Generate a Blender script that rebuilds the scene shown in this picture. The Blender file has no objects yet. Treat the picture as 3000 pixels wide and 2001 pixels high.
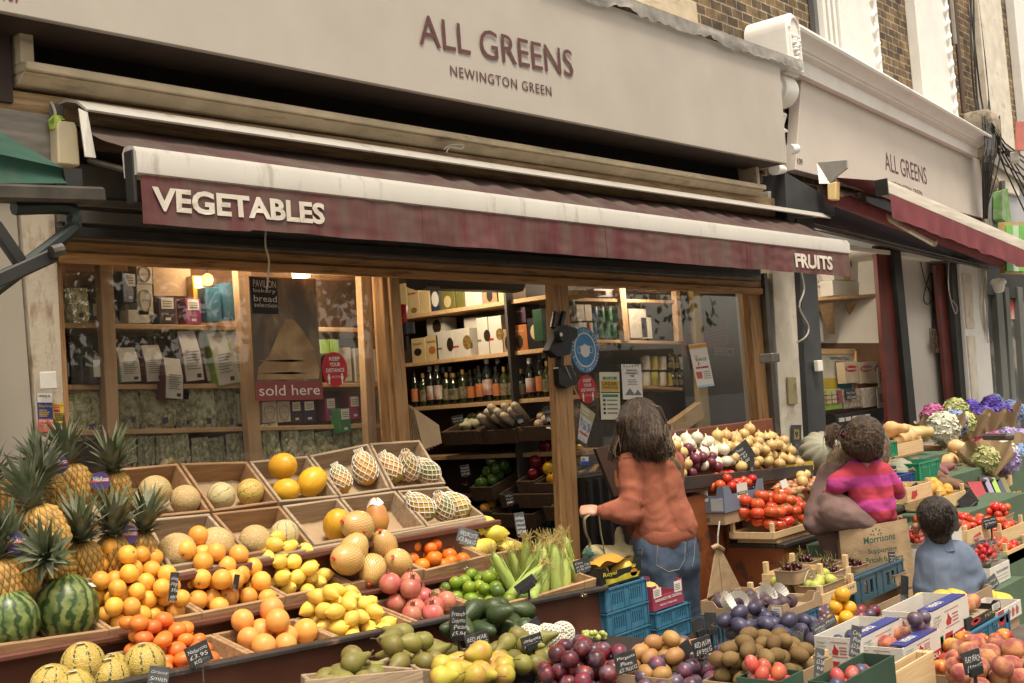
import bpy,bmesh,math,random
from mathutils import Vector,Matrix,Euler,noise
R=math.radians
V=Vector
S=bpy.context.scene
COL=S.collection
# ---------------------------------------------------------------- camera
F,CX,CY,ROLL,PP,YAW=3445.0,1500.0,1000.5,0.077,167.0,R(40.0361)
CAM=V((0,-4.4,1.62))
_p=math.atan(PP*math.cos(ROLL)/F)
FW=V((math.cos(YAW)*math.cos(_p),math.sin(YAW)*math.cos(_p),math.sin(_p)))
_r=V((math.sin(YAW),-math.cos(YAW),0));_u=_r.cross(FW)
RT=_r*math.cos(ROLL)-_u*math.sin(ROLL)
UP=_r*math.sin(ROLL)+_u*math.cos(ROLL)
cd=bpy.data.cameras.new("camera");cam=bpy.data.objects.new("camera",cd);COL.objects.link(cam)
m3=Matrix((RT,UP,-FW)).transposed()
cam.matrix_world=Matrix.Translation(CAM)@m3 .to_4x4()
cd.sensor_width=36;cd.lens=F/3000*36;cd.clip_end=500;cd.clip_start=0.05
S.camera=cam
# ---------------------------------------------------------------- light
SUN_EL,SUN_AZ=R(67),R(205)
w=bpy.data.worlds.new("World");S.world=w;w.use_nodes=True
nt=w.node_tree;bg=nt.nodes["Background"]
sky=nt.nodes.new("ShaderNodeTexSky");sky.sky_type='NISHITA';sky.sun_disc=False
sky.sun_elevation=SUN_EL;sky.sun_rotation=SUN_AZ;sky.dust_density=4;sky.air_density=1.2
hs=nt.nodes.new("ShaderNodeHueSaturation");hs.inputs["Saturation"].default_value=0.25
tint=nt.nodes.new("ShaderNodeMix");tint.data_type='RGBA';tint.blend_type='MULTIPLY'
tint.inputs[0].default_value=1.0;tint.inputs[7].default_value=(1.0,0.91,0.785,1)
nt.links.new(sky.outputs[0],hs.inputs["Color"]);nt.links.new(hs.outputs[0],tint.inputs[6])
nt.links.new(tint.outputs[2],bg.inputs[0]);bg.inputs[1].default_value=0.115
sd=bpy.data.lights.new("sun",'SUN');sd.energy=1.5;sd.angle=R(14);sd.color=(1,.92,.80)
sun=bpy.data.objects.new("sun",sd);COL.objects.link(sun)
sdir=V((math.sin(SUN_AZ)*math.cos(SUN_EL),math.cos(SUN_AZ)*math.cos(SUN_EL),math.sin(SUN_EL)))
sun.rotation_euler=sdir.to_track_quat('Z','Y').to_euler();sun.location=sdir*30
S.view_settings.view_transform='Standard';S.view_settings.look='None';S.view_settings.gamma=1
S.view_settings.exposure=1.17
S.render.engine='CYCLES';S.cycles.use_denoising=True;S.cycles.max_bounces=7
S.cycles.transparent_max_bounces=12;S.cycles.sample_clamp_indirect=4
# ---------------------------------------------------------------- helpers
def at(x,y,Y=None,Z=None,X=None):
 """Point of the place seen at photo position (x, y) on the plane Y=, Z= or X=."""
 d=FW+RT*((x-CX)/F)+UP*((CY-y)/F)
 t=(Y-CAM.y)/d.y if Y is not None else(Z-CAM.z)/d.z if Z is not None else(X-CAM.x)/d.x
 return CAM+d*t
def ppm(p):return F/(p-CAM).dot(FW)
class MB:
 def __init__(s):s.v=[];s.f=[];s.mi=[];s.cur=0;s.T=None
 def add(s,vs,fs):
  b=len(s.v)
  s.v+=[(s.T@V(p))if s.T else V(p)for p in vs]
  for f in fs:s.f.append([b+i for i in f]);s.mi.append(s.cur)
  return s
 def hexa(s,p):
  return s.add(p,[(3,2,1,0),(4,5,6,7),(0,1,5,4),(1,2,6,5),(2,3,7,6),(3,0,4,7)])
 def box(s,c,d,rot=None):
  x,y,z=d[0]/2,d[1]/2,d[2]/2
  P=[V(q)for q in((-x,-y,-z),(x,-y,-z),(x,y,-z),(-x,y,-z),(-x,-y,z),(x,-y,z),(x,y,z),(-x,y,z))]
  if rot is not None:
   e=rot if isinstance(rot,Matrix)else Euler(rot).to_matrix()
   P=[e@q for q in P]
  c=V(c);return s.hexa([c+q for q in P])
 def bb(s,a,b):
  a,b=V(a),V(b);return s.box((a+b)/2,[abs(b[i]-a[i])for i in range(3)])
 def slab(s,q,t):
  q=[V(p)for p in q];t=V(t);return s.hexa(q+[p+t for p in q])
 def bar(s,a,b,w,h,up=(0,0,1)):
  a,b=V(a),V(b);d=(b-a).normalized();n=d.cross(V(up))
  n=n.normalized()if n.length>1e-6 else V((1,0,0));u=n.cross(d);n=n*w/2;u=u*h/2
  return s.hexa([a-n-u,a+n-u,a+n+u,a-n+u,b-n-u,b+n-u,b+n+u,b-n+u])
 def rings(s,rs,close=True,c0=True,c1=True):
  n=len(rs[0]);vs=[p for r in rs for p in r];fs=[]
  for i in range(len(rs)-1):
   for j in range(n if close else n-1):
    k=(j+1)%n;fs.append((i*n+j,i*n+k,(i+1)*n+k,(i+1)*n+j))
  if close and c0:fs.append(tuple(range(n-1,-1,-1)))
  if close and c1:fs.append(tuple((len(rs)-1)*n+j for j in range(n)))
  return s.add(vs,fs)
 def tube(s,pts,r,n=8,cap=True,flat=1.0):
  pts=[V(p)for p in pts];rs=[];prev=None
  if 4<=len(pts)<=8:
   R_=list(r)if isinstance(r,(list,tuple))else[r]*len(pts);o=[];ro_=[]
   for i in range(len(pts)-1):
    a,b,c,d=pts[max(i-1,0)],pts[i],pts[i+1],pts[min(i+2,len(pts)-1)]
    for k in range(4):
     t=k/4;o.append(.5*(2*b+(c-a)*t+(2*a-5*b+4*c-d)*t*t+(3*b-a-3*c+d)*t**3));ro_.append(R_[i]+(R_[i+1]-R_[i])*t)
   pts=o+[pts[-1]];r=ro_+[R_[-1]]
  for i,p in enumerate(pts):
   d=pts[min(i+1,len(pts)-1)]-pts[max(i-1,0)]
   d=d.normalized()if d.length>1e-9 else V((0,0,1))
   if prev is None:a=d.orthogonal().normalized()
   else:
    a=prev-d*prev.dot(d);a=a.normalized()if a.length>1e-6 else d.orthogonal().normalized()
   prev=a;b=d.cross(a);rr=r[i]if isinstance(r,(list,tuple))else r
   rs.append([p+a*(rr*math.cos(2*math.pi*k/n))+b*(rr*flat*math.sin(2*math.pi*k/n))for k in range(n)])
  return s.rings(rs,True,cap,cap)
 def lathe(s,prof,n=20,c=(0,0,0),fn=None):
  c=V(c);rs=[]
  for r,z in prof:
   ring=[]
   for k in range(n):
    a=2*math.pi*k/n;q=V((r*math.cos(a),r*math.sin(a),z))
    if fn:q=fn(q,a)
    ring.append(c+q)
   rs.append(ring)
  return s.rings(rs)
 def grid(s,fn,nu,nv):
  vs=[fn(i/nu,j/nv)for j in range(nv+1)for i in range(nu+1)]
  fs=[(j*(nu+1)+i,j*(nu+1)+i+1,(j+1)*(nu+1)+i+1,(j+1)*(nu+1)+i)for j in range(nv)for i in range(nu)]
  return s.add(vs,fs)
 def poly(s,pts,t):
  pts=[V(p)for p in pts];n=len(pts);t=V(t)
  return s.add(pts+[p+t for p in pts],[tuple(range(n-1,-1,-1)),tuple(range(n,2*n))]+[(i,(i+1)%n,n+(i+1)%n,n+i)for i in range(n)])
 def build(s,name,mats,parent=None,smooth=False,bevel=0,ang=40,loc=None):
  me=bpy.data.meshes.new(name)
  o=V(loc)if loc is not None else V((0,0,0))
  me.from_pydata([p-o for p in s.v],[],s.f)
  for m in(mats if isinstance(mats,(list,tuple))else[mats]):me.materials.append(m)
  me.polygons.foreach_set('material_index',s.mi)
  b=bmesh.new();b.from_mesh(me);bmesh.ops.recalc_face_normals(b,faces=b.faces)
  if bevel:bmesh.ops.bevel(b,geom=b.edges[:],offset=bevel,segments=1,affect='EDGES',profile=.5)
  b.to_mesh(me);b.free()
  if smooth:
   me.polygons.foreach_set('use_smooth',[True]*len(me.polygons));me.set_sharp_from_angle(angle=R(ang))
  me.update()
  ob=bpy.data.objects.new(name,me);COL.objects.link(ob)
  if loc is not None:ob.location=o
  if parent:adopt(ob,parent)
  return ob
def adopt(ob,parent):
 ob.parent=parent
 M=Matrix.Identity(4);p=parent;chain=[]
 while p:chain.append(p);p=p.parent
 for q in reversed(chain):M=M@q.matrix_parent_inverse@Matrix.LocRotScale(q.location,q.rotation_euler,q.scale)
 ob.matrix_parent_inverse=M.inverted()
def tag(o,label,cat,group=None):
 o["label"]=label;o["category"]=cat
 if group:o["group"]=group
 return o
def thing(name,label,cat,loc=(0,0,0),group=None):
 o=bpy.data.objects.new(name,None);COL.objects.link(o);o.location=V(loc);o.empty_display_size=.05
 return tag(o,label,cat,group)
def struct(o,kind="structure"):o["kind"]=kind;return o
def dup(o,loc=None,rot=None,scale=None,label=None,parent=None):
 c=o.copy();COL.objects.link(c)
 if parent:c.parent=parent
 if loc is not None:c.location=loc
 if rot is not None:c.rotation_euler=rot
 if scale is not None:c.scale=(scale,)*3 if isinstance(scale,(int,float))else scale
 if label:c["label"]=label
 for ch in o.children:dup(ch,parent=c)
 return c
_fc={}
def text_mesh(t,bold=0.0,space=1.0):
 k=(t,bold,space)
 if k not in _fc:
  cu=bpy.data.curves.new("t",'FONT');cu.body=t;cu.offset=bold;cu.space_character=space;cu.resolution_u=3
  ob=bpy.data.objects.new("t",cu);COL.objects.link(ob)
  dg=bpy.context.evaluated_depsgraph_get();e=ob.evaluated_get(dg);me=e.to_mesh()
  _fc[k]=([v.co.copy()for v in me.vertices],[list(p.vertices)for p in me.polygons])
  e.to_mesh_clear();bpy.data.objects.remove(ob);bpy.data.curves.remove(cu)
 return _fc[k]
def text(t,o,x,up,m,w=None,h=None,parent=None,bold=0.0,off=.002,space=1.0,name="lettering",shear=0,jit=0):
 vs,fs=text_mesh(t,bold,space);o,x,up=V(o),V(x).normalized(),V(up).normalized();n=x.cross(up)
 x0=min(v.x for v in vs);x1=max(v.x for v in vs);y0=min(v.y for v in vs);y1=max(v.y for v in vs)
 sy=(h/(y1-y0))if h else w/(x1-x0);sx=(w/(x1-x0))if w else sy
 mb=MB();mb.add([o+x*((v.x-x0)*sx+shear*(v.y-y0)*sy)+up*((v.y-y0)*sy+jit*math.sin((v.x-x0)*2.3)*sy)+n*off for v in vs],fs)
 return mb.build(name,m,parent)
 # ---------------------------------------------------------------- materials
_mc={}
def mat(name,col,rough=.6,col2=None,scale=6,lo=.4,hi=.65,detail=5,bump=0,bscale=60,vary=.12,rnd=0,metal=0,spec=.4,trans=0,stretch=(1,1,1),dirt=None,dscale=3,dlo=.55,dhi=.7,dstretch=(1,1,1),emit=0,sss=0,sheen=0,coat=0,bdist=.01):
 if name in _mc:return _mc[name]
 m=bpy.data.materials.new(name);m.use_nodes=True;n=m.node_tree.nodes;L=m.node_tree.links
 p=n["Principled BSDF"];p.inputs["Roughness"].default_value=rough;p.inputs["Metallic"].default_value=metal
 p.inputs["Specular IOR Level"].default_value=spec;p.inputs["Transmission Weight"].default_value=trans
 if coat:p.inputs["Coat Weight"].default_value=coat;p.inputs["Coat Roughness"].default_value=.15
 if sheen:p.inputs["Sheen Weight"].default_value=sheen;p.inputs["Sheen Roughness"].default_value=.5
 tc=n.new("ShaderNodeTexCoord");mp=n.new("ShaderNodeMapping");mp.inputs["Scale"].default_value=stretch
 oi=n.new("ShaderNodeObjectInfo");ad=n.new("ShaderNodeVectorMath");ad.operation='MULTIPLY_ADD'
 L.new(oi.outputs["Random"],ad.inputs[0]);ad.inputs[1].default_value=(7.3,3.1,5.7);L.new(tc.outputs["Object"],mp.inputs[0]);L.new(mp.outputs[0],ad.inputs[2])
 nz=n.new("ShaderNodeTexNoise");nz.inputs["Scale"].default_value=scale;nz.inputs["Detail"].default_value=detail
 L.new(ad.outputs[0],nz.inputs["Vector"])
 def ramp(src,a,b,ca,cb):
  r=n.new("ShaderNodeValToRGB");r.color_ramp.elements[0].position=a;r.color_ramp.elements[1].position=b
  r.color_ramp.elements[0].color=(*ca,1);r.color_ramp.elements[1].color=(*cb,1);L.new(src,r.inputs[0]);return r
 def mixc(f,a,b,mode='MIX'):
  x=n.new("ShaderNodeMix");x.data_type='RGBA';x.blend_type=mode
  if isinstance(f,float):x.inputs[0].default_value=f
  else:L.new(f,x.inputs[0])
  for s_,i in((a,6),(b,7)):
   if isinstance(s_,tuple):x.inputs[i].default_value=(*s_,1)
   else:L.new(s_,x.inputs[i])
  return x.outputs[2]
 c2=col2 if col2 else tuple(min(1,c*(1-2*vary))for c in col)
 c=ramp(nz.outputs[0],lo if col2 else.3,hi if col2 else.7,c2 if not col2 else col,col if not col2 else col2).outputs[0]
 if rnd:
  h=n.new("ShaderNodeHueSaturation");mr=n.new("ShaderNodeMapRange");mr.inputs[3].default_value=1-rnd;mr.inputs[4].default_value=1+rnd*.6
  L.new(oi.outputs["Random"],mr.inputs[0]);L.new(mr.outputs[0],h.inputs["Value"]);L.new(c,h.inputs["Color"])
  hr=n.new("ShaderNodeMapRange");hr.inputs[3].default_value=.5-rnd*.05;hr.inputs[4].default_value=.5+rnd*.05
  wn=n.new("ShaderNodeTexWhiteNoise");wn.noise_dimensions='1D';L.new(oi.outputs["Random"],wn.inputs["W"]);L.new(wn.outputs[0],hr.inputs[0]);L.new(hr.outputs[0],h.inputs["Hue"])
  c=h.outputs[0]
 if dirt:
  mp2=n.new("ShaderNodeMapping");mp2 .inputs["Scale"].default_value=dstretch;L.new(ad.outputs[0],mp2 .inputs[0])
  nd=n.new("ShaderNodeTexNoise");nd.inputs["Scale"].default_value=dscale;nd.inputs["Detail"].default_value=8;nd.inputs["Roughness"].default_value=.65
  L.new(mp2 .outputs[0],nd.inputs["Vector"]);r=ramp(nd.outputs[0],dlo,dhi,(0,0,0),(1,1,1))
  c=mixc(r.outputs[0],c,dirt)
 L.new(c,p.inputs["Base Color"])
 if bump:
  bn=n.new("ShaderNodeTexNoise");bn.inputs["Scale"].default_value=bscale;bn.inputs["Detail"].default_value=6;L.new(ad.outputs[0],bn.inputs["Vector"])
  b=n.new("ShaderNodeBump");b.inputs["Strength"].default_value=bump;b.inputs["Distance"].default_value=bdist;L.new(bn.outputs[0],b.inputs["Height"]);L.new(b.outputs[0],p.inputs["Normal"])
 if emit:p.inputs["Emission Color"].default_value=(*col,1);p.inputs["Emission Strength"].default_value=emit
 if sss:p.inputs["Subsurface Weight"].default_value=sss;p.inputs["Subsurface Radius"].default_value=(.01,.004,.002);p.inputs["Subsurface Scale"].default_value=.5
 _mc[name]=m;return m
def wood(name,col,col2,ax='x',rough=.75,**k):
 st={'x':(1.2,14,14),'y':(14,1.2,14),'z':(14,14,1.2)}[ax]
 k.setdefault('bump',.25);k.setdefault('bscale',9)
 return mat(name,col,rough,col2,scale=4,lo=.35,hi=.7,stretch=st,**k)
def glassmat(name,alpha=.12,tint=(1,1,1),rough=.02,dirt=0):
 m=bpy.data.materials.new(name);m.use_nodes=True;n=m.node_tree.nodes;L=m.node_tree.links
 out=n["Material Output"];n.remove(n["Principled BSDF"])
 t=n.new("ShaderNodeBsdfTransparent");t.inputs[0].default_value=(*tint,1)
 g=n.new("ShaderNodeBsdfGlossy");g.inputs["Roughness"].default_value=rough
 fr=n.new("ShaderNodeLayerWeight");pw=n.new("ShaderNodeMath");pw.operation='POWER';pw.inputs[1].default_value=4;L.new(fr.outputs["Facing"],pw.inputs[0])
 mr=n.new("ShaderNodeMapRange");mr.inputs[3].default_value=alpha*.3;mr.inputs[4].default_value=1;L.new(pw.outputs[0],mr.inputs[0])
 x=n.new("ShaderNodeMixShader");L.new(mr.outputs[0],x.inputs[0]);L.new(t.outputs[0],x.inputs[1]);L.new(g.outputs[0],x.inputs[2])
 last=x
 if dirt:
  d=n.new("ShaderNodeBsdfDiffuse");d.inputs[0].default_value=(.55,.5,.42,1)
  tc=n.new("ShaderNodeTexCoord");nz=n.new("ShaderNodeTexNoise");nz.inputs["Scale"].default_value=2.5;nz.inputs["Detail"].default_value=9;nz.inputs["Roughness"].default_value=.7
  L.new(tc.outputs["Object"],nz.inputs["Vector"]);mr2=n.new("ShaderNodeMapRange");mr2 .inputs[1].default_value=.35;mr2 .inputs[2].default_value=.8;mr2 .inputs[3].default_value=dirt*.3;mr2 .inputs[4].default_value=dirt*1.6
  L.new(nz.outputs[0],mr2 .inputs[0]);y=n.new("ShaderNodeMixShader");L.new(mr2 .outputs[0],y.inputs[0]);L.new(x.outputs[0],y.inputs[1]);L.new(d.outputs[0],y.inputs[2]);last=y
 L.new(last.outputs[0],out.inputs[0]);return m
def brickmat(name,c1,c2,mortar,rot=0):
 m=bpy.data.materials.new(name);m.use_nodes=True;n=m.node_tree.nodes;L=m.node_tree.links;p=n["Principled BSDF"]
 tc=n.new("ShaderNodeTexCoord");sp=n.new("ShaderNodeSeparateXYZ");cb=n.new("ShaderNodeCombineXYZ");L.new(tc.outputs["Object"],sp.inputs[0])
 sm=n.new("ShaderNodeMath");sm.operation='ADD';L.new(sp.outputs[0],sm.inputs[0]);L.new(sp.outputs[1],sm.inputs[1])
 L.new(sm.outputs[0],cb.inputs[0]);L.new(sp.outputs[2],cb.inputs[1])
 nw=n.new("ShaderNodeTexNoise");nw.inputs["Scale"].default_value=14;L.new(tc.outputs["Object"],nw.inputs["Vector"])
 wv=n.new("ShaderNodeVectorMath");wv.operation='MULTIPLY_ADD';wv.inputs[1].default_value=(.012,.012,0);L.new(nw.outputs["Color"],wv.inputs[0]);L.new(cb.outputs[0],wv.inputs[2])
 b=n.new("ShaderNodeTexBrick");b.inputs["Scale"].default_value=1;b.inputs["Brick Width"].default_value=.17;b.inputs["Row Height"].default_value=.078;b.inputs["Mortar Size"].default_value=.007
 b.inputs["Mortar Smooth"].default_value=.3;b.inputs["Bias"].default_value=-.15
 b.inputs["Color1"].default_value=(*c1,1);b.inputs["Color2"].default_value=(*c2,1);b.inputs["Mortar"].default_value=(*mortar,1);L.new(wv.outputs[0],b.inputs["Vector"])
 nz=n.new("ShaderNodeTexNoise");nz.inputs["Scale"].default_value=9;nz.inputs["Detail"].default_value=8;L.new(tc.outputs["Object"],nz.inputs["Vector"])
 mr=n.new("ShaderNodeMapRange");mr.inputs[1].default_value=.3;mr.inputs[2].default_value=.7;mr.inputs[3].default_value=.45;mr.inputs[4].default_value=1.35;L.new(nz.outputs[0],mr.inputs[0])
 x=n.new("ShaderNodeMix");x.data_type='RGBA';x.blend_type='MULTIPLY';x.inputs[0].default_value=1;L.new(b.outputs[0],x.inputs[6]);L.new(mr.outputs[0],x.inputs[7]);L.new(x.outputs[2],p.inputs["Base Color"])
 p.inputs["Roughness"].default_value=.9
 bp=n.new("ShaderNodeBump");bp.inputs["Strength"].default_value=.7;bp.inputs["Distance"].default_value=.01;bp.invert=True
 L.new(b.outputs["Fac"],bp.inputs["Height"]);L.new(bp.outputs[0],p.inputs["Normal"]);return m
XA,ZA,YA=V((1,0,0)),V((0,0,1)),V((0,1,0))
# ---------------------------------------------------------------- materials of the place
cream=mat("cream_paint",(.415,.37,.315),.5,vary=.05,scale=3,bump=.03,bscale=90,dirt=(.36,.31,.25),dscale=1.6,dlo=.5,dhi=.95,dstretch=(1.3,1,.6))
oldcream=mat("old_cream_paint",(.66,.54,.37),.7,vary=.15,bump=.4,bscale=30,dirt=(.16,.10,.05),dscale=6,dlo=.56,dhi=.78,dstretch=(.6,3,3))
white=mat("white_paint",(.83,.80,.74),.5,vary=.05,bump=.15,bscale=25,dirt=(.5,.45,.36),dscale=3,dlo=.55,dhi=.95)
peel=mat("peeling_white",(.74,.67,.55),.8,vary=.12,bump=.5,bscale=14,dirt=(.42,.34,.23),dscale=5,dlo=.57,dhi=.72)
grimy=mat("grimy_stone",(.45,.38,.28),.9,vary=.2,bump=.8,bscale=22,dirt=(.08,.06,.04),dscale=6,dlo=.45,dhi=.65)
brick=brickmat("stock_brick",(.19,.125,.06),(.045,.034,.026),(.36,.28,.18))
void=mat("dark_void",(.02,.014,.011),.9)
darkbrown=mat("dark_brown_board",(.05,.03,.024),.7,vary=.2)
ply=wood("plywood",(.42,.23,.095),(.31,.16,.065))
oldwood=wood("weathered_board",(.40,.27,.14),(.20,.12,.055),dirt=(.12,.06,.025),dscale=5)
frame_w=wood("varnished_frame",(.46,.25,.095),(.30,.15,.055),rough=.55,dirt=(.06,.03,.015),dscale=4,dlo=.55,dhi=.75)
frame_v=wood("varnished_post",(.38,.21,.085),(.25,.13,.05),'z',rough=.55,dirt=(.07,.04,.02),dscale=4,dlo=.55,dhi=.75)
pine=wood("pale_pine",(.50,.33,.17),(.40,.24,.115),bump=.1)
pinev=wood("pale_pine_stud",(.48,.32,.18),(.40,.25,.13),'z',bump=.1)
rusty=mat("rusty_painted_steel",(.42,.36,.27),.7,vary=.1,scale=5,dirt=(.16,.07,.025),dscale=7,dlo=.5,dhi=.68,dstretch=(2,2,.6),bump=.2)
greymetal=mat("grey_metal",(.16,.145,.125),.45,metal=.6,vary=.2,dirt=(.06,.05,.04),dscale=5)
darkmetal=mat("dark_metal",(.035,.033,.03),.5,metal=.3,vary=.2)
alu=mat("white_powder_coat",(.46,.43,.38),.4,vary=.06,scale=3,dirt=(.20,.165,.12),dscale=5,dlo=.56,dhi=.78,dstretch=(2.2,2.2,.5))
black=mat("black_plastic",(.014,.013,.013),.4)
charc=mat("charcoal_paint",(.045,.047,.05),.45,vary=.15,dirt=(.12,.11,.1),dscale=9,dlo=.68,dhi=.8)
redpost=mat("oxblood_paint",(.13,.022,.014),.5,vary=.2,dirt=(.2,.1,.07),dscale=7,dlo=.65,dhi=.8)
pgrey=mat("pale_grey_wall",(.52,.48,.43),.7,vary=.04,scale=2)
iwhite=mat("interior_white",(.72,.68,.6),.7,vary=.04)
ibrown=mat("interior_brown",(.14,.075,.035),.8,vary=.2)
wine=mat("maroon_canvas",(.125,.028,.032),.85,vary=.15,scale=4,bump=.25,bscale=220,bdist=.003,dirt=(.115,.070,.056),dscale=4,dlo=.38,dhi=.62,dstretch=(1.6,1,.3))
winetop=mat("maroon_roof_canvas",(.085,.038,.034),.9,vary=.2,dirt=(.085,.068,.05),dscale=5,dlo=.4,dhi=.65)
wine2=mat("bright_maroon_canvas",(.20,.045,.052),.85,vary=.15,scale=4,bump=.2,bscale=150,bdist=.003,dirt=(.40,.20,.19),dscale=5,dlo=.6,dhi=.85,dstretch=(5,5,.5))
maroonpaint=mat("sign_maroon",(.105,.036,.033),.5,vary=.05)
offwhite=mat("lettering_cream",(.62,.56,.47),.7,vary=.08,dirt=(.42,.33,.27),dscale=9,dlo=.55,dhi=.8)
glass=glassmat("window_glass",.34,(.97,.96,.94),.01,dirt=.03)
clear=glassmat("clear_plastic",.4,(.96,.96,.95),.12)
bag_clear=glassmat("bag_film",.55,(.9,.92,.85),.22,dirt=.16)
paper=mat("white_paper",(.62,.585,.52),.8,vary=.03)
inkb=mat("black_ink",(.02,.02,.022),.7)
greenc=mat("green_canvas",(.014,.065,.04),.8,vary=.2,bump=.15,bscale=200,dirt=(.03,.06,.04),dscale=5)
cable=mat("cable_white",(.45,.41,.34),.5)
cableb=mat("cable_black",(.02,.018,.016),.6)
tarmac=mat("tarmac",(.045,.044,.042),.95,vary=.2,scale=30,bump=.4,bscale=120)
slabm=mat("paving_slab",(.27,.25,.22),.9,vary=.15,scale=4,bump=.3,bscale=70,dirt=(.1,.09,.08),dscale=3)
# ---------------------------------------------------------------- ground
def pz(x):return-.03*max(0,x-9)
struct(MB().grid(lambda u,v:V((-150+u*300,-150+v*300,-.14)),1,1).build("road",tarmac))
struct(MB().bb((-30,-6.5,-.3),(60,12,0)).build("pavement",slabm))
struct(MB().bb((-30,-6.65,-.3),(60,-6.503,.004)).build("kerb",mat("granite_kerb",(.25,.24,.22),.9,vary=.2,scale=30)))
# ---------------------------------------------------------------- shop building (the nearer shop)
def vpost(p0,p1,q0,q1,Y,d):
 P=[at(*q0,Y=Y),at(*q1,Y=Y),at(*p1,Y=Y),at(*p0,Y=Y)]
 for i,j in((0,3),(1,2)):
  if q0[1]>1300:P[i]=P[j]+(P[i]-P[j])*((P[j].z-.01)/(P[j].z-P[i].z))
 return P,V((0,d,0))
B=thing("shop_building","brown brick shop with open timber shopfront behind the left fruit stall","building",(5.3,0,0))
mb=MB();mb.bb((1.2,.06,3.2),(8.62,.3,7));mb.build("brick_wall",brick,B)
s1=at(2047,73,Y=-.12);mb=MB();mb.bb((5.2,-.12,s1 .z),(s1 .x,.06,s1 .z+.17));mb.bb((5.1,-.05,s1 .z+.172),(s1 .x-.1,.06,s1 .z+.6));mb.build("window_sill",oldcream,B,bevel=.008)
a,b=at(78,176,Y=-.2),at(2245,542,Y=-.2)
zl=lambda x:a.z+(b.z-a.z)*(x-a.x)/(b.x-a.x)
mb=MB();x0,x1=a.x,b.x
mb.hexa([V((x0,-.2,zl(x0))),V((x1,-.2,zl(x1))),V((x1,0,zl(x1))),V((x0,0,zl(x0))),V((x0,-.2,zl(x0)-.034)),V((x1,-.2,zl(x1)-.034)),V((x1,0,zl(x1)-.034)),V((x0,0,zl(x0)-.034))])
mb.hexa([V((x0,-.18,zl(x0)-.036)),V((x1,-.18,zl(x1)-.036)),V((x1,0,zl(x1)-.036)),V((x0,0,zl(x0)-.036)),V((x0,-.12,zl(x0)-.075)),V((x1,-.12,zl(x1)-.075)),V((x1,0,zl(x1)-.075)),V((x0,0,zl(x0)-.075))])
mb.build("fascia_ledge",oldcream,B,bevel=.004)
for xa,xb,zt_ in((x0,x0+.055,3.25),(x1-.06,x1-.015,3.3)):MB().bb((xa,-.16,zl(xa)+.001),(xb,0,zt_)).build("fascia_stile",oldcream,B,bevel=.004)
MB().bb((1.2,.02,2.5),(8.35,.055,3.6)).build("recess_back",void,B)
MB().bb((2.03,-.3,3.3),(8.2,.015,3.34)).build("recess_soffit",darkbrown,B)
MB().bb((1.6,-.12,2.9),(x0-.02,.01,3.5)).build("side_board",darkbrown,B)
def strip(pa,pb,pc,pd,Y,d,name,m,parent,bev=.003):
 return MB().slab([at(*pc,Y=Y),at(*pd,Y=Y),at(*pb,Y=Y),at(*pa,Y=Y)],(0,d,0)).build(name,m,parent,bevel=bev)
strip((40,226),(2245,580),(40,262),(2245,625),-.05,.05,"plywood_board",ply,B)
strip((-60,250),(2330,590),(-60,330),(2330,650),-.10,.045,"ledger_board",oldwood,B)
strip((-40,330),(2300,640),(-40,480),(2300,720),-.03,.05,"backing_board",mat("grimy_board",(.2,.15,.1),.9,vary=.3,scale=5),B)
strip((165,470),(2230,700),(180,697),(2230,822),-.14,.12,"shutter_box",greymetal,B,.006)
def shutter(y0,y1,m,nm,Y):strip((168,y0),(2226,y0+(695-575)*1.05),(172,y1),(2228,y1+(810-690)*.98),Y,.02,nm,m,B,.003)
perf=mat("perforated_steel",(.13,.115,.095),.5,metal=.5)
shutter(575,600,perf,"shutter_slat",-.165);shutter(612,650,perf,"shutter_slat",-.165);shutter(662,690,darkmetal,"shutter_rail",-.18)
strip((170,697),(2236,824),(172,752),(2236,850),-.06,.1,"lintel",frame_w,B)
strip((172,735),(2236,843),(172,768),(2236,862),-.085,.03,"lintel_trim",frame_w,B,.006)
def post(p0,p1,q0,q1,Y,d,name,m,parent=B,bev=.003):
 P,t=vpost(p0,p1,q0,q1,Y,d);return MB().slab(P,t).build(name,m,parent,bevel=bev)
post((60,600),(160,600),(118,1360),(196,1360),-.10,.14,"steel_post",rusty)
post((42,600),(60,600),(102,1360),(118,1360),-.06,.1,"side_channel",darkmetal)
post((160,752),(180,752),(196,1360),(212,1360),-.03,.06,"window_frame",frame_v)
post((1118,797),(1140,797),(1155,1420),(1180,1420),-.05,.08,"window_mullion",frame_v)
post((1140,795),(1168,795),(1180,1420),(1214,1420),-.075,.09,"door_jamb",frame_v)
post((1614,815),(1664,817),(1652,1720),(1706,1720),-.075,.05,"door_post",frame_v)
post((2192,845),(2225,848),(2240,1400),(2268,1400),-.04,.08,"window_frame",frame_v)
post((2226,815),(2250,815),(2268,1400),(2290,1400),-.02,.05,"shutter_track",darkmetal)
post((2238,800),(2248,800),(2284,1400),(2300,1400),-.09,.07,"shutter_guide",greymetal)
post((2250,560),(2335,560),(2300,1480),(2392,1480),-.07,.12,"pilaster",peel)
for xa,xb in((2.45,4.3),(5.8,8.15)):MB().bb((xa,-.02,0),(xb,.05,.82)).build("stall_riser",frame_w,B)
l,r_=at(178,1100,Y=.012),at(1120,1100,Y=.012)
MB().bb((2.48,.008,.8),(4.25,.014,2.34)).build("glass_pane",glass,B)
MB().bb((5.76,.008,.8),(8.03,.014,2.3)).build("glass_pane",glass,B)
iw=mat("shop_inside_wall",(.16,.10,.055),.9,vary=.2)
mb=MB();mb.bb((2.3,4.2,0),(9,4.3,3));mb.bb((2.2,.05,0),(2.3,4.2,3));mb.build("inside_wall",iw,B)
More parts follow.
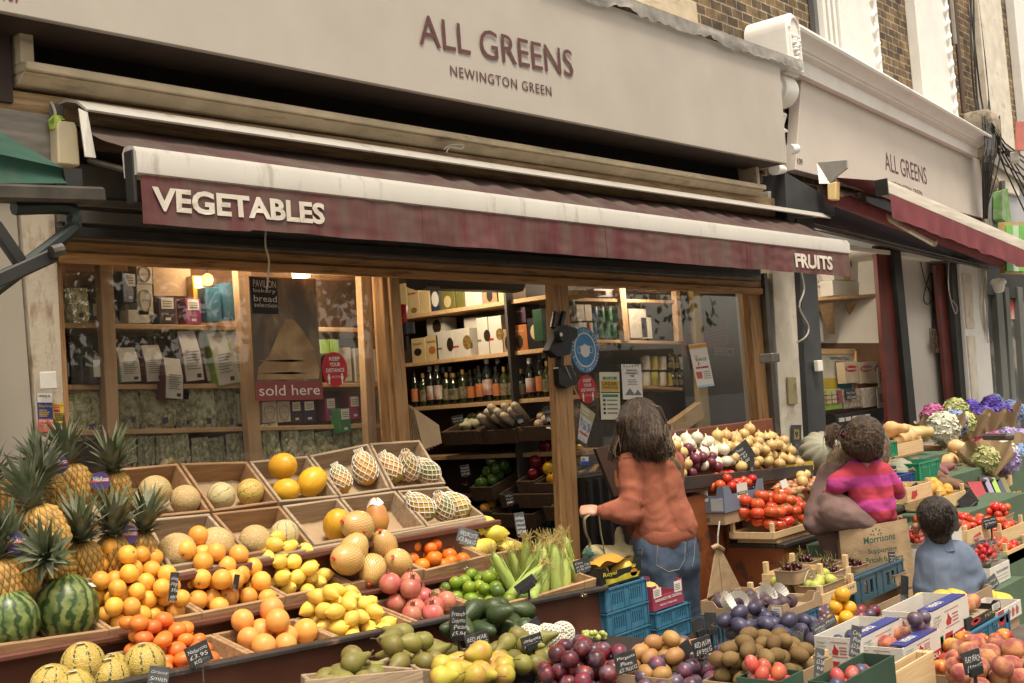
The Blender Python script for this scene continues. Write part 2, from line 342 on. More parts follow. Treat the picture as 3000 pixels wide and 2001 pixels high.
MB().bb((6.28,.62,0),(6.33,4.2,2.6)).build("partition",mat("partition_board",(.10,.065,.04),.9),B)
MB().bb((2.3,.06,2.62),(9,4.2,2.7)).build("ceiling",mat("inside_ceiling",(.3,.24,.17),.9),B)
MB().bb((2.3,.06,.002),(9,4.2,.02)).build("inside_floor",mat("inside_floor",(.12,.09,.06),.8),B)
s0,s1,s2=at(-60,21,Y=-.35),at(2307,480,Y=-.35),at(2284,184,Y=-.33)
SG=thing("shop_sign","long cream fascia board reading ALL GREENS above the left shop's maroon awning","sign",s0)
MB().slab([s0,s1,s2,V((s0 .x,-.33,s0 .z+.82))],(0,.03,0)).build("sign_board",cream,SG,bevel=.004)
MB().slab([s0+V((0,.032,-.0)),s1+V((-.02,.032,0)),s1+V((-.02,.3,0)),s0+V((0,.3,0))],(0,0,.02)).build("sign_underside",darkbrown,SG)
MB().slab([s1+V((-.005,.031,0)),s2+V((-.005,.031,0)),s2+V((-.005,.3,0)),s1+V((-.005,.3,0))],(-.02,0,0)).build("sign_return",cream,SG)
d=(s1-s0).normalized()
def sgtext(t,x0,y0,x1,y1,hpx,Y,m,parent,bold,space=1.0,mid=None):
 p,q=at(x0,y0,Y=Y),at(x1,y1,Y=Y);h=hpx/ppm((p+q)/2)
 return text(t,p,q-p,ZA,m,w=(q-p).length,h=h,parent=parent,bold=bold,space=space)
sgtext("ALL GREENS",1229,129,1681,227,86,-.349,maroonpaint,SG,.002)
sgtext("NEWINGTON GREEN",1320,222,1616,282,30,-.349,maroonpaint,SG,.006,1.15)
sgtext("107",8,0,62,12,40,-.349,mat("sign_red",(.25,.03,.04),.5),SG,.02)
pl=glassmat("grey_sheet",.5,(.42,.42,.43),.25,dirt=.5)
def shfn(u,v):
 x=5.3+u*(8.62-5.3);zt=s2 .z+(x-s2 .x)*.01+.045
 n1=noise.noise(V((x*3,v*2,1)));n2=noise.noise(V((x*14,v*3,5)))
 if v<.5:return V((x,.05-(v/.5)*.41,zt+.02+.015*n1+.008*n2))
 k=(v-.5)/.5;return V((x,-.372+.018*n1*k+.012*n2*k,zt+.015-k*(.085+.045*n1+.02*n2)))
tag(MB().grid(shfn,120,10).build("plastic_sheet",pl,smooth=True),"crumpled silvery plastic sheet draped over the top edge of the long sign","plastic sheet")
AW=thing("awning","long maroon awning lettered VEGETABLES and FRUITS with a white front bar","awning",(2.42,0,2.85))
XL,XR=2.45,8.5
hz=lambda x:2.865+(x-2.4)*.004
def prof(X,P):return[V((X,y,z))for y,z in P]
hp=[(-.02,.07),(-.16,.07),(-.24,.045),(-.31,-.005),(-.305,-.012),(-.235,.035),(-.16,.058),(-.02,.058)]
MB().rings([prof(x,[(y,hz(x)+z)for y,z in hp])for x in[2.43+i*(9.02-2.43)/16 for i in range(17)]]).build("cover",alu,AW,smooth=True,ang=30)
MB().tube([V((2.46,-.12,2.80)),V((8.7,-.12,2.82))],.05,14).build("roller",winetop,AW,smooth=True)
bz=lambda x:2.655-(x-2.4)*.0035
def roof(u,v):
 x=XL+u*(XR-XL);y0,y1=-.15,-.585;z0,z1=hz(x)-.02,bz(x)-.005
 wv=.010*math.sin(x*26+2*v)*(1 if x>4.3 else.1)*math.sin(v*3.14)+.03*noise.noise(V((x*1.3,v*1.5,3)))*math.sin(v*3.14)
 return V((x,y0+(y1-y0)*v,z0+(z1-z0)*v+wv-.01*math.sin(v*3.14)))
MB().grid(roof,260,10).build("canvas_roof",winetop,AW,smooth=True)
bp=[(-.57,-.0),(-.60,.004),(-.63,-.004),(-.648,-.03),(-.65,-.105),(-.64,-.112),(-.56,-.112),(-.555,-.02)]
MB().rings([prof(x,[(y,bz(x)+z)for y,z in bp])for x in[2.415+i*(8.56-2.415)/12 for i in range(13)]]).build("front_bar",alu,AW,smooth=True,ang=35)
def val(u,v):
 x=2.43+u*(8.545-2.43);L=.178 if x>2.9 else.185
 fz=v*v
 wv=fz*(.013*noise.noise(V((x*2.2,0,7)))+.008*noise.noise(V((x*7,v,2))))+.004*noise.noise(V((x*9,v*4,11)))
 return V((x,-.638-wv*1.2-.004,bz(x)-.108-v*(L+.006*noise.noise(V((x*3,1,1))))))
MB().grid(val,300,12).build("valance",wine,AW,smooth=True)
for sx in(3.9,5.35,6.95):MB().tube([val((sx-2.43)/6.115,k/6)+V((0,-.0015,0))for k in range(7)],.003,5).build("seam",wine,AW)
def valtext(t,x0,x1,z0,h,bold):
 vs,fs=text_mesh(t,bold);a0=min(v.x for v in vs);a1=max(v.x for v in vs);b0=min(v.y for v in vs);b1=max(v.y for v in vs)
 mb=MB();P=[]
 for v in vs:
  x=x0+(v.x-a0)/(a1-a0)*(x1-x0);z=z0+(v.y-b0)/(b1-b0)*h;q=val((x-2.43)/6.115,max(0,min(1,(bz(x)-.108-z)/.178)))
  P.append(V((x,q.y-.006,z)))
 mb.add(P,fs);return mb.build("lettering",offwhite,AW)
p,q=at(448,616,Y=-.645),at(953,664,Y=-.645)
valtext("VEGETABLES",p.x,q.x,(p.z+q.z)/2+.004,71/ppm((p+q)/2)*.94,.035)
p,q=at(2330,783,Y=-.645),at(2440,794,Y=-.645)
valtext("FRUITS",p.x,q.x,(p.z+q.z)/2+.002,42/ppm((p+q)/2),.04)
a=at(85,440,Y=-.06);MB().bb((2.05,-.13,2.60),(2.42,-.03,2.87)).build("mounting_block",mat("grey_timber",(.26,.235,.2),.8,vary=.25,scale=5,stretch=(1,6,6)),AW,bevel=.006)
for px,py in((166,325),(166,385),(168,418)):MB().box(at(px,py,Y=-.134),(.06,.008,.05)).build("bolt_plate",greymetal,AW,bevel=.003)
m_=at(203,484,Y=-.19);mb=MB();mb.rings([[V((m_.x+dx*s_,-.16+dy,m_.z+z))for dx,dy in((-.045,-.035),(.045,-.035),(.045,.03),(-.045,.03))]for z,s_ in((0,1),(.03,1.02),(.15,.95),(.17,.8),(.178,.7))]);mb.build("motor_cover",mat("yellowed_plastic",(.5,.43,.28),.5,vary=.1),AW,bevel=.006)
mb=MB();mb.slab([V((2.405,-.29,hz(2.4)-.0)),V((2.425,-.32,hz(2.4)-.02)),V((2.425,-.36,2.66)),V((2.38,-.36,2.66))],(.004,.012,0));mb.build("side_trim",alu,AW)
MB().tube([at(262,470,Y=-.2),at(375,500,Y=-.5),at(385,480,Y=-.6)],.012,8).build("folding_arm",greymetal,AW)
MB().bb((2.41,-.63,2.44),(2.425,-.57,2.64)).build("end_bracket",darkmetal,AW,bevel=.005)
mb=MB();mb.tube([at(150,300,Y=-.14),at(162,330,Y=-.17),at(160,365,Y=-.16),at(176,372,Y=-.18)],.006,6);mb.build("cable",cable,AW)
MB().lathe([(.0,0),(.03,.005),(.035,.04),(.02,.06),(0,.065)],8,at(168,385,Y=-.16)).build("taped_joint",mat("yellow_tape",(.45,.5,.06),.5,(.1,.25,.05),scale=40),AW)
tag(MB().tube([at(779,670,Y=-.3),at(778,720,Y=-.32),at(788,760,Y=-.31),at(786,800,Y=-.3),at(782,848,Y=-.3)],.0045,6).build("pull_cord",mat("cream_cord",(.6,.52,.38),.8)),"thin cream cord dangling in front of the left shop window","cord")
lp=[at(1300,438,Y=-.21),at(1320,425,Y=-.22),at(1355,425,Y=-.22),at(1352,436,Y=-.22),at(1318,432,Y=-.22),at(1308,447,Y=-.22)]
tag(MB().tube(lp,.004,6).build("wire_loop",cable),"small loop of pale wire on the ledge under the long sign","wire")
tag(MB().tube([at(2348,800,Y=-.14),at(2356,850,Y=-.14),at(2342,900,Y=-.14),at(2368,955,Y=-.14),at(2362,985,Y=-.14),at(2336,1003,Y=-.14)],.007,6).build("cable",cable),"white cable looping down the pilaster right of the word FRUITS","cable")
tag(MB().tube([at(2290,510,Y=-.1),at(2297,530,Y=-.12),at(2318,575,Y=-.12),at(2310,605,Y=-.12)],.006,6).build("cable",cable),"thin cable hanging below the right end of the long sign","cable")
LN=thing("neighbour_building","cream rendered wall of the neighbouring shop at the far left","building",(1.8,0,0))
MB().slab([at(-120,2600,Y=-.08),at(200,2600,Y=-.08),at(44,575,Y=-.08),at(-120,575,Y=-.08)],(0,.2,0)).build("rendered_wall",mat("cream_render",(.32,.28,.22),.8,vary=.05,scale=2,bump=.1,bscale=20),LN)
MB().slab([at(-120,575,Y=-.06),at(90,575,Y=-.06),at(70,300,Y=-.06),at(-120,300,Y=-.06)],(0,.2,0)).build("upper_wall",mat("stained_render",(.33,.26,.18),.9,vary=.2,dirt=(.08,.05,.03),dscale=4),LN)
GA=thing("green_awning","green canvas awning on a dark arm at the photo's left edge","awning",(1.6,-1,2.6))
Yg=-1.0
def gf(u,v):
 p=at(-260+u*445,395+u*97,Y=Yg);q=at(-260+u*455,538,Y=Yg);r=p.lerp(q,v);r.y+=.02*math.sin(v*3)-.01*v;return r
MB().grid(gf,20,8).build("canvas",greenc,GA,smooth=True)
MB().grid(lambda u,v:gf(u,0).lerp(gf(u,0)+V((0,.9,.45)),v),12,6).build("canvas_roof",greenc,GA)
MB().slab([at(185,492,Y=Yg),at(240,494,Y=Yg),at(242,545,Y=Yg),at(195,545,Y=Yg)],(0,.05,0)).build("bar_end",darkmetal,GA)
MB().bar(at(-260,560,Y=Yg-.02),at(296,575,Y=Yg-.02),.07,.05).build("front_bar",mat("dark_timber_bar",(.07,.058,.042),.7,vary=.3,scale=10),GA,bevel=.008)
MB().tube([at(40,608,Y=Yg),at(180,606,Y=Yg),at(213,622,Y=Yg),at(215,650,Y=Yg),at(190,690,Y=Yg),at(-60,880,Y=Yg-.02)],.024,8).build("arm",mat("green_black_steel",(.02,.028,.024),.4,metal=.3),GA,smooth=True)
MB().bar(at(-60,845,Y=Yg-.02),at(160,745,Y=Yg-.02),.04,.045).build("lower_arm",darkmetal,GA,bevel=.006)
MB().tube([at(150,738,Y=Yg-.06),at(182,730,Y=Yg-.06)],.02,10).build("pivot",greymetal,GA)
MB().bar(at(-20,655,Y=Yg-.02),at(60,770,Y=Yg-.02),.03,.04).build("strut",darkmetal,GA,bevel=.006)
MB().bar(at(10,660,Y=Yg-.02),at(80,760,Y=Yg-.02),.02,.03).build("strut",greymetal,GA,bevel=.006)
MB().lathe([(.0,.004),(.009,.006),(.013,.003),(.014,0)],12).build("eyelet",mat("brass",(.5,.38,.2),.4,metal=.7),GA)
e=GA.children[-1];e.rotation_euler=(R(90),0,0);e.location=at(151,517,Y=Yg-.02)
# ---------------------------------------------------------------- far shop (109)
N=thing("terrace_building","brick terrace shop with white cornice and window surrounds at right","building",(9,0,0))
MB().bb((8.62,.06,3),(16.5,.3,8)).build("brick_wall",brick,N)
ax=lambda x,y=80,Y=0:at(x,y,Y=Y).x
def surround(x0,x1,m,rope=True,d=.06):
 X0,X1=ax(x0),ax(x1);o=MB().bb((X0,-d,3.6),(X1,.06,7)).build("window_surround",m,N,bevel=.01)
 if rope:
  w_=.07;xc=X1-.14
  pts=[V((xc+.028*math.cos(t*.9),-d-.005+.02*math.sin(t*.9),4.0+t*.022))for t in range(120)]
  MB().tube(pts,.028,6).build("rope_moulding",m,N,smooth=True)
MB().bb((ax(2390),.0,3.9),(ax(2447),.05,7)).build("upper_window",mat("grey_window",(.14,.14,.14),.3),N)
mb=MB();
for k in range(3):mb.bb((ax(2400+k*18),-.05+.01*k,3.9),(ax(2408+k*18),.0,7))
mb.build("window_sash",white,N)
surround(2447,2558,white);surround(2672,2768,white);surround(2858,2925,peel,False);surround(2965,3010,white,False)
ca,cb_=at(2366,73,Y=-.33),at(2904,392,Y=-.33);cc,ce=at(2362,217,Y=-.16),at(2884,467,Y=-.16)
def corn(x):
 t=(x-8.7)/(cb_.x-8.7);zt=ca.z+(cb_.z-ca.z)*t;zb=cc.z+(ce.z-cc.z)*t;h=zt-zb
 P=[(.05,zt+.03),(-.28,zt+.01),(-.33,zt-.02),(-.335,zt-h*.13),(-.325,zt-h*.2),(-.285,zt-h*.27),(-.25,zt-h*.36),(-.235,zt-h*.45),(-.22,zt-h*.47),(-.215,zt-h*.52),(-.20,zt-h*.54),(-.165,zt-h*.57),(-.16,zb),(.05,zb)]
 return[V((x,y,z))for y,z in P]
MB().rings([corn(8.7+(cb_.x-8.7)*i/10)for i in range(11)]).build("cornice",white,N,smooth=True,ang=25)
mb=MB();xc,hw=8.58,.125
arch=[(-hw,4.02),(hw,4.02),(hw,4.36)]+[(hw*math.cos(t*math.pi/10),4.36+.13*math.sin(t*math.pi/10))for t in range(1,10)]+[(-hw,4.36)]
mb.rings([[V((xc+x,y,z))for x,z in arch]for y in(.04,-.34)]);mb.build("corbel_block",white,N,bevel=.01)
mb=MB();mb.tube([V((xc+.085*math.cos(t*math.pi/10),-.345,4.36+.09*math.sin(t*math.pi/10)))for t in range(11)],.012,6)
for p_ in((-.08,4.06,-.08,4.3),(.08,4.06,.08,4.3),(-.08,4.06,.08,4.06),(-.08,4.3,.08,4.3)):mb.tube([V((xc+p_[0],-.345,p_[1])),V((xc+p_[2],-.345,p_[3]))],.01,6)
mb.build("corbel_panel",white,N,smooth=True)
mb=MB()
for k in range(14):
 a_=random.Random(k);mb.lathe([(0,-.02),(.02,-.012),(.026,0),(.018,.014),(0,.02)],7,(xc+a_.uniform(-.04,.04),-.35,4.18+a_.uniform(-.09,.09)))
mb.build("corbel_flower",white,N,smooth=True)
mb=MB();sc_=[(math.cos(t*math.pi/12)*.13,math.sin(t*math.pi/12)*.13)for t in range(24)]
mb.rings([[V((xc+x,-.17+q[0]*(1 if abs(x)<.09 else.9),3.90+q[1]*(1 if abs(x)<.09 else.9)))for q in sc_]for x in(-.1,-.085,-.03,-.025,.025,.03,.085,.1)])
mb.slab([V((xc-.11,-.3,4.0)),V((xc+.11,-.3,4.0)),V((xc+.11,.04,4.0)),V((xc-.11,.04,4.0))],(0,0,.03));mb.bb((xc-.09,-.12,3.3),(xc+.09,.04,3.8));mb.build("corbel_scroll",white,N,smooth=True,ang=30)
mb=MB()
for s_ in(-1,1):mb.tube([V((xc+s_*.105,-.17+.1*(1-t/26)*math.cos(t*.45),3.9+.1*(1-t/26)*math.sin(t*.45)))for t in range(26)],.014,6)
mb.build("volute",white,N,smooth=True)
mb=MB();mb.rings([[V((xc+dx*s_,y,z))for dx,y in((-.07,.02),(.07,.02),(.07,yf),(-.07,yf))]for z,s_,yf in((3.78,1,-.1),(3.72,1.1,-.19),(3.62,1,-.15),(3.58,1.1,-.19),(3.56,.8,-.12),(3.44,.7,-.14),(3.36,.5,-.1),(3.33,.4,-.09))]);mb.build("corbel_leaf",white,N,bevel=.008)
mb=MB();mb.tube([at(2312,438,Y=-.2),at(2332,436,Y=-.2)],[.045,.04],10);mb.tube([at(2268,495,Y=-.18),at(2296,498,Y=-.18)],[.05,.03],10);mb.build("corbel_drop",white,N,smooth=True)
q=[at(2330,497,Y=-.1),at(2886,641,Y=-.1),at(2873,470,Y=-.1),at(2350,215,Y=-.1)]
S2=thing("shop_sign","shorter cream fascia board reading ALL GREENS and 109 above the farther shop","sign",q[0])
MB().slab(q,(0,.1,0)).build("sign_board",mat("lit_cream_paint",(.56,.50,.43),.5,vary=.04,scale=3,bump=.03,bscale=90,dirt=(.48,.42,.34),dscale=2,dlo=.55,dhi=.95),S2,bevel=.004)  # same cream made paler to carry the brighter light at this end
sgtext("ALL GREENS",2594,498,2716,542,53,-.1,maroonpaint,S2,.002)
sgtext("NEWINGTON GREEN",2614,547,2702,577,17,-.1,maroonpaint,S2,.014,1.15)
sgtext("109",2336,481,2352,486,20,-.1,maroonpaint,S2,.02)
post((2330,560),(2378,560),(2386,1560),(2440,1560),-.12,.14,"charcoal_pilaster",charc,N)
strip((2300,503),(2446,590),(2306,640),(2446,632),-.2,.2,"lintel_box",charc,N)
strip((2384,590),(2900,668),(2384,655),(2900,782),-.12,.14,"lintel",mat("gloss_black",(.012,.012,.013),.2,spec=.6),N)
strip((2384,655),(2900,782),(2384,668),(2900,790),-.10,.06,"lintel_trim",greymetal,N)
strip((2436,556),(2900,640),(2436,640),(2900,720),-.03,.05,"backing_board",darkmetal,N)
Yw=lambda x:.9+(x-2380)/210*(.25-.9)
def splay(x0,y0,x1,y1,y0b=None,off=0):return[at(x0,y1,Y=Yw(x0)-off),at(x1,y1,Y=Yw(x1)-off),at(x1,y0b or y0,Y=Yw(x1)-off),at(x0,y0,Y=Yw(x0)-off)]
nrm=V((-.5,-.86,0))
MB().slab(splay(2360,640,2592,1005),-nrm*.05).build("recess_wall",iwhite,N)
MB().slab(splay(2360,1005,2592,1900),-nrm*.05).build("recess_lower_wall",ibrown,N)
MB().bb((8.9,.03,2.72),(13.2,2.5,2.76)).build("recess_ceiling",iwhite,N)
MB().bb((8.62,.3,0),(8.7,3,2.7)).build("party_wall",iwhite,N);MB().box((9.75,.3,2.69),(.25,.08,.03)).build("added_fill_lamp",mat("fill_lamp_glow",(1,.85,.65),.4,emit=6),N);l3=bpy.data.lights.new("fill_lamp_light",'POINT');l3 .energy=13;l3 .color=(1,.86,.68);l3 .shadow_soft_size=.12;q3_=bpy.data.objects.new("fill_lamp_light",l3);COL.objects.link(q3_);q3_.location=(9.75,.28,2.6);adopt(q3_,N)  # fitting and point light added to brighten the recess
post((2566,719),(2612,724),(2622,1500),(2666,1500),.05,.04,"red_post",redpost,N)
post((2614,700),(2636,705),(2690,1500),(2712,1500),.0,.06,"door_frame",darkmetal,N)
post((2636,742),(2760,775),(2690,1500),(2800,1500),.16,.06,"grey_panel",pgrey,N)
strip((2634,728),(2790,762),(2634,748),(2790,782),.12,.03,"panel_trim",iwhite,N)
post((2741,776),(2781,769),(2797,1400),(2836,1400),.05,.04,"red_post",redpost,N)
post((2784,769),(2812,766),(2836,1400),(2862,1400),-.02,.08,"door_frame",darkmetal,N)
post((2812,762),(2880,757),(2860,1400),(2930,1400),-.06,.12,"white_pilaster",white,N)
mb=MB();[mb.slab(vpost((2822,803),(2846,806),(2834,962),(2856,962),-.075,.01)[0],(0,.01,0)),mb.slab(vpost((2835,985),(2857,985),(2850,1170),(2868,1170),-.075,.01)[0],(0,.01,0))];mb.build("pilaster_panel",peel,N)
mb=MB();e0=at(2915,420,Y=-.25);mb.rings([[V((e0 .x-.02+dx*k,y,e0 .z+z))for dx,y in((-.1,.05),(.13,.05),(.13,yf),(-.1,yf))]for z,k,yf in((-.35,.8,-.12),(-.18,.9,-.16),(-.16,1,-.22),(.1,1,-.3),(.28,1,-.3),(.36,.8,-.26),(.4,.4,-.2))]);mb.build("end_corbel",grimy,N,bevel=.02)
mb=MB();sc2=e0+V((.02,0,-.42));mb.rings([[V((sc2 .x+x,-.1+qq[0]*.9,sc2 .z+qq[1]*.9))for qq in sc_]for x in(-.1,.1)]);mb.bb((sc2 .x-.09,-.08,sc2 .z-.6),(sc2 .x+.07,.05,sc2 .z));mb.build("end_scroll",grimy,N,smooth=True,ang=30)
A2=thing("awning","brighter maroon awning of the farther shop with weathered cream front bar","awning",(9.1,0,3))
p0,p1,p2,p3=at(2393,476,Y=-.2),at(2480,469,Y=-.5),at(2480,500,Y=-.5),at(2400,538,Y=-.25)
MB().poly([p0,at(2440,468,Y=-.35),p1,at(2481,492,Y=-.5),at(2452,515,Y=-.4),at(2432,538,Y=-.33),p3],(.03,0,0)).build("end_plate",mat("galvanised",(.48,.46,.42),.45,metal=.3,vary=.15),A2)
MB().slab([at(2422,540,Y=-.33),at(2450,530,Y=-.4),at(2448,586,Y=-.4),at(2424,585,Y=-.33)],(.08,0,0)).build("motor_cover",mat("cream_yellow_plastic",(.55,.40,.17),.5),A2,bevel=.008)
x9,x13=at(2594,530,Y=-.78).x,13.4
tz=lambda x:at(2594,524,Y=-.78).z+(at(2999,703,Y=-.78).z-at(2594,524,Y=-.78).z)*(x-x9)/(at(2999,703,Y=-.78).x-x9)
hz2=lambda x:3.03+(tz(x)-tz(x9))
MB().grid(lambda u,v:V((x9+.02+u*(x13-x9),-.3-v*.47,tz(x9+u*(x13-x9))+.12*(1-v)-.015+.006*math.sin(u*60))),60,4).build("canvas_roof",wine2,A2,smooth=True)
MB().tube([V((x9+.05,-.3,tz(x9)-.06)),V((x13,-.3,tz(x13)-.06))],.065,12).build("roller",wine2,A2,smooth=True)
bp2=[(-.72,0),(-.76,.004),(-.79,-.01),(-.80,-.05),(-.80,-.115),(-.79,-.12),(-.72,-.12)]
MB().rings([prof(x,[(y,tz(x)+z)for y,z in bp2])for x in(x9,x9+1.2,x9+2.4,x13)]).build("front_bar",mat("weathered_cream_bar",(.6,.54,.45),.5,(.45,.39,.31),scale=5,stretch=(.4,6,6)),A2,smooth=True,ang=35)
def val2(u,v):
 x=x9+.02+u*(x13-x9);fz=v*v
 return V((x,-.795-fz*(.006*math.sin(x*19)+.02*noise.noise(V((x*3,0,0))))-.004,tz(x)-.118-v*(.19+.012*noise.noise(V((x*4,1,1)))+.004*math.sin(x*9))))
MB().grid(val2,160,8).build("valance",wine2,A2,smooth=True)
MB().tube([at(2455,570,Y=-.35),at(2520,590,Y=-.3),at(2640,660,Y=-.4),at(2740,715,Y=-.7)],.028,8).build("folding_arm",mat("tan_arm",(.33,.26,.19),.5),A2)
MB().lathe([(.0,-.05),(.05,-.04),(.05,.04),(0,.05)],10,at(2520,582,Y=-.32)).build("arm_elbow",greymetal,A2)
MB().bb((x9-.02,-.8,tz(x9)-.13),(x9-.003,-.7,tz(x9)-.0)).build("bar_end",darkmetal,A2)
strip((2860,690),(2960,735),(2860,696),(2960,741),-.4,.25,"rain_flap",alu,A2)
T3=thing("far_building","grey fronted shop with dark window posts at the right edge","building",(14,0,0))
MB().slab([at(2898,770,Y=-.02),at(3160,830,Y=-.02),at(3160,610,Y=-.02),at(2898,470,Y=-.02)],(0,.1,0)).build("fascia",mat("pale_grey_fascia",(.42,.42,.43),.5,vary=.05),T3)
MB().slab([at(2905,475,Y=-.1),at(3160,640,Y=-.1),at(3160,580,Y=-.1),at(2905,395,Y=-.1)],(0,.2,0)).build("cornice",mat("grey_cornice",(.42,.38,.33),.7,vary=.2),T3)
MB().slab([at(2880,860,Y=0.0),at(3160,900,Y=0.0),at(3160,800,Y=0.0),at(2880,760,Y=0.0)],(0,.1,0)).build("lintel",darkmetal,T3)
for x0,x1 in((2918,2936),(2944,2956),(2982,2996),(3020,3035)):
 post((x0,840),(x1,842),(x0+35,1350),(x1+35,1350),-.02,.08,"window_post",mat("green_grey_post",(.12,.125,.11),.5),T3)
MB().slab([at(2900,1400,Y=.05),at(3160,1400,Y=.05),at(3130,860,Y=.05),at(2870,850,Y=.05)],(0,.02,0)).build("glass_pane",mat("dark_shop_glass",(.10,.10,.10),.1,(.32,.28,.24),scale=3,lo=.5,hi=.6),T3)
MB().slab([at(2960,880,Y=.04),at(3060,890,Y=.04),at(3060,935,Y=.04),at(2960,935,Y=.04)],(0,.006,0)).build("window_banner",mat("red_banner",(.45,.04,.04),.5,(.6,.55,.5),scale=2),T3)
MB().bb((13.2,.4,0),(18,.5,3)).build("inside_wall",ibrown,T3)
GS=thing("green_sign","green and white boxed projecting sign with studded gold frame at far right","sign",at(2960,700,Y=-.3))
MB().slab([at(2944,800,Y=-.35),at(3030,806,Y=-.35),at(3030,650,Y=-.35),at(2940,650,Y=-.35)],(0,.06,0)).build("sign_frame",mat("gold_frame",(.45,.33,.12),.5),GS)
mb=MB()
for k in range(3):mb.slab([at(2950+k*18,794,Y=-.37),at(2967+k*18,795,Y=-.37),at(2967+k*18,660,Y=-.37),at(2950+k*18,660,Y=-.37)],(0,.015,0));mb.cur=1-mb.cur
mb.build("sign_panel",[mat("sign_green",(.16,.5,.08),.4),mat("sign_pale_green",(.5,.68,.42),.4)],GS)
GL=thing("sign_letter","tall flaking green letter on the pale fascia at far right","sign",at(2950,600,Y=-.1))
MB().poly([at(2936,560,Y=-.14),at(2952,552,Y=-.14),at(2962,640,Y=-.14),at(2960,660,Y=-.14),at(2936,640,Y=-.14)],(0,.1,0)).build("letter_face",mat("flaking_green",(.22,.5,.12),.5,(.5,.55,.4),scale=9),GL)
MB().poly([at(2934,530,Y=-.1),at(2945,528,Y=-.1),at(2946,585,Y=-.1),at(2936,590,Y=-.1)],(0,.08,0)).build("letter_side",greymetal,GL)
RS=tag(MB().slab([at(2985,440,Y=-.5),at(3030,440,Y=-.5),at(3030,355,Y=-.5),at(2985,355,Y=-.5)],(0,.04,0)).build("hanging_sign",mat("coral_sign",(.55,.16,.12),.5),bevel=.004),"coral red hanging sign high at the right edge","sign")
rnd=random.Random(4)
tag(MB().tube([at(2792,-20,Y=-.02),at(2824,330,Y=-.02)],.028,8).build("drain_pipe",mat("brown_pipe",(.11,.07,.05),.5)),"brown drainpipe on the brick between white window surrounds","pipe")
tag(MB().tube([at(2783,-20,Y=-.03),at(2797,130,Y=-.03)],.03,8).build("waste_pipe",mat("grey_pipe",(.3,.27,.23),.6)),"short grey pipe beside the brown drainpipe","pipe")
for k,(xa,xb,lab)in enumerate(((2845,2862,"black cable hanging left of the others down the brick"),(2852,2868,"black cable hanging straight beside a bracket on the brick"),(2840,2880,"black cable slanting across the brick toward the end corbel"),(2862,2900,"black cable nearest the peeling white surround"))):
 tag(MB().tube([at(xa,-20,Y=-.05),at((xa+xb)/2-8+k*4,170,Y=-.06),at(xb,320,Y=-.08),at(2900+k*6,400,Y=-.3)],.010,6).build("wall_cable",cableb),lab,"cable","black cables on the brick wall")
mb=MB()
for k in range(14):
 x=2895+rnd.uniform(-8,30);mb.tube([at(x+rnd.uniform(-15,10),340,Y=-.2),at(x+rnd.uniform(-10,15),420,Y=-.33),at(x+rnd.uniform(-20,5),500,Y=-.3),at(2885+rnd.uniform(-4,8),640,Y=-.16)],.009,5)
for k in range(8):mb.tube([at(2905,360+k*6,Y=-.3),at(2950+rnd.uniform(-10,10),420+k*12,Y=-.28),at(3010,470+k*rnd.uniform(5,25),Y=-.25)],.009,5)
tag(mb.build("cable_bundle",cableb),"tangled bundle of black cables over the grimy end corbel","cables")
FL=thing("floodlight","small white floodlight bracketed on the far fascia under the cables","light",at(2975,470,Y=-.3))
MB().box(at(2972,462,Y=-.35),(.18,.1,.11),(0,0,.3)).build("housing",white,FL,bevel=.01);MB().bar(at(2938,446,Y=-.3),at(2965,448,Y=-.33),.04,.03).build("bracket",black,FL)
BL=thing("bulkhead_lamp","round white plastic lamp on the white pilaster at far right","lamp",at(2925,830,Y=-.15))
MB().lathe([(.0,-.1),(.05,-.09),(.065,-.03),(.07,.0),(.085,.0),(.085,.03),(.06,.06),(0,.07)],14,at(2925,832,Y=-.18)).build("lamp_body",white,BL,smooth=True,ang=50)
MB().bar(at(2905,822,Y=-.08),at(2925,820,Y=-.17),.03,.03).build("bracket",cable,BL)
mb=MB()
for k in range(6):mb.tube([at(2872+k*3,770,Y=-.09),at(2880+k*3+rnd.uniform(-6,6),830,Y=-.1),at(2885+rnd.uniform(-6,8),900,Y=-.09),at(2890+k,960+k*9,Y=-.08)],.007,5)
tag(mb.build("cable_bundle",cable),"pale cables running down the white pilaster at far right","cables")
OB=thing("terrace_building","low brown shop row on the opposite side of the road, reflected in the windows","building",(6,-24,0))
MB().bb((-25,-30,0),(45,-24,3.3)).build("brick_wall",brick,OB);MB().bb((-25,-23.9,0),(45,-23.6,3)).build("shop_fronts",darkbrown,OB)
leafg=mat("tree_leaf",(.06,.09,.03),.6,vary=.3,scale=2)
def tree(x,y,h,lab,sd):
 T=thing("tree",lab,"tree",(x,y,0),"street trees opposite");rd=random.Random(sd);MB().tube([V((x,y,0)),V((x+.1,y,h*.35)),V((x,y,h*.8))],[.22,.17,.05],8).build("trunk",darkbrown,T);mb=MB()
 cl=[V((x+rd.gauss(0,1.3),y+rd.gauss(0,1.3),h*.7+rd.gauss(0,h*.14)))for _ in range(40)]
 for c in cl:
  for _ in range(60):
   p=c+V((rd.gauss(0,.45),rd.gauss(0,.45),rd.gauss(0,.4)));e=Euler((rd.uniform(0,6),rd.uniform(0,6),0)).to_matrix();mb.add([p+e@V(q)for q in((-.12,0,0),(0,-.07,0),(.14,0,0),(0,.07,0))],[(0,1,2,3)])
 mb.build("crown",leafg,T)
for k,(x,h)in enumerate(((11,6.5),(17.5,7.5),(25,7))):tree(x,-14,h,"leafy street tree across the road, reflected in the shop windows",k)
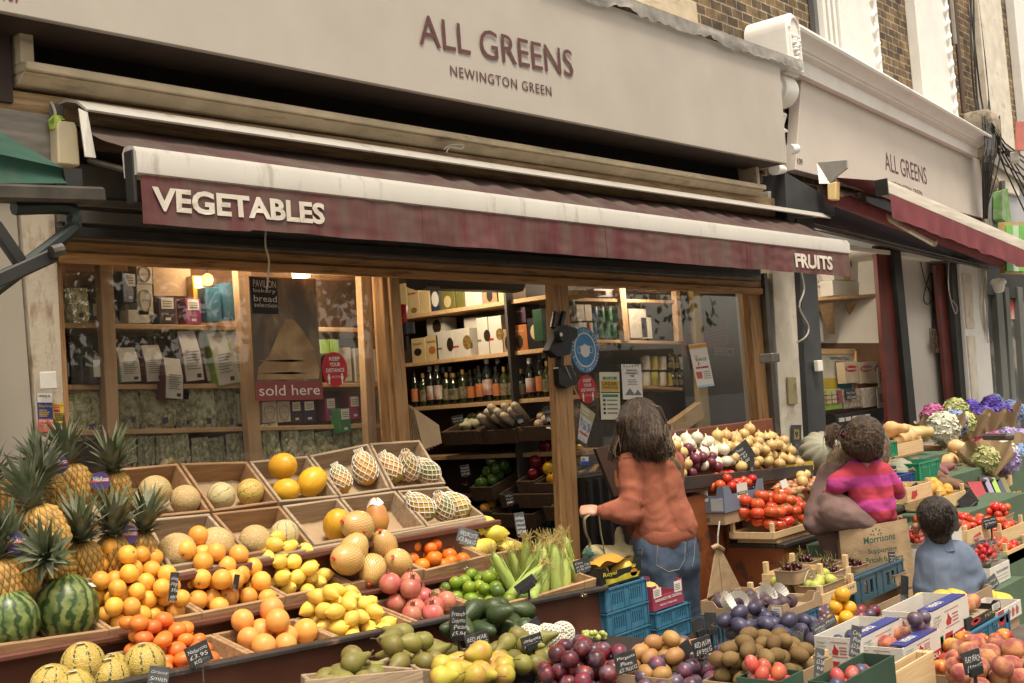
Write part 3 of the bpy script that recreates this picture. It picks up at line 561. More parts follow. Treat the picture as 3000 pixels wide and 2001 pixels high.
# ---------------------------------------------------------------- fruit and vegetable library
def fmat(name,c1,c2=None,rough=.45,scale=16,rnd=.15,bump=.1,bscale=200,lo=.35,hi=.7,**k):
 return mat(name,c1,rough,c2,scale=scale,lo=lo,hi=hi,rnd=rnd,bump=bump,bscale=bscale,bdist=.002,detail=4,**k)
def nodes_of(m):return m.node_tree.nodes,m.node_tree.links,m.node_tree.nodes["Principled BSDF"]
def stripemat(name,base,base2,stripe,n,width,wob=.5,net=None,nscale=60,rough=.5,soft=.15):
 m=mat(name,base,rough,base2,scale=22,rnd=.1);N_,L,p=nodes_of(m)
 src=p.inputs["Base Color"].links[0].from_socket
 tc=N_.new("ShaderNodeTexCoord");sp=N_.new("ShaderNodeSeparateXYZ");L.new(tc.outputs["Object"],sp.inputs[0])
 def mth(op,a,b=None,c=None):
  x=N_.new("ShaderNodeMath");x.operation=op
  for i,q in enumerate((a,b,c)):
   if q is None:continue
   if isinstance(q,(int,float)):x.inputs[i].default_value=q
   else:L.new(q,x.inputs[i])
  return x.outputs[0]
 th=mth('ARCTAN2',sp.outputs[1],sp.outputs[0])
 nz=N_.new("ShaderNodeTexNoise");nz.inputs["Scale"].default_value=40;nz.inputs["Detail"].default_value=5;L.new(tc.outputs["Object"],nz.inputs["Vector"])
 a=mth('MULTIPLY_ADD',th,n/2.0,mth('MULTIPLY',mth('SUBTRACT',nz.outputs[0],.5),wob*4))
 f=mth('ABSOLUTE',mth('SINE',a));mr=N_.new("ShaderNodeMapRange");mr.inputs[1].default_value=width;mr.inputs[2].default_value=width+soft;mr.inputs[3].default_value=1;mr.inputs[4].default_value=0
 L.new(f,mr.inputs[0]);x=N_.new("ShaderNodeMix");x.data_type='RGBA';L.new(mr.outputs[0],x.inputs[0]);L.new(src,x.inputs[6]);x.inputs[7].default_value=(*stripe,1)
 out=x.outputs[2]
 if net:out=addnet(m,out,net,nscale)
 L.new(out,p.inputs["Base Color"]);return m
def addnet(m,src,col,scale,w=.06,bump=.5):
 N_,L,p=nodes_of(m);tc=N_.new("ShaderNodeTexCoord")
 v=N_.new("ShaderNodeTexVoronoi");v.feature='DISTANCE_TO_EDGE';v.inputs["Scale"].default_value=scale;L.new(tc.outputs["Object"],v.inputs["Vector"])
 mr=N_.new("ShaderNodeMapRange");mr.inputs[1].default_value=w*.4;mr.inputs[2].default_value=w*2;mr.inputs[3].default_value=1;mr.inputs[4].default_value=0;L.new(v.outputs["Distance"],mr.inputs[0])
 x=N_.new("ShaderNodeMix");x.data_type='RGBA';L.new(mr.outputs[0],x.inputs[0]);L.new(src,x.inputs[6]);x.inputs[7].default_value=(*col,1)
 b=N_.new("ShaderNodeBump");b.inputs["Strength"].default_value=bump;b.inputs["Distance"].default_value=.002;L.new(mr.outputs[0],b.inputs["Height"]);L.new(b.outputs[0],p.inputs["Normal"])
 return x.outputs[2]
def netmelon(name,base,base2,net,scale=110):
 m=mat(name,base,.65,base2,scale=18,rnd=.12);N_,L,p=nodes_of(m);src=p.inputs["Base Color"].links[0].from_socket
 L.new(addnet(m,src,net,scale),p.inputs["Base Color"]);return m
K={}
def kind(key,name,cat,build,r,parts=()):
 """build: MB at unit scale (radius about 1) -> mesh; parts: [(name, MB, material)]"""
 mb,m=build;o=mb.build(name,m,smooth=True,ang=60);me=o.data;bpy.data.objects.remove(o);pl_=[]
 for pn,pm,mm in parts:
  q=pm.build(pn,mm,smooth=True,ang=50);pl_.append((pn,q.data));bpy.data.objects.remove(q)
 K[key]=(name,cat,me,pl_,r)
def inst(key,loc,rot=(0,0,0),s=1.0,label=None,group=None):
 name,cat,me,parts,r=K[key]
 o=bpy.data.objects.new(name,me);COL.objects.link(o);o.location=loc;o.rotation_euler=rot;o.scale=(s,)*3 if isinstance(s,(int,float))else s
 tag(o,label,cat,group)
 for pn,pme in parts:
  q=bpy.data.objects.new(pn,pme);COL.objects.link(q);q.parent=o
 return o
def ell(rx,rz,n=18,k=10,fn=None,taper=0.0):
 pr=[]
 for i in range(k+1):
  t=-math.pi/2+math.pi*i/k;z=math.sin(t);pr.append((max(1e-4,rx*math.cos(t)*(1+taper*z)),rz*z))
 return MB().lathe(pr,n,fn=fn)
def dimple(r,d=.12,w=.25):
 def fn(q,a):
  rr=math.hypot(q.x,q.y)/r;q.z-=math.copysign(1,q.z)*r*d*math.exp(-(rr/w)**2);return q
 return fn
def pr_lathe(pts,r,n=18,fn=None):return MB().lathe([(a*r,b*r)for a,b in pts],n,fn=fn)
ro=.031
kind('orange','orange','orange',(ell(ro,ro*.96,20,12,dimple(ro,.08,.18)),fmat("orange_skin",(.80,.42,.06),(.76,.33,.045),.42,bump=.22,bscale=420)),ro,[("stem_scar",MB().lathe([(.0001,.0285),(.004,.029),(.0001,.0296)],8),mat("stem_scar",(.25,.2,.07)))])
kind('navel','orange','orange',(ell(ro*1.12,ro*1.1,20,12,dimple(ro,.08,.2)),fmat("navel_skin",(.80,.40,.07),(.76,.31,.05),.42,bump=.22,bscale=420)),ro*1.1,[("stem_scar",MB().lathe([(.0001,.0325),(.005,.0332),(.0001,.0337)],8),mat("stem_scar",(.25,.2,.07)))])
rm=.0265
kind('mandarin','mandarin','mandarin',(ell(rm*1.06,rm*.84,20,12,dimple(rm,.14,.22)),fmat("mandarin_skin",(.72,.20,.035),(.66,.15,.025),.38,bump=.25,bscale=380)),rm*.95,[("stem_scar",MB().lathe([(.0001,.0183),(.003,.0188),(.0001,.0194)],6),mat("stem_scar",(.25,.2,.07)))])
kind('naartjie','mandarin','mandarin',(ell(.0315,.028,20,12,dimple(rm,.12,.2)),fmat("naartjie_skin",(.74,.20,.02),(.70,.15,.012),.38,bump=.25,bscale=380)),.0298)
rg=.041
kind('grapefruit','grapefruit','grapefruit',(ell(rg,rg*.96,22,12,dimple(rg,.05,.2)),fmat("grapefruit_skin",(.74,.36,.09),(.72,.27,.055),.42,bump=.18,bscale=350)),rg)
rl=.028
lem=[(.001,-1.5),(.12,-1.48),(.2,-1.36),(.42,-1.18),(.74,-.8),(.95,-.3),(1.0,.05),(.93,.45),(.7,.85),(.42,1.1),(.24,1.22),(.13,1.38),(.001,1.42)]
kind('lemon','lemon','lemon',(pr_lathe(lem,rl),fmat("lemon_skin",(.78,.55,.10),(.74,.46,.06),.42,bump=.3,bscale=300)),rl*1.02)
kind('knobbly_lemon','lemon','lemon',(pr_lathe([(a*1.02,b*1.12)for a,b in lem],.036,fn=lambda q,a:q*(1+.05*math.sin(a*3+q.z*60))),fmat("pale_lemon_skin",(.72,.55,.08),(.60,.48,.07),.5,bump=.6,bscale=120)),.036)
lim=[(.001,-1.2),(.14,-1.17),(.3,-1.08),(.66,-.8),(.93,-.35),(1,.05),(.9,.5),(.6,.88),(.26,1.07),(.12,1.17),(.001,1.2)]
kind('lime','lime','lime',(pr_lathe(lim,.026),fmat("lime_skin",(.22,.29,.02),(.12,.21,.015),.35,rnd=.3,bump=.3,bscale=280)),.026)
kind('lime_dark','lime','lime',(pr_lathe(lim,.0255),fmat("dark_lime_skin",(.07,.15,.02),(.13,.22,.025),.35,rnd=.3,bump=.5,bscale=180)),.026)
def crownleaf(mb,base,d,L_,w,curl,m=6):
 d=d.normalized();sd=d.cross(ZA);sd=sd.normalized()if sd.length>.01 else V((1,0,0));up=sd.cross(d);pts=[]
 for i in range(m+1):
  t=i/m;p=base+d*L_*t+up*(-curl*L_*t*t);ww=w*(1-t)**.75*(.75+.9*t*(1-t));n2=up*ww*.35
  pts.append((p-sd*ww+n2,p,p+sd*ww+n2))
 vs=[q for r_ in pts for q in r_];fs=[]
 for i in range(m):fs+=[(3*i,3*i+1,3*i+4,3*i+3),(3*i+1,3*i+2,3*i+5,3*i+4)]
 mb.add(vs,fs)
pomcrown=MB()
pomcrown.lathe([(.012,.036),(.009,.042),(.0095,.05),(.008,.05),(.006,.042)],10)
for k in range(6):a=k*math.pi/3;pomcrown.add([V((.0095*math.cos(a-.4),.0095*math.sin(a-.4),.049)),V((.0095*math.cos(a+.4),.0095*math.sin(a+.4),.049)),V((.014*math.cos(a),.014*math.sin(a),.06))],[(0,1,2)])
kind('pomegranate','pomegranate','pomegranate',(ell(.041,.039,20,12,lambda q,a:q*(1+.02*math.cos(6*a))),fmat("pomegranate_skin",(.50,.10,.085),(.56,.24,.15),.35,scale=20,rnd=.2)),.041,[("crown",pomcrown,mat("pomegranate_crown",(.3,.1,.06)))])
def stemmb(z,l,r=.0016,bend=.012):return MB().tube([V((0,0,z)),V((bend*.2,0,z+l*.4)),V((bend,0,z+l))],[r*1.3,r,r*1.4],6)
pear=[(.001,-.98),(.25,-1),(.62,-.86),(.9,-.5),(1.0,-.05),(.95,.35),(.78,.75),(.56,1.15),(.40,1.55),(.31,1.9),(.22,2.12),(.1,2.2),(.001,2.2)]
kind('pear','pear','pear',(pr_lathe(pear,.033),fmat("conference_skin",(.20,.18,.04),(.15,.10,.035),.5,scale=14,rnd=.2,lo=.45,hi=.75,dirt=(.10,.07,.025),dscale=60,dlo=.6,dhi=.7)),.034,[("stem",stemmb(.07,.022),mat("twig",(.12,.08,.04)))])
pear2=[(.001,-.95),(.25,-.98),(.62,-.84),(.9,-.5),(1.0,-.05),(.93,.35),(.72,.72),(.5,1.05),(.36,1.3),(.25,1.48),(.1,1.55),(.001,1.55)]
kind('red_pear','pear','pear',(pr_lathe(pear2,.036),fmat("yellow_pear_skin",(.44,.37,.05),(.42,.15,.05),.4,scale=20,rnd=.12,lo=.45,hi=.72,dirt=(.3,.2,.05),dscale=90,dlo=.64,dhi=.7)),.036,[("stem",stemmb(.054,.024),mat("twig",(.12,.08,.04)))])
avo=[(.001,-1.1),(.35,-1.05),(.75,-.8),(1.0,-.2),(.97,.3),(.8,.85),(.6,1.4),(.42,1.75),(.2,1.95),(.001,2.0)]
kind('avocado','avocado','avocado',(pr_lathe(avo,.038),fmat("avocado_skin",(.022,.04,.012),(.05,.07,.02),.4,bump=.7,bscale=130)),.038)
kind('plum','plum','plum',(ell(.0265,.0255,18,10,dimple(.0265,.1,.25)),fmat("plum_skin",(.06,.018,.028),(.26,.025,.022),.32,scale=22,rnd=.35,lo=.42,hi=.62,dirt=(.17,.12,.15),dscale=26,dlo=.5,dhi=.75)),.0265)
kind('red_plum','plum','plum',(ell(.026,.025,18,10,dimple(.026,.1,.25)),fmat("dark_plum_skin",(.055,.035,.06),(.17,.03,.04),.32,scale=22,rnd=.4,lo=.5,hi=.66,dirt=(.17,.14,.175),dscale=24,dlo=.46,dhi=.75)),.026)
kind('black_plum','plum','plum',(ell(.024,.031,16,10),fmat("damson_skin",(.035,.03,.06),(.08,.075,.13),.4,scale=14,rnd=.2)),.027)
kind('yellow_plum','plum','plum',(ell(.027,.026,18,10,dimple(.03,.1,.25)),fmat("yellow_plum_skin",(.75,.42,.03),(.70,.30,.02),.3,rnd=.1)),.027)
kind('victoria_plum','plum','plum',(ell(.018,.023,16,10),fmat("victoria_skin",(.50,.10,.05),(.40,.05,.06),.35,rnd=.2,dirt=(.45,.25,.2),dscale=30)),.019)
kind('kiwi','kiwi','kiwi fruit',(ell(.0215,.028,16,10),fmat("kiwi_skin",(.19,.115,.038),(.13,.075,.024),.75,bump=.6,bscale=500)),.0235)
kind('gold_kiwi','kiwi','kiwi fruit',(ell(.0235,.0295,16,10),fmat("gold_kiwi_skin",(.38,.20,.065),(.32,.155,.05),.5,bump=.15,bscale=300)),.0255)
def seam(r):
 def fn(q,a):
  d=1-.12*math.exp(-((a-math.pi)/.35)**2)*(1-abs(q.z)/r*.6);rr=math.hypot(q.x,q.y)/r;q=V((q.x*d,q.y*d,q.z));q.z-=(q.z>0)*r*.16*math.exp(-(rr/.3)**2);return q
 return fn
kind('peach','peach','peach',(ell(.032,.030,20,12,seam(.031)),fmat("peach_skin",(.56,.25,.10),(.26,.05,.045),.7,scale=24,rnd=.2,lo=.35,hi=.6,sheen=.15)),.031)
kind('nectarine','nectarine','nectarine',(ell(.031,.030,20,12,seam(.031)),fmat("nectarine_skin",(.66,.27,.05),(.28,.025,.02),.3,scale=24,rnd=.2,lo=.38,hi=.58)),.0305)
cal=MB()
for k in range(6):
 a=k*math.pi/3;crownleaf(cal,V((.003*math.cos(a),.003*math.sin(a),.031)),V((math.cos(a),math.sin(a),.12)),.026,.0035,.25,4)
cal.tube([V((0,0,.028)),V((.002,0,.040))],.0022,6)
kind('tomato','tomato','tomato',(ell(.042,.034,28,12,lambda q,a:V((q.x*(1+.045*math.cos(7*a)),q.y*(1+.045*math.cos(7*a)),q.z*(1-.2*math.exp(-(math.hypot(q.x,q.y)/.016)**2))))),fmat("tomato_skin",(.52,.055,.02),(.58,.10,.03),.22,rnd=.15,bump=0)),.038,[("calyx",cal,mat("tomato_green",(.10,.17,.04)))])
kind('small_tomato','tomato','tomato',(ell(.028,.027,16,10),fmat("small_tomato_skin",(.50,.04,.015),(.52,.08,.02),.2,rnd=.25,bump=0)),.028)
kind('plum_tomato','tomato','tomato',(ell(.023,.033,14,10),fmat("small_tomato_skin",(.50,.04,.015)),),.026)
oni=[(.001,-.9),(.15,-.88),(.6,-.75),(.93,-.35),(1,0),(.9,.42),(.6,.72),(.3,.86),(.15,.98),(.1,1.2),(.06,1.35),(.001,1.36)]
def onm(n,c1,c2):return fmat(n,c1,c2,.35,scale=12,rnd=.15,stretch=(5,5,.4),bump=.15,bscale=60)
kind('onion','onion','onion',(pr_lathe(oni,.036),onm("brown_onion_skin",(.60,.43,.17),(.46,.27,.09))),.036)
kind('white_onion','onion','onion',(pr_lathe(oni,.037),onm("white_onion_skin",(.68,.63,.50),(.62,.56,.38))),.037)
kind('red_onion','onion','onion',(pr_lathe(oni,.031),onm("red_onion_skin",(.10,.018,.03),(.16,.03,.05))),.031)
kind('shallot','shallot','shallot',(pr_lathe([(a*.9,b*1.35)for a,b in oni],.022),onm("shallot_skin",(.46,.22,.11),(.38,.15,.07))),.022)
sp_=[(.001,-2.3),(.12,-2.2),(.35,-1.9),(.7,-1.2),(.98,-.3),(1,.3),(.8,1.1),(.45,1.8),(.18,2.3),(.06,2.6),(.001,2.7)]
wob=lambda q,a:q+V((.012*math.sin(q.z*22),.006*math.sin(q.z*35+1),0))
kind('sweet_potato','sweet_potato','sweet potato',(pr_lathe(sp_,.036,fn=wob),fmat("pink_potato_skin",(.24,.10,.085),(.17,.065,.06),.75,rnd=.25,bump=.4,bscale=90)),.036)
kind('brown_yam','sweet_potato','sweet potato',(pr_lathe([(a*1.15,b*.85)for a,b in sp_],.044,fn=wob),fmat("brown_potato_skin",(.20,.105,.06),(.13,.065,.035),.8,rnd=.2,bump=.4,bscale=90)),.046)
bsq=[(.001,-1),(.3,-1.02),(.75,-.8),(1,-.3),(1,.15),(.82,.65),(.64,1.05),(.58,1.5),(.6,1.95),(.5,2.3),(.25,2.45),(.001,2.45)]
kind('squash','butternut_squash','squash',(pr_lathe(bsq,.065),fmat("squash_skin",(.60,.38,.17),(.54,.32,.13),.45,rnd=.08)),.065)
def ribs(n,k,flat=1):return lambda q,a:V((q.x*(1-k*abs(math.cos(n*a/2))**4),q.y*(1-k*abs(math.cos(n*a/2))**4),q.z*flat))
kind('pumpkin','pumpkin','pumpkin',(ell(.14,.11,48,14,ribs(12,.12)),fmat("grey_pumpkin_skin",(.26,.24,.17),(.17,.17,.12),.6,scale=10,bump=.3,bscale=60)),.13,[("stalk",stemmb(.1,.05,.012,.02),mat("stalk",(.3,.25,.14)))])
kind('gem_squash','small_squash','squash',(ell(.05,.036,32,10,ribs(10,.14)),fmat("orange_squash_skin",(.62,.28,.04),(.55,.34,.05),.5)),.045)
rib4=lambda q,a:V((q.x*(1-.16*abs(math.cos(2*a))**6),q.y*(1-.16*abs(math.cos(2*a))**6),q.z-.012*math.exp(-((math.hypot(q.x,q.y))/.014)**2)*(1 if q.z>0 else-1)))
def pepper(key,c1,c2):kind(key,'pepper','pepper',(ell(.043,.045,24,12,rib4),fmat(key+"_skin",c1,c2,.22,rnd=.15,bump=0)),.042,[("stalk",stemmb(.03,.022,.005,.006),mat("pepper_stalk",(.07,.13,.03)))])
pepper('yellow_pepper',(.62,.36,.02),(.6,.3,.02));pepper('green_pepper',(.05,.11,.02),(.08,.15,.03));pepper('red_pepper',(.22,.012,.012),(.15,.01,.012))
kind('aubergine','aubergine','aubergine',(pr_lathe(avo,.042),fmat("aubergine_skin",(.012,.006,.014),None,.15)),.042)
kind('courgette','courgette','courgette',(pr_lathe([(a*.6,b)for a,b in sp_],.045),fmat("courgette_skin",(.02,.05,.015),(.035,.07,.02),.4)),.028)
kind('marrow','courgette','courgette',(ell(.032,.055,16,10),fmat("pale_marrow_skin",(.36,.42,.14),(.30,.36,.10),.4)),.034)
kind('green_squash','green_squash','squash',(ell(.036,.04,18,10),fmat("green_squash_skin",(.015,.035,.014),(.03,.06,.02),.35)),.036)
kind('galia','melon','melon',(ell(.064,.062,24,14),netmelon("melon_net_skin",(.48,.31,.10),(.40,.27,.10),(.58,.45,.24))),.063)
kind('ripe_melon','melon','melon',(ell(.056,.056,24,14),stripemat("ripe_melon_skin",(.58,.36,.05),(.48,.28,.06),(.10,.11,.03),9,.06,.9,(.55,.42,.16),80)),.056)
kind('striped_melon','melon','melon',(ell(.062,.062,24,14,lambda q,a:q*(1+.012*math.cos(10*a))),stripemat("striped_melon_skin",(.46,.32,.05),(.40,.28,.05),(.035,.045,.015),9,.16,.55,(.50,.38,.12),90,soft=.16)),.062)
kind('pale_striped_melon','melon','melon',(ell(.058,.058,24,14),stripemat("pale_striped_skin",(.50,.40,.17),(.46,.36,.15),(.09,.085,.045),9,.09,.5,(.56,.47,.27),100,soft=.12)),.058)
kind('canary_melon','melon','melon',(ell(.062,.074,28,14,lambda q,a:q*(1+.008*math.sin(14*a+q.z*20))),fmat("canary_skin",(.72,.42,.025),(.68,.34,.02),.38,stretch=(4,4,.6),bump=.3,bscale=60)),.064)
kind('watermelon','watermelon','watermelon',(ell(.094,.103,32,18),stripemat("watermelon_skin",(.24,.27,.085),(.09,.14,.035),(.028,.06,.016),14,.34,1.15,None,rough=.35,soft=.55)),.095,[("price_sticker",MB().box((.03,-.062,.072),(.03,.018,.0015),(.62,.1,.3)),paper)])
kind('fig','fig','fig',(pr_lathe([(.001,-.95),(.4,-.95),(.85,-.6),(1,-.1),(.9,.35),(.6,.8),(.3,1.15),(.15,1.45),(.08,1.6),(.001,1.6)],.027),fmat("fig_skin",(.05,.032,.045),(.09,.055,.065),.55,scale=14)),.027)
kind('green_fig','fig','fig',(pr_lathe([(.001,-.95),(.4,-.95),(.85,-.6),(1,-.1),(.9,.35),(.6,.8),(.3,1.1),(.1,1.2),(.001,1.2)],.026),fmat("green_fig_skin",(.40,.42,.08),(.32,.36,.07),.5)),.026)
kind('cherry','cherry','cherry',(ell(.0125,.0115,12,8),fmat("cherry_skin",(.035,.004,.008),(.06,.006,.01),.15,bump=0)),.0125,[("stem",MB().tube([V((0,0,.01)),V((.004,.002,.03)),V((.014,.004,.048))],.0009,4),mat("cherry_stem",(.2,.2,.05)))])
kind('berry','blueberry','blueberry',(ell(.008,.0075,10,6),fmat("blueberry_skin",(.02,.023,.05),(.05,.055,.09),.6)),.008)
kind('strawberry','strawberry','strawberry',(pr_lathe([(.001,-1.3),(.3,-1.1),(.75,-.4),(1,.3),(.8,.7),(.001,.8)],.017,12),fmat("strawberry_skin",(.45,.02,.015),None,.3,dirt=(.55,.3,.05),dscale=120,dlo=.64,dhi=.7)),.017)
kind('grape','grape','grape',(ell(.011,.012,10,8),fmat("grape_skin",(.36,.42,.10),(.42,.42,.14),.25)),.011)
kind('mango','mango','mango',(pr_lathe([(a*.95,b*.72)for a,b in avo],.045),fmat("yellow_mango_skin",(.74,.50,.06),(.66,.42,.05),.4)),.042)
kind('carrot_turnip','turnip','turnip',(ell(.032,.03,14,10),fmat("turnip_skin",(.52,.40,.28),(.35,.10,.14),.5,scale=10,lo=.5)),.032)
kind('white_root','white_radish','radish',(MB().lathe([(.001,-.2),(.018,-.19),(.027,-.12),(.03,.0),(.03,.15),(.024,.2),(.001,.21)],14),fmat("radish_skin",(.52,.45,.33),(.44,.36,.25),.6)),.03)
kind('fennel','fennel','fennel',(pr_lathe([(.001,-.9),(.6,-.85),(1,-.3),(1,.2),(.7,.9),(.4,1.6),(.3,2.2),(.001,2.3)],.034),fmat("fennel_skin",(.50,.48,.33),(.40,.42,.22),.5)),.034)
def lerp4(q,u,v):return(q[0].lerp(q[1],u)).lerp(q[3].lerp(q[2],u),v)
def heap(key,q,n,label,group,mound=.0,seed=1,lie=0,jit=.07,tries=60,peak=(.5,.55),r=None,pad=None,keys=None,flat=1.0,minz=None):
 """q: base quad (front-left, front-right, back-right, back-left); lie: 0 any turn, 1 lying on its side, 2 upright"""
 rd=random.Random(seed);done=[];out=[]
 for i in range(n):
  k=rd.choice(keys)if keys else key
  rr=(r or K[k][4])*rd.uniform(1-jit,1+jit);s=rr/(r or K[k][4]);best=None;pd=(pad if pad is not None else rr*.8)
  wx=(q[1]-q[0]).length;wy=(q[3]-q[0]).length;pu,pv=min(.45,pd/wx),min(.45,pd/wy)
  for _ in range(tries):
   u,v=rd.uniform(pu,1-pu),rd.uniform(pv,1-pv);b=lerp4(q,u,v);z=b.z+rr*.9
   for(p,r2)in done:
    d2=(p.x-b.x)**2+(p.y-b.y)**2;R2=(rr+r2)*.94
    if d2<R2*R2:z=max(z,p.z+math.sqrt(R2*R2-d2)*flat)
   cost=(z-b.z)+mound*((u-peak[0])**2*1.6+(v-peak[1])**2)*.75
   if best is None or cost<best[0]:best=(cost,V((b.x,b.y,z)))
  p=best[1];done.append((p,rr))
  if lie==1:rot=(R(90)+rd.uniform(-.4,.4),rd.uniform(-.3,.3),R(rd.choice((40,220))+rd.uniform(-70,70)))
  elif lie==2:rot=(rd.uniform(-.3,.3),rd.uniform(-.3,.3),rd.uniform(0,6.3))
  else:rot=(rd.uniform(0,6.3),rd.uniform(0,6.3),rd.uniform(0,6.3))
  out.append(inst(k,p,rot,s,label,group))
 return out
grey_wood=wood("weathered_crate",(.38,.28,.18),(.25,.175,.105),dirt=(.12,.08,.05),dscale=6,dlo=.58,dhi=.8)
warm_wood=wood("warm_crate",(.33,.19,.09),(.23,.125,.06),dirt=(.12,.07,.04),dscale=6,dlo=.58,dhi=.8)
tan_board=wood("tray_front",(.42,.26,.13),(.27,.155,.075),dirt=(.11,.07,.045),dscale=7,dlo=.57,dhi=.8)
light_wood=wood("new_crate_wood",(.60,.43,.23),(.52,.35,.17),bump=.12)
brownpaint=mat("brown_paint",(.135,.048,.028),.42,vary=.15,scale=6,dirt=(.24,.14,.10),dscale=8,dlo=.62,dhi=.8,bump=.1,bscale=30)
orangepaint=mat("worn_orange_paint",(.23,.065,.018),.5,vary=.2,scale=5,dirt=(.045,.025,.018),dscale=4,dlo=.53,dhi=.62,bump=.15,bscale=25)
kraft=mat("kraft_paper",(.40,.275,.155),.8,vary=.12,scale=5,bump=.5,bscale=12,bdist=.02)
def tray(name,rim,depth,m,label,group=None,t=.014,lining=True,parent_parts=True):
 """shallow box: rim quad FL,FR,BR,BL (top edges), depth measured along the rim's normal"""
 T=thing(name,label,"crate",rim[0],group)
 nrm_=(rim[1]-rim[0]).cross(rim[3]-rim[0]).normalized();dn=-nrm_*depth
 c=(rim[0]+rim[1]+rim[2]+rim[3])/4
 def wall(a,b,inn,nm):
  i=(inn-(a+b)/2);i=(i-(b-a).normalized()*i.dot((b-a).normalized())).normalized()*t
  MB().slab([a+dn,b+dn,b,a],i).build(nm,m,T,bevel=.0025)
 d1=(rim[1]-rim[0]).normalized()*t;d2=(rim[2]-rim[3]).normalized()*t
 wall(rim[0],rim[1],c,"front_board");wall(rim[3],rim[2],c,"back_board")
 e=(rim[3]-rim[0]).normalized()*(t+.001)
 wall(rim[0]+e,rim[3]-e,c,"side_board");wall(rim[1]+e,rim[2]-e,c,"side_board")
 f=.02
 MB().slab([rim[0]+dn*.97,rim[1]+dn*.97,rim[2]+dn*.97,rim[3]+dn*.97],-nrm_*.008).build("base",m,T)
 if lining:
  q=[c+(p-c)*.93+dn*.93 for p in rim];rd=random.Random(int(abs(c.x)*1000))
  MB().grid(lambda u,v:lerp4(q,u,v)+nrm_*(.012*abs(noise.noise(V((u*4+c.x*9,v*4,2))))+.03*max(0,v-.75)*noise.noise(V((u*3+c.x*5,1,1)))),14,10).build("paper_lining",kraft,T,smooth=True)
 return T
chalk=mat("chalk_writing",(.62,.60,.56),.9,vary=.1);slate=mat("slate_card",(.028,.026,.026),.6,vary=.3,scale=30,dirt=(.10,.10,.10),dscale=18,dlo=.6,dhi=.85)
slateg=mat("grey_slate_card",(.085,.09,.095),.6,vary=.3,scale=20,dirt=(.16,.16,.16),dscale=18,dlo=.6,dhi=.85)
def sign(px,py,Y,wp,hp,lines,label,yaw=20,roll=0,lean=8,clip='clear',drop=.1,m=None,lay=(.08,.9),fit=.82,Z=None):
 """price card centred on photo position (px,py) at depth Y; wp,hp: size in photo px"""
 c=at(px,py,Y=Y);s_=ppm(c);e=Euler((R(-lean),0,R(-yaw))).to_matrix()@Matrix.Rotation(R(-roll),3,'Y')
 x,up,n=e@V((1,0,0)),e@V((0,0,1)),e@V((0,-1,0));fs=abs((x-FW*x.dot(FW)).dot(RT));
 w_,h_=wp/s_/max(.55,fs),hp/s_
 T=thing("price_sign",label,"price sign",c-up*h_/2,"chalk price cards on the stalls")
 MB().box(c,(w_,.004,h_),e).build("card",m or slate,T,bevel=.001)
 k=len(lines)
 for i,l in enumerate(lines):
  if not l:continue
  hh=h_*(lay[1]-lay[0])/max(1,k);z0=h_*(.5-(1-lay[1]))-hh*(i+1)
  wl=min(w_*fit,len(l)*hh*.62);
  text(l,c-x*(w_*fit/2 if i==0 or len(l)>4 else w_*.3)+up*(z0-0*h_)+n*.0025,x,up,chalk,w=wl,h=hh*.66,parent=T,off=.0008,bold=-.008,shear=.18,jit=.08,name="chalk_lettering")
 if clip:
  mc=clear if clip=='clear' else black
  b=c-up*(h_/2);MB().box(b+n*.004+up*.004,(w_*.7,.012,.022),e).build("clip",mc,T,bevel=.002)
  MB().tube([b,b-V((0,0,drop*.5)),b-V((0,-.01,drop))],.0035 if clip=='clear' else.005,6).build("stem",mc,T)
  MB().box(b-V((0,-.01,drop)),(.02,.03,.012)).build("grip",mc,T,bevel=.003)
 return T
 # ---------------------------------------------------------------- left stall: stand
def lattice(name,base,base2,line,n,kz,w,soft=.1,rough=.5,bump=.6,coat=0,inv=False):
 m=mat(name,base,rough,base2,scale=20,rnd=.12,coat=coat);N_,L,p=nodes_of(m);src=p.inputs["Base Color"].links[0].from_socket
 tc=N_.new("ShaderNodeTexCoord");sp=N_.new("ShaderNodeSeparateXYZ");L.new(tc.outputs["Object"],sp.inputs[0])
 def mth(op,a,b=None,c=None):
  x=N_.new("ShaderNodeMath");x.operation=op
  for i,q in enumerate((a,b,c)):
   if q is None:continue
   if isinstance(q,(int,float)):x.inputs[i].default_value=q
   else:L.new(q,x.inputs[i])
  return x.outputs[0]
 th=mth('ARCTAN2',sp.outputs[1],sp.outputs[0]);zz=mth('MULTIPLY',sp.outputs[2],kz)
 s1=mth('ABSOLUTE',mth('SINE',mth('MULTIPLY_ADD',th,n/2.0,zz)));s2=mth('ABSOLUTE',mth('SINE',mth('SUBTRACT',mth('MULTIPLY',th,n/2.0),zz)))
 mn=mth('MINIMUM',s1,s2);mr=N_.new("ShaderNodeMapRange");mr.inputs[1].default_value=w;mr.inputs[2].default_value=w+soft;mr.inputs[3].default_value=1;mr.inputs[4].default_value=0
 L.new(mn,mr.inputs[0]);x=N_.new("ShaderNodeMix");x.data_type='RGBA';L.new(mr.outputs[0],x.inputs[0]);L.new(src,x.inputs[6]);x.inputs[7].default_value=(*line,1);L.new(x.outputs[2],p.inputs["Base Color"])
 b=N_.new("ShaderNodeBump");b.inputs["Strength"].default_value=bump;b.inputs["Distance"].default_value=.004;b.invert=not inv;L.new(mr.outputs[0],b.inputs["Height"]);L.new(b.outputs[0],p.inputs["Normal"])
 return m
pn,pk=16,62
def pinefn(q,a):
 s_=min(abs(math.sin(pn/2*a+q.z*pk)),abs(math.sin(pn/2*a-q.z*pk)));r_=math.hypot(q.x,q.y)
 d=1+(.13*s_**.6-.07+(.05 if s_>.9 else 0));return V((q.x*d,q.y*d,q.z))
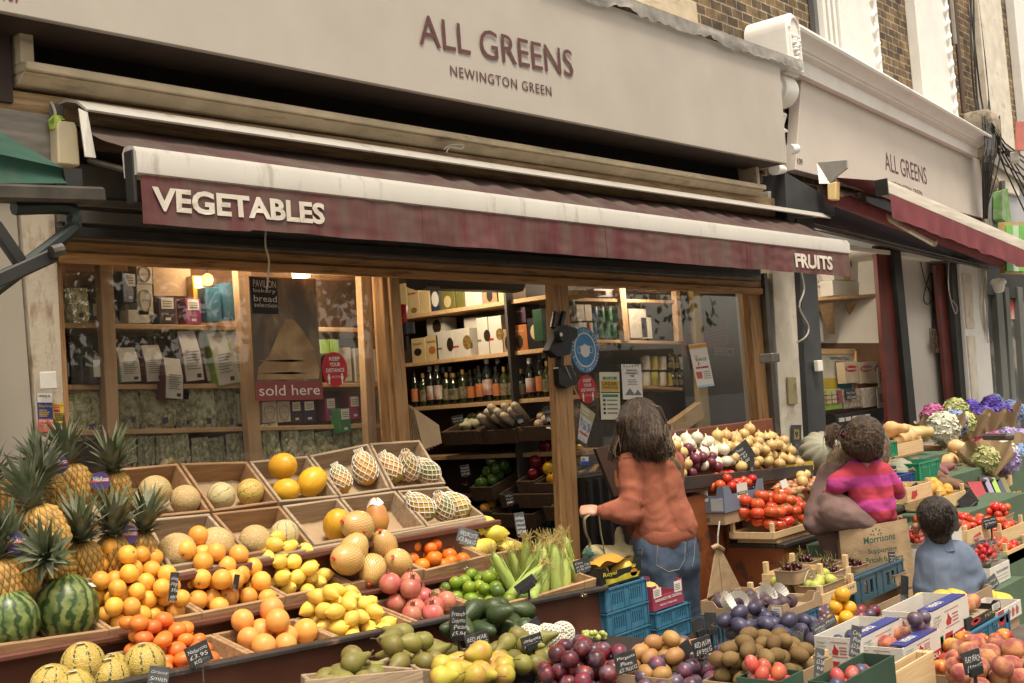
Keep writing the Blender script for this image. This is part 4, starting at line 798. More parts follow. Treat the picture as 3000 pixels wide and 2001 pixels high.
body=MB().lathe([(.001,-.078),(.025,-.079),(.042,-.07),(.052,-.05),(.056,-.02),(.057,.01),(.054,.04),(.046,.065),(.03,.078),(.001,.08)][:0]or[(max(.001,.057*(1-abs(t)**3.2)**.5),.08*t)for t in[math.sin(math.pi*(i/44-.5))for i in range(45)]],72,fn=pinefn)
crown=MB();rd=random.Random(3)
for k in range(48):
 a=k*2.4;h=k/48;el=R(34+48*h)+rd.uniform(-.15,.15);L_=(.06+.15*math.sin(min(1,h*1.25)*math.pi*.62))*rd.uniform(.85,1.2)
 d=V((math.cos(a)*math.cos(el),math.sin(a)*math.cos(el),math.sin(el)))
 crownleaf(crown,V((.014*math.cos(a)*(1-h*.7),.014*math.sin(a)*(1-h*.7),.068+.05*h)),d,L_*(.56+.22*h),.0225*(1-.35*h),.22*(1-h)+.06+.12*rd.random(),5)
crm=mat("pineapple_leaf",(.085,.11,.045),.55,(.27,.27,.19),scale=14,lo=.42,hi=.72,stretch=(1,1,.5),rnd=.2)
kind('pineapple','pineapple','pineapple',(body,lattice("pineapple_skin",(.50,.27,.055),(.34,.20,.055),(.12,.085,.03),pn,pk,.04,.22,.55,.5)),.056,[("crown",crown,crm)])
purple=mat("purple_tag",(.05,.03,.14),.35,(.09,.03,.12),scale=8)
redtag=mat("red_swirl",(.5,.03,.06),.4)
def pineapple(px,py,Y,lean,side,spin,s,label,tagged=None):
 o=inst('pineapple',at(px,py,Y=Y),(R(lean),R(side),R(spin)),s,label,"pineapples heaped at the left end of the stall")
 if tagged:
  tx,ty,tY,rz=tagged;c=at(tx,ty,Y=tY);T=MB().lathe([(.001,-.001),(.033,-.001),(.033,.001),(.001,.001)],24)
  e=Euler((R(80),R(rz),R(-35))).to_matrix();T.v=[c+e@p for p in T.v];t=T.build("label_disc",purple,o)
  n=e@V((0,0,1));x=e@V((1,0,0));u=e@V((0,1,0))
  t2=MB().slab([c-x*.031-u*.010+n*.0015,c+x*.031+u*.002+n*.0015,c+x*.03+u*.012+n*.0015,c-x*.031+u*.000+n*.0015],n*.0005).build("swirl",redtag,t)
  text("VélaRosa",c-x*.027-u*.004,x+u*.12,u,paper,w=.054,h=.017,parent=t,bold=.02,off=.003)
 return o
ST=thing("display_stand","brown painted tiered timber stand under the left fruit display","stall",(3,-1,0))
def edge(p,q,Y):return at(*p,Y=Y),at(*q,Y=Y)
def rail(p,q,Y,w=.03,h=.028,m=brownpaint,nm="ledge_rail"):a,b=edge(p,q,Y);return MB().bar(a,b,w,h).build(nm,m,ST,bevel=.005)
def riser(p,q,Y,zb,m=brownpaint,nm="riser"):
 a,b=edge(p,q,Y);return MB().slab([V((a.x,Y,zb)),V((b.x,Y,zb)),b,a],(0,.02,0)).build(nm,m,ST)
rail((-120,1950),(1500,1660),-1.015,.05,.02)
riser((-120,1958),(1510,1664),-.985,.6)
rail((-20,2075),(1772,1722),-1.325,.05,.02,mat("worn_dark_edge",(.05,.038,.032),.5,vary=.3,dirt=(.2,.13,.09),dscale=9,dlo=.6,dhi=.75))
riser((-20,2085),(1770,1728),-1.30,.02)
rail((380,1716),(1458,1530),-.885,.05,.024);riser((380,1722),(1458,1538),-.87,.9)
MB().bar(*edge((500,1690),(1420,1524),-.862),.03,.03).build("plank",grey_wood,ST,bevel=.004)
e=at(1458,1535,Y=-.88);e2=at(1770,1722,Y=-1.32)
MB().slab([V((e.x,-.3,.02)),V((e.x,-.88,.02)),V((e.x,-.88,e.z)),V((e.x,-.3,e.z))],(.02,0,0)).build("end_panel",brownpaint,ST)
MB().slab([V((e2 .x,-.95,.02)),V((e2 .x,-1.3,.02)),V((e2 .x,-1.3,e2 .z-.01)),V((e2 .x,-.95,e2 .z-.01))],(.02,0,0)).build("end_panel",brownpaint,ST)
def rowtray(p,q,Yf,Yb,rise,label,m=tan_board,d=.052):
 a,b=at(*p,Y=Yf),at(*q,Y=Yf)
 rim=[a,b,V((b.x,Yb,b.z+rise)),V((a.x,Yb,a.z+rise))]
 T=tray("wooden_tray",rim,d,m,label,"shallow wooden fruit trays in the stepped rows",lining=False)
 base=[a+V((.016,.016,-.04)),b+V((-.016,.016,-.04)),V((b.x-.016,Yb-.01,b.z+rise-.035)),V((a.x+.016,Yb-.01,a.z+rise-.035))]
 return T,base
G1={}
for k,p,q,lab in(('wm',(-60,1898),(322,1845),"weathered tray holding the two big watermelons"),('or',(324,1843),(594,1795),"weathered tray under the leftmost heap of oranges"),('or2',(596,1794),(838,1747),"weathered tray under the larger oranges beside yellow lemons"),('le',(840,1745),(1030,1710),"weathered tray heaped with lemons left of the netted pomelos"),('po',(1032,1709),(1242,1666),"weathered tray holding the netted pomelos"),('na',(1249,1671),(1424,1628),"weathered tray holding orange mandarins below the papayas"),('il',(1426,1627),(1560,1602),"weathered tray holding big knobbly lemons")):
 G1[k]=rowtray(p,q,-1.0,-.72,.085,lab)[1]
for k,p,q,lab in(('ma',(480,1992),(770,1930),"lower tray heaped with deep orange mandarins"),('gf',(772,1929),(1013,1877),"lower tray holding large pinkish grapefruits"),('l2',(1015,1877),(1228,1828),"lower tray heaped with bright lemons"),('pg',(1230,1824),(1418,1782),"lower tray holding red pomegranates"),('li',(1420,1781),(1590,1741),"lower tray heaped with green limes"),('co',(1592,1740),(1750,1693),"lower tray at the stand's right end holding corn cobs")):
 G1[k]=rowtray(p,q,-1.3,-1.03,.06,lab)[1]
ORG="oranges heaped on the stepped stall"
heap('orange',G1['or'],60,"smooth orange in the leftmost orange heap, beside the watermelon","oranges in the leftmost heap",mound=.22,seed=5,peak=(.5,.75))
heap('navel',G1['or2'],40,"large orange in the heap between the first oranges and the lemons","large oranges in the second heap",mound=.2,seed=8,peak=(.35,.7))
heap('lemon',G1['le'],46,"yellow lemon in the upper lemon heap left of the netted pomelos","lemons in the upper heap",mound=.2,seed=3,lie=1,peak=(.3,.7))
heap('naartjie',G1['na'],26,"small orange mandarin in the upper tray under the papaya boxes","mandarins in the upper tray",mound=.12,seed=4,lie=2,peak=(.3,.7))
heap('knobbly_lemon',G1['il'],13,"big knobbly pale lemon in the upper tray behind the corn","knobbly lemons behind the corn",mound=.1,seed=9,lie=1,peak=(.5,.6))
heap('mandarin',G1['ma'],48,"deep orange mandarin in the lower tray beside the grapefruits","mandarins in the lower tray",mound=.25,seed=11,lie=2,peak=(.2,.8))
heap('lemon',G1['l2'],40,"bright lemon in the lower heap between grapefruits and pomegranates","lemons in the lower heap",mound=.22,seed=12,lie=1,peak=(.35,.75))
heap('pomegranate',G1['pg'],11,"red pomegranate in the lower tray between lemons and limes","pomegranates in the lower tray",mound=.25,seed=13,lie=2,peak=(.4,.8))
heap('lime',G1['li'],40,"green lime in the lower tray beside the corn cobs","limes in the lower tray",mound=.12,seed=14,lie=1,peak=(.5,.7),keys=['lime','lime','lime','lime_dark'])
heap('grapefruit',G1['gf'],10,"large pink flushed grapefruit between the mandarins and the lower lemons","grapefruits in the lower tray",mound=.2,seed=6,peak=(.5,.8))
inst('watermelon',at(194,1784,Y=-.88),(R(6),R(4),R(20)),1.07,"larger watermelon in full view, wedged beside the leftmost orange heap","watermelons in the upper row")
inst('watermelon',at(28,1818,Y=-.92),(R(-6),R(-10),R(80)),.92,"smaller watermelon cut off by the photo's left edge","watermelons in the upper row")
for k,(x,y,Y,s,lab)in enumerate(((243,1944,-1.22,1.0,"striped yellow melon below the watermelon tray, left of the upper pair"),(423,1944,-1.24,1.0,"striped yellow melon right against the deep orange mandarins"),(322,1985,-1.26,.92,"striped melon low between the two upright ones, nearer the front"),(152,2008,-1.26,.95,"striped melon half cut by the bottom edge, leftmost of its heap"),(333,1962,-1.16,.8,"smaller striped melon tucked behind the low middle one"),(220,2020,-1.3,.9,"striped melon at the bottom edge right of the leftmost one"))):
 o=inst('striped_melon',at(x,y,Y=Y),(R(8*(k%3)-8),R(6-5*k),R(50*k+20)),s,lab,"striped yellow melons at the bottom left")
 p=at(x-8,y-58*s,Y=Y-.02);MB().box(p,(.022,.012,.002),(R(-20),0,R(-20))).build("price_sticker",paper,o)
UB=[(326,1374),(524,1356),(727,1351),(903,1334),(1080,1298),(1232,1288)];UF=[(425,1516),(622,1497),(818,1470),(997,1454),(1149,1432),(1310,1415)]
LB=[(420,1521),(617,1503),(823,1481),(993,1458),(1161,1437),(1313,1424)];LF=[(492,1662),(724,1624),(919,1595),(1086,1568),(1252,1541),(1424,1510)]
labU=["upper box with three netted melons nearest the pineapples","upper box holding two striped ripe melons","upper box holding three golden canary melons","upper box with two foam netted papayas","upper box at the right end holding three papayas"]
labL=["lower box holding two large round netted melons","lower box with a pale melon and a striped melon","lower box standing empty but for brown paper","lower box behind the pomelos with one golden melon","lower box at the right end with three netted papayas"]
def sl(a,b,t):return a.lerp(b,t)
for i in range(5):
 for F_,B_,Yf,Yb,lab in((UF,UB,-.56,-.30,labU[i]),(LF,LB,-.86,-.58,labL[i])):
  fl,fr,br,bl=at(*F_[i],Y=Yf),at(*F_[i+1],Y=Yf),at(*B_[i+1],Y=Yb),at(*B_[i],Y=Yb)
  g=.006;tray("melon_box",[fl+(fr-fl)*g/(fr-fl).length,fr-(fr-fl)*g/(fr-fl).length,br-(br-bl)*g/(br-bl).length,bl+(br-bl)*g/(br-bl).length],.10,warm_wood if(i+len(lab))%3==0 else grey_wood,lab,"sloping wooden boxes along the window")
for P in(((-110,1764),(128,1720),(40,1400),(-190,1430)),((132,1718),(486,1662),(322,1396),(44,1400))):
 fl,fr,br,bl=at(*P[0],Y=-.87),at(*P[1],Y=-.87),at(*P[2],Y=-.30),at(*P[3],Y=-.30)
 tray("melon_box",[fl,fr,br,bl],.10,grey_wood,"sloping box under the pineapples, "+("by the left edge" if P[0][0]<0 else "beside the melon boxes"),"sloping wooden boxes along the window")
def put(key,lst,group):
 for k,(x,y,Y,s,rot,lab)in enumerate(lst):inst(key,at(x,y,Y=Y),tuple(R(a)for a in rot),s,lab,group)
MG="melons in the sloping boxes"
put('galia',[(454,1439,-.42,.98,(0,0,10),"largest netted melon in the box nearest the pineapples"),(543,1464,-.47,.92,(30,10,40),"netted melon with a brown patch right of the largest one"),(518,1617,-.78,1.08,(10,0,70),"round netted melon at left in the lowest box row"),(632,1597,-.78,1.06,(0,20,10),"round netted melon at right beside the leftmost lower one"),(747,1584,-.78,.95,(30,0,0),"pale netted melon beside a dark striped one")],MG)
put('pale_striped_melon',[(415,1480,-.5,.68,(0,20,0),"small pale melon half hidden behind a pineapple crown"),(648,1454,-.46,.98,(10,70,0),"pale striped melon with white sticker in the upper row"),(834,1565,-.77,.97,(0,10,40),"dark striped pale melon in the lower row beside the empty box")],MG)
put('ripe_melon',[(733,1441,-.45,.98,(60,30,20),"deep yellow ripe striped melon left of the canary melons")],MG)
put('canary_melon',[(828,1366,-.40,.92,(80,20,0),"topmost golden canary melon with a price sticker"),(838,1437,-.50,.80,(85,60,20),"smaller bright canary melon lowest of the three"),(914,1411,-.46,.95,(20,50,10),"large golden canary melon at right of its box"),(990,1540,-.74,.98,(20,-20,0),"golden melon wedged behind the netted pomelos")],MG)
pp=[(.001,-1.25),(.35,-1.2),(.75,-.95),(1,-.35),(.98,.2),(.85,.75),(.66,1.2),(.42,1.55),(.16,1.75),(.001,1.78)]
rp=.052
def prat(z):
 for(a,b),(c,d)in zip(pp,pp[1:]):
  if b<=z<=d:return a+(c-a)*(z-b)/max(1e-6,d-b)
 return.05
net=MB();NS=11
for s_ in(1,-1):
 for k in range(NS):
  pts=[]
  for i in range(25):
   z=-.85+2.75*i/24;r_=(prat(min(z,1.5))+.06)if z<1.45 else.36+.1*math.sin(k*3)*(z-1.45)
   zg=.10*math.sin(i*math.pi/2);a=2*math.pi*k/NS+s_*(i/24*2.4)
   pts.append(V((r_*rp*math.cos(a),r_*rp*math.sin(a),z*rp)))
  net.tube(pts,.0021,5)
foam=mat("white_foam",(.72,.69,.60),.8,vary=.04)
kind('papaya','papaya','papaya',(pr_lathe(pp,rp,20,lambda q,a:q*(1+.02*math.cos(5*a))),fmat("papaya_skin",(.62,.30,.05),(.24,.24,.045),.45,scale=12,rnd=.2,lo=.42,hi=.62)),.052,[("foam_net",net,foam)])
kind('bare_papaya','papaya','papaya',(pr_lathe(pp,rp,20,lambda q,a:q*(1+.02*math.cos(5*a))),fmat("ripe_papaya_skin",(.62,.30,.06),(.45,.18,.05),.45,scale=12)),.052,[("foam_net",MB().grid(lambda u,v:V(((prat(1.1+v*.6)+.05)*rp*math.cos(u*6.283),(prat(1.1+v*.6)+.05)*rp*math.sin(u*6.283),(1.1+v*.6+.1*math.sin(u*25))*rp)),30,6),foam)])
put('papaya',[(1000,1408,-.44,.86,(-20,-8,0),"shorter netted papaya at left in its upper box"),(1070,1378,-.42,1.05,(-14,4,60),"tall orange netted papaya left of the three greener ones"),(1149,1376,-.42,.98,(-25,-14,0),"greenest netted papaya leftmost of the three in the end box"),(1196,1372,-.44,1.0,(-25,-20,90),"netted papaya with a fruit label, middle of the end box"),(1255,1384,-.46,1.0,(-30,-38,40),"netted papaya leaning furthest right in the end upper box"),(1239,1489,-.74,.98,(-25,-38,0),"netted papaya at left in the lower end box"),(1299,1492,-.76,.90,(-20,-18,60),"small netted papaya between two others in the lower end box"),(1340,1482,-.72,1.0,(-30,-48,0),"dark green netted papaya at right in the lower end box")],"papayas in foam nets")
put('bare_papaya',[(1105,1521,-.75,.96,(-10,6,0),"orange papaya with its foam net slipped to the top, behind the pomelos")],"papayas in foam nets")
pml=[(.001,-.95),(.4,-.96),(.82,-.7),(1,-.2),(.96,.25),(.75,.72),(.5,1.02),(.25,1.16),(.001,1.2)]
kn=MB().lathe([(.001,.066),(.006,.068),(.003,.074),(.007,.080),(.008,.086),(.001,.084)],8)
kind('pomelo','pomelo','pomelo',(pr_lathe(pml,.061,24),lattice("pomelo_net_skin",(.58,.44,.14),(.66,.46,.16),(.50,.15,.05),30,125,.2,.12,.3,.3,coat=.4,inv=True)),.061,[("net_knot",kn,mat("red_net",(.55,.06,.03),.5))])
put('pomelo',[(1048,1542,-.87,1.05,(0,-70,0),"netted pomelo at the top of its pile, red knot to the left"),(1036,1610,-.93,.95,(20,30,0),"netted pomelo in the middle behind the front left one"),(1123,1598,-.90,.96,(20,-30,0),"netted pomelo right of the middle, beside the mandarins"),(1017,1638,-.97,1.03,(10,-80,0),"netted pomelo at the front left of its pile"),(1089,1668,-.98,.95,(10,-130,20),"netted pomelo lowest in its pile, half behind the board"),(1164,1650,-.97,.98,(30,-60,0),"netted pomelo at front right with a white sticker")],"pomelos in red nets")
for a in((139,1552,-.86,-18,-16,0,1.05,"big pineapple leaning over in front, nearest the middle of the heap",None),(58,1682,-.86,-10,-8,30,.96,"upright pineapple at lower left with a purple tag",(47,1590,-.9,8)),(166,1664,-.84,-12,-62,60,.98,"pineapple lying on its side above the larger watermelon",None),(249,1650,-.82,-14,-12,100,.98,"pineapple standing right of the sideways one",None),(332,1634,-.80,-14,-6,140,1.0,"pineapple standing over the orange heap",None),(408,1622,-.80,-14,-4,200,.95,"pineapple nearest the melon boxes with a purple tag",(375,1568,-.84,12)),(220,1422,-.50,-12,-2,20,1.0,"rear pineapple behind the tilted one",(172,1361,-.56,0)),(152,1452,-.55,-18,-18,75,.98,"rear pineapple with crown leaning to the left",None),(338,1442,-.52,-12,4,160,.98,"rear pineapple with a large round purple tag",(294,1410,-.58,10)),(4,1710,-.9,-8,-6,45,.95,"pineapple cut by the left edge, beside the lower left one",None),(12,1478,-.62,-14,-14,10,1.0,"dark rear pineapple at the left edge",None),(70,1500,-.7,-16,-20,210,.95,"pineapple mostly hidden behind the big leaning one",None)):
 pineapple(*a)
rd=random.Random(21)
cob=MB().lathe([(.001,-.11),(.014,-.11),(.022,-.09),(.028,-.04),(.029,.0),(.025,.05),(.017,.09),(.007,.12),(.001,.125)],14)
husk=MB()
for k in range(9):
 a=k*.72;crownleaf(husk,V((.02*math.cos(a),.02*math.sin(a),-.10)),V((.10*math.cos(a),.10*math.sin(a),1)),.22+.03*math.sin(k*5),.019,-.12+.22*((k*7)%3)/3,7)
silk=MB()
for k in range(40):a=rd.uniform(0,6.3);s_=rd.uniform(.01,.035);silk.tube([V((.004*math.cos(a),.004*math.sin(a),.10)),V((s_*.6*math.cos(a),s_*.6*math.sin(a),.135)),V((s_*1.5*math.cos(a+.5),s_*1.5*math.sin(a+.5),.15+rd.uniform(-.015,.02)))],.0008,3)
kind('corn','corn_cob','corn cob',(cob,fmat("corn_husk",(.40,.46,.12),(.30,.40,.08),.55,stretch=(6,6,.4))),.03,[("husk_leaves",husk,fmat("husk_leaf",(.42,.47,.14),(.25,.36,.07),.55,stretch=(6,6,.4))),("silk",silk,mat("corn_silk",(.50,.38,.13),.6))])
CG="corn cobs standing in the end tray"
for k,(x,y,Y,lean,s_,sc)in enumerate(((1480,1685,-1.2,-10,24,.9),(1510,1690,-1.18,-8,20,1.0),(1545,1700,-1.22,-5,22,1.05),(1570,1660,-1.1,-12,12,1.0),(1590,1690,-1.2,-4,8,1.05),(1612,1672,-1.15,-8,2,1.1),(1628,1688,-1.22,-4,-2,1.1),(1655,1680,-1.16,-8,-10,.95),(1667,1640,-1.1,-6,8,.95),(1540,1650,-1.08,-10,16,.9),(1690,1690,-1.18,-10,-28,.9),(1530,1715,-1.25,-30,48,1.0),(1565,1722,-1.26,-30,50,1.0))):
 inst('corn',at(x,y,Y=Y),(R(lean),R(-s_),R(k*50)),sc,"green husked corn cob with pale silk in the stand's end tray",CG)
for k,P,lab in(('p1',((930,2010),(1240,1968),(1215,1925),(945,1978)),"low crate of conference pears at the bottom edge"),('p2',((1080,1952),(1330,1992),(1500,1900),(1150,1920)),"crate of conference pears behind the price cards")):
 fl,fr,br,bl=at(*P[0],Y=-1.88),at(*P[1],Y=-1.88),at(*P[2],Y=-1.5),at(*P[3],Y=-1.5)
z3=.74
def flat(x0,x1,Y0,Y1,z=z3,rise=.05):return[V((x0,Y0,z)),V((x1,Y0,z)),V((x1,Y1,z+rise)),V((x0,Y1,z+rise))]
def quadpx(P,Y0,Y1,dz=0):return[at(*P[0],Y=Y0)+V((0,0,dz)),at(*P[1],Y=Y0)+V((0,0,dz)),at(*P[2],Y=Y1)+V((0,0,dz)),at(*P[3],Y=Y1)+V((0,0,dz))]
TB=thing("low_table","low dark table carrying the pears and avocados in front of the stand","table",(3.4,-1.7,0))
q0,q1=at(900,2010,Y=-1.6),at(1720,1880,Y=-1.6)
MB().bb((2.55,-1.98,.60),(3.86,-1.36,.64)).build("table_top",void,TB)
for x in(2.6,3.8):
 for y in(-1.93,-1.42):MB().bb((x-.03,y-.03,0),(x+.03,y+.03,.6)).build("leg",darkbrown,TB)
def quick(name,P,Y0,Y1,d,m,lab,group=None,lin=False):return tray(name,quadpx(P,Y0,Y1),d,m,lab,group,lining=lin)
qa=quadpx(((905,2020),(1190,1985),(1150,1945),(890,1985)),-1.85,-1.6);quick("pear_crate",((900,1992),(1240,1960),(1210,1945),(880,1975)),-1.87,-1.6,.07,grey_wood,"low weathered crate of pears at the bottom edge","weathered pear crates")
quick("pear_crate",((1072,1950),(1420,1975),(1560,1890),(1180,1905)),-1.72,-1.42,.07,grey_wood,"weathered crate of pears beside the avocados","weathered pear crates")
CP="conference pears on the low table"
heap('pear',quadpx(((925,2035),(1130,2005),(1120,1965),(930,1990)),-1.86,-1.62,-.02),12,"green brown pear in the front left heap at the bottom edge","pears in the front left heap",mound=.1,seed=31,lie=1)
heap('pear',quadpx(((1120,1975),(1330,1975),(1360,1910),(1150,1915)),-1.66,-1.44,-.01),18,"long green brown pear in the heap under the price cards","pears in the middle heap",mound=.15,seed=32,lie=1,peak=(.4,.6))
heap('red_pear',quadpx(((1215,2035),(1520,2015),(1480,1960),(1250,1975)),-1.95,-1.70,-.0),15,"yellow pear with red blush in the front heap at the bottom edge","yellow and red pears",mound=.15,seed=33,lie=1,peak=(.6,.7))
heap('pear',quadpx(((1440,1985),(1660,1975),(1620,1910),(1450,1915)),-1.78,-1.55,.0),20,"green pear in the right hand heap beside the red plums","pears in the right heap",mound=.14,seed=34,lie=1,peak=(.4,.6))
heap('avocado',quadpx(((1290,1905),(1590,1870),(1540,1835),(1290,1865)),-1.55,-1.34,.0),18,"dark green avocado behind the pears","avocados behind the pears",mound=.1,seed=35,lie=1,peak=(.6,.5),r=.044)
foamn=MB();
for k in range(16):
 for s_ in(1,-1):foamn.tube([V(((.045*math.sin(.35+2.2*i/10))*math.cos(k*.3927+s_*i*.17),(.045*math.sin(.35+2.2*i/10))*math.sin(k*.3927+s_*i*.17),-.045*math.cos(.35+2.2*i/10)))for i in range(11)],.0022,4)
kind('foam_pear','netted_pear','pear',(ell(.040,.042,16,10),fmat("pale_pear_skin",(.66,.62,.45),None,.5)),.042,[("foam_net",foamn,foam)])
for k,(x,y)in enumerate(((1555,1865),(1608,1862),(1570,1890),(1630,1885),(1648,1858))):inst('foam_pear',at(x,y,Y=-1.62),(R(20*k),R(30-20*k),k),1.05,"pale pear in a white foam net beside the avocados","pears in white foam nets")
for k in range(26):r2=random.Random(k+90);inst('grape',at(1705+r2 .uniform(0,68),1852+r2 .uniform(0,18),Y=-1.62+r2 .uniform(-.06,.06)),(0,0,0),1,"green grape in the bunch behind the red plums","green grapes")
sign(509,1718,-1.06,24,82,["juicing","orange","35p","each"],"dark card reading juicing orange 35p each, between the two orange heaps",roll=-8,yaw=35)
sign(692,1704,-1.06,16,42,["",""],"small card seen almost edge on, among the larger oranges",roll=-10,yaw=60)
sign(582,1916,-1.36,58,62,["Nadorcots","£3.95","KG"],"tilted dark card on the deep orange mandarins",roll=16,yaw=25)
sign(464,1985,-1.42,54,64,["Granny","Smith","Apples"],"grey card at the bottom edge beside a striped melon",roll=-14,yaw=25,m=slateg,clip=None)
sign(1370,1572,-1.05,58,46,["NADORCOTTS","£3.95KG"],"grey card above the upper mandarins below the papayas",roll=-24,yaw=25,m=slateg,lean=15)
sign(1524,1535,-1.02,29,66,["Italian","unwaxed","lemon","£8.80"],"tall card over the knobbly lemons beside the corn",roll=2,yaw=30,m=slateg)
sign(1342,1823,-1.6,46,94,["French","Conference","Pear","£5.94"],"tall black card for the French conference pears",roll=-3,yaw=30,clip='black',lean=0)
sign(1397,1876,-1.7,66,44,["RED PEAR","£3.16KG"],"black card behind the yellow and red pears",roll=6,yaw=25,clip='black')
sign(1705,1655,-1.42,48,36,["Corn","on the Cob","£1.45 each"],"small card reading corn on the cob at the tray's end",roll=10,yaw=25)
sign(1540,1712,-1.3,54,30,["",""],"card tipped flat and seen from behind over the limes",roll=32,yaw=55,clip='black',lay=(.3,.8))
# ---------------------------------------------------------------- shelves and goods inside
def pbox(x0,y0,x1,y1,Y,dep,m,name,lab,cat,group=None,top=None,bev=.002,rz=0):
 """carton filling the photo rectangle at depth Y"""
 ym=(y0+y1)/2;xm=(x0+x1)/2;a,b=at(x0,ym,Y=Y),at(x1,ym,Y=Y);z0,z1=at(xm,y1,Y=Y).z,at(xm,y0,Y=Y).z
 mb=MB();c=V(((a.x+b.x)/2,Y+dep/2,(z0+z1)/2));mb.box(c,(b.x-a.x,dep,z1-z0),(0,0,rz))
 o=mb.build(name,m,bevel=bev,loc=c);tag(o,lab,cat,group);return o,a.x,b.x,z0,z1
def front(o,x0,x1,z0,z1,Y,u0,v0,u1,v1,m,name,t=.001):
 return MB().bb((x0+(x1-x0)*u0,Y-t-.0006,z0+(z1-z0)*v0),(x0+(x1-x0)*u1,Y-.0004,z0+(z1-z0)*v1)).build(name,m,o)
def ftext(t,o,x0,x1,z0,z1,Y,u,v,w,h,m,bold=0,name="lettering"):
 return text(t,(x0+(x1-x0)*u,Y-.002,z0+(z1-z0)*v),XA,ZA,m,w=(x1-x0)*w,h=(z1-z0)*h,parent=o,bold=bold,name=name)
kb=mat("brown_carton",(.27,.18,.10),.8,vary=.1);kgrey=mat("grey_pouch",(.42,.40,.35),.6,vary=.08,bump=.2,bscale=25)
navy=mat("navy_carton",(.02,.025,.06),.5);aub=mat("aubergine_carton",(.05,.02,.03),.5);yel=mat("yellow_carton",(.5,.34,.04),.5);bluep=mat("blue_pouch",(.05,.17,.26),.35,bump=.4,bscale=20)
lime_c=mat("lime_carton",(.26,.42,.06),.5);magenta=mat("magenta_carton",(.28,.04,.13),.5);teal=mat("teal_carton",(.06,.19,.20),.5);green_c=mat("green_carton",(.04,.18,.07),.5)
winec=mat("wine_pouch",(.13,.03,.04),.5);cartw=mat("white_carton",(.50,.47,.40),.6,vary=.05);olive=mat("olive_carton",(.14,.13,.03),.5);rustc=mat("rust_carton",(.36,.12,.03),.5);goldc=mat("cream_carton",(.50,.38,.19),.55,vary=.06)
ink2=mat("grey_ink",(.16,.15,.13),.7);goldink=mat("gold_ink",(.35,.26,.10),.5)
SH=thing("shelf_unit","pale pine shelf unit full of packets behind the left window","shelves",(3.2,.15,.8))
def stud(x0t,x1t,yt,x0b,x1b,yb,Y=.10,m=pinev,par=SH):P=[at(x0b,yb,Y=Y),at(x1b,yb,Y=Y),at(x1t,yt,Y=Y),at(x0t,yt,Y=Y)];return MB().slab(P,(0,.045,0)).build("stud",m,par,bevel=.002)
stud(292,330,765,322,358,1420);stud(695,735,785,738,774,1420);stud(1057,1085,805,1085,1110,1420)
def shelf(x0,y0,x1,y1,Y0=.15,dep=.34,m=pine,par=SH,t=.022):a,b=at(x0,y0,Y=Y0),at(x1,y1,Y=Y0);return MB().slab([a-V((0,0,t)),b-V((0,0,t)),b+V((0,dep,-t)),a+V((0,dep,-t))],(0,0,t)).build("shelf",m,par,bevel=.002)
shelf(178,945,1150,962);shelf(178,1127,1150,1120);shelf(178,1262,1150,1240);shelf(178,1390,1150,1355)
MB().bb((2.3,.5,.8),(4.85,.52,2.4)).build("back_board",mat("shelf_back",(.15,.075,.035),.8,vary=.25),SH)
YF=.17
def carton(x0,y0,x1,y1,m,lab,label_m=None,dep=.07,grp="cartons on the window shelves",Y=YF,cap=None,rz=0,cat="carton",nm="carton"):
 o,a,b,z0,z1=pbox(x0,y0,x1,y1,Y,dep,m,nm,lab,cat,grp,rz=rz)
 if label_m is not None:
  front(o,a,b,z0,z1,Y,.14,.55,.86,.97,label_m,"paper_label")
  for k in range(3):front(o,a,b,z0,z1,Y-.001,.24,.64+k*.09,.76,.67+k*.09,ink2,"print_line")
  front(o,a,b,z0,z1,Y,.35,.12,.65,.22,label_m,"print_mark")
 return o,a,b,z0,z1
def pukka(x0,y0,x1,y1,lab):
 o,a,b,z0,z1=carton(x0,y0,x1,y1,cartw,lab,grp="white tea cartons with gold outlines");w_,h=b-a,z1-z0;cx=(a+b)/2
 P=[V((cx+w_*.36*math.sin(t*math.pi*2/24)*(1-.25*math.cos(t*math.pi*2/24)),YF-.002,z0+h*.46-h*.36*math.cos(t*math.pi*2/24)))for t in range(25)]
 MB().tube(P,w_*.022,5).build("gold_outline",goldink,o);ftext("pukka",o,a,b,z0,z1,YF,.27,.42,.46,.11,ink2)
pukka(400,772,446,832,"white tea carton standing on top of another, top shelf");pukka(402,833,448,923,"white tea carton under another one, top shelf")
pukka(699,1152,738,1240,"white tea carton alone against the second stud");pukka(769,1176,811,1238,"white tea carton under the bread poster, left of two");pukka(813,1176,851,1237,"white tea carton under the bread poster, right of two")
carton(352,800,404,886,navy,"navy tea carton tilted beside the white ones",paper,rz=.2);carton(466,870,516,948,aub,"dark purple carton with pale label in front of the brown box",paper);carton(544,875,590,950,magenta,"plum coloured carton right of the dark purple one",paper)
carton(376,908,438,947,cartw,"low white and green packet lying at the front of the top shelf");carton(448,775,560,868,kb,"big plain brown cardboard box on the top shelf",dep=.2,Y=.25);carton(566,808,597,890,yel,"yellow carton beside the brown cardboard box",paper,Y=.2)
carton(338,1080,380,1122,green_c,"small green packet at the foot of a white pouch",Y=.15)
carton(853,1176,885,1238,aub,"dark carton with pale label right of the white tea cartons",paper);carton(888,1174,925,1236,navy,"near black carton between two labelled ones under the poster",paper);carton(955,1166,985,1232,magenta,"magenta carton left of the red sign's foot",paper)
carton(1024,1160,1056,1228,magenta,"left magenta tea carton behind the right pane edge",paper);carton(1058,1160,1090,1228,magenta,"right magenta tea carton behind the right pane edge",paper);carton(1108,1158,1136,1226,teal,"teal tea carton by the door jamb",paper);carton(996,1196,1028,1268,green_c,"green tea carton leaning low at right of the left window",paper,Y=.1)
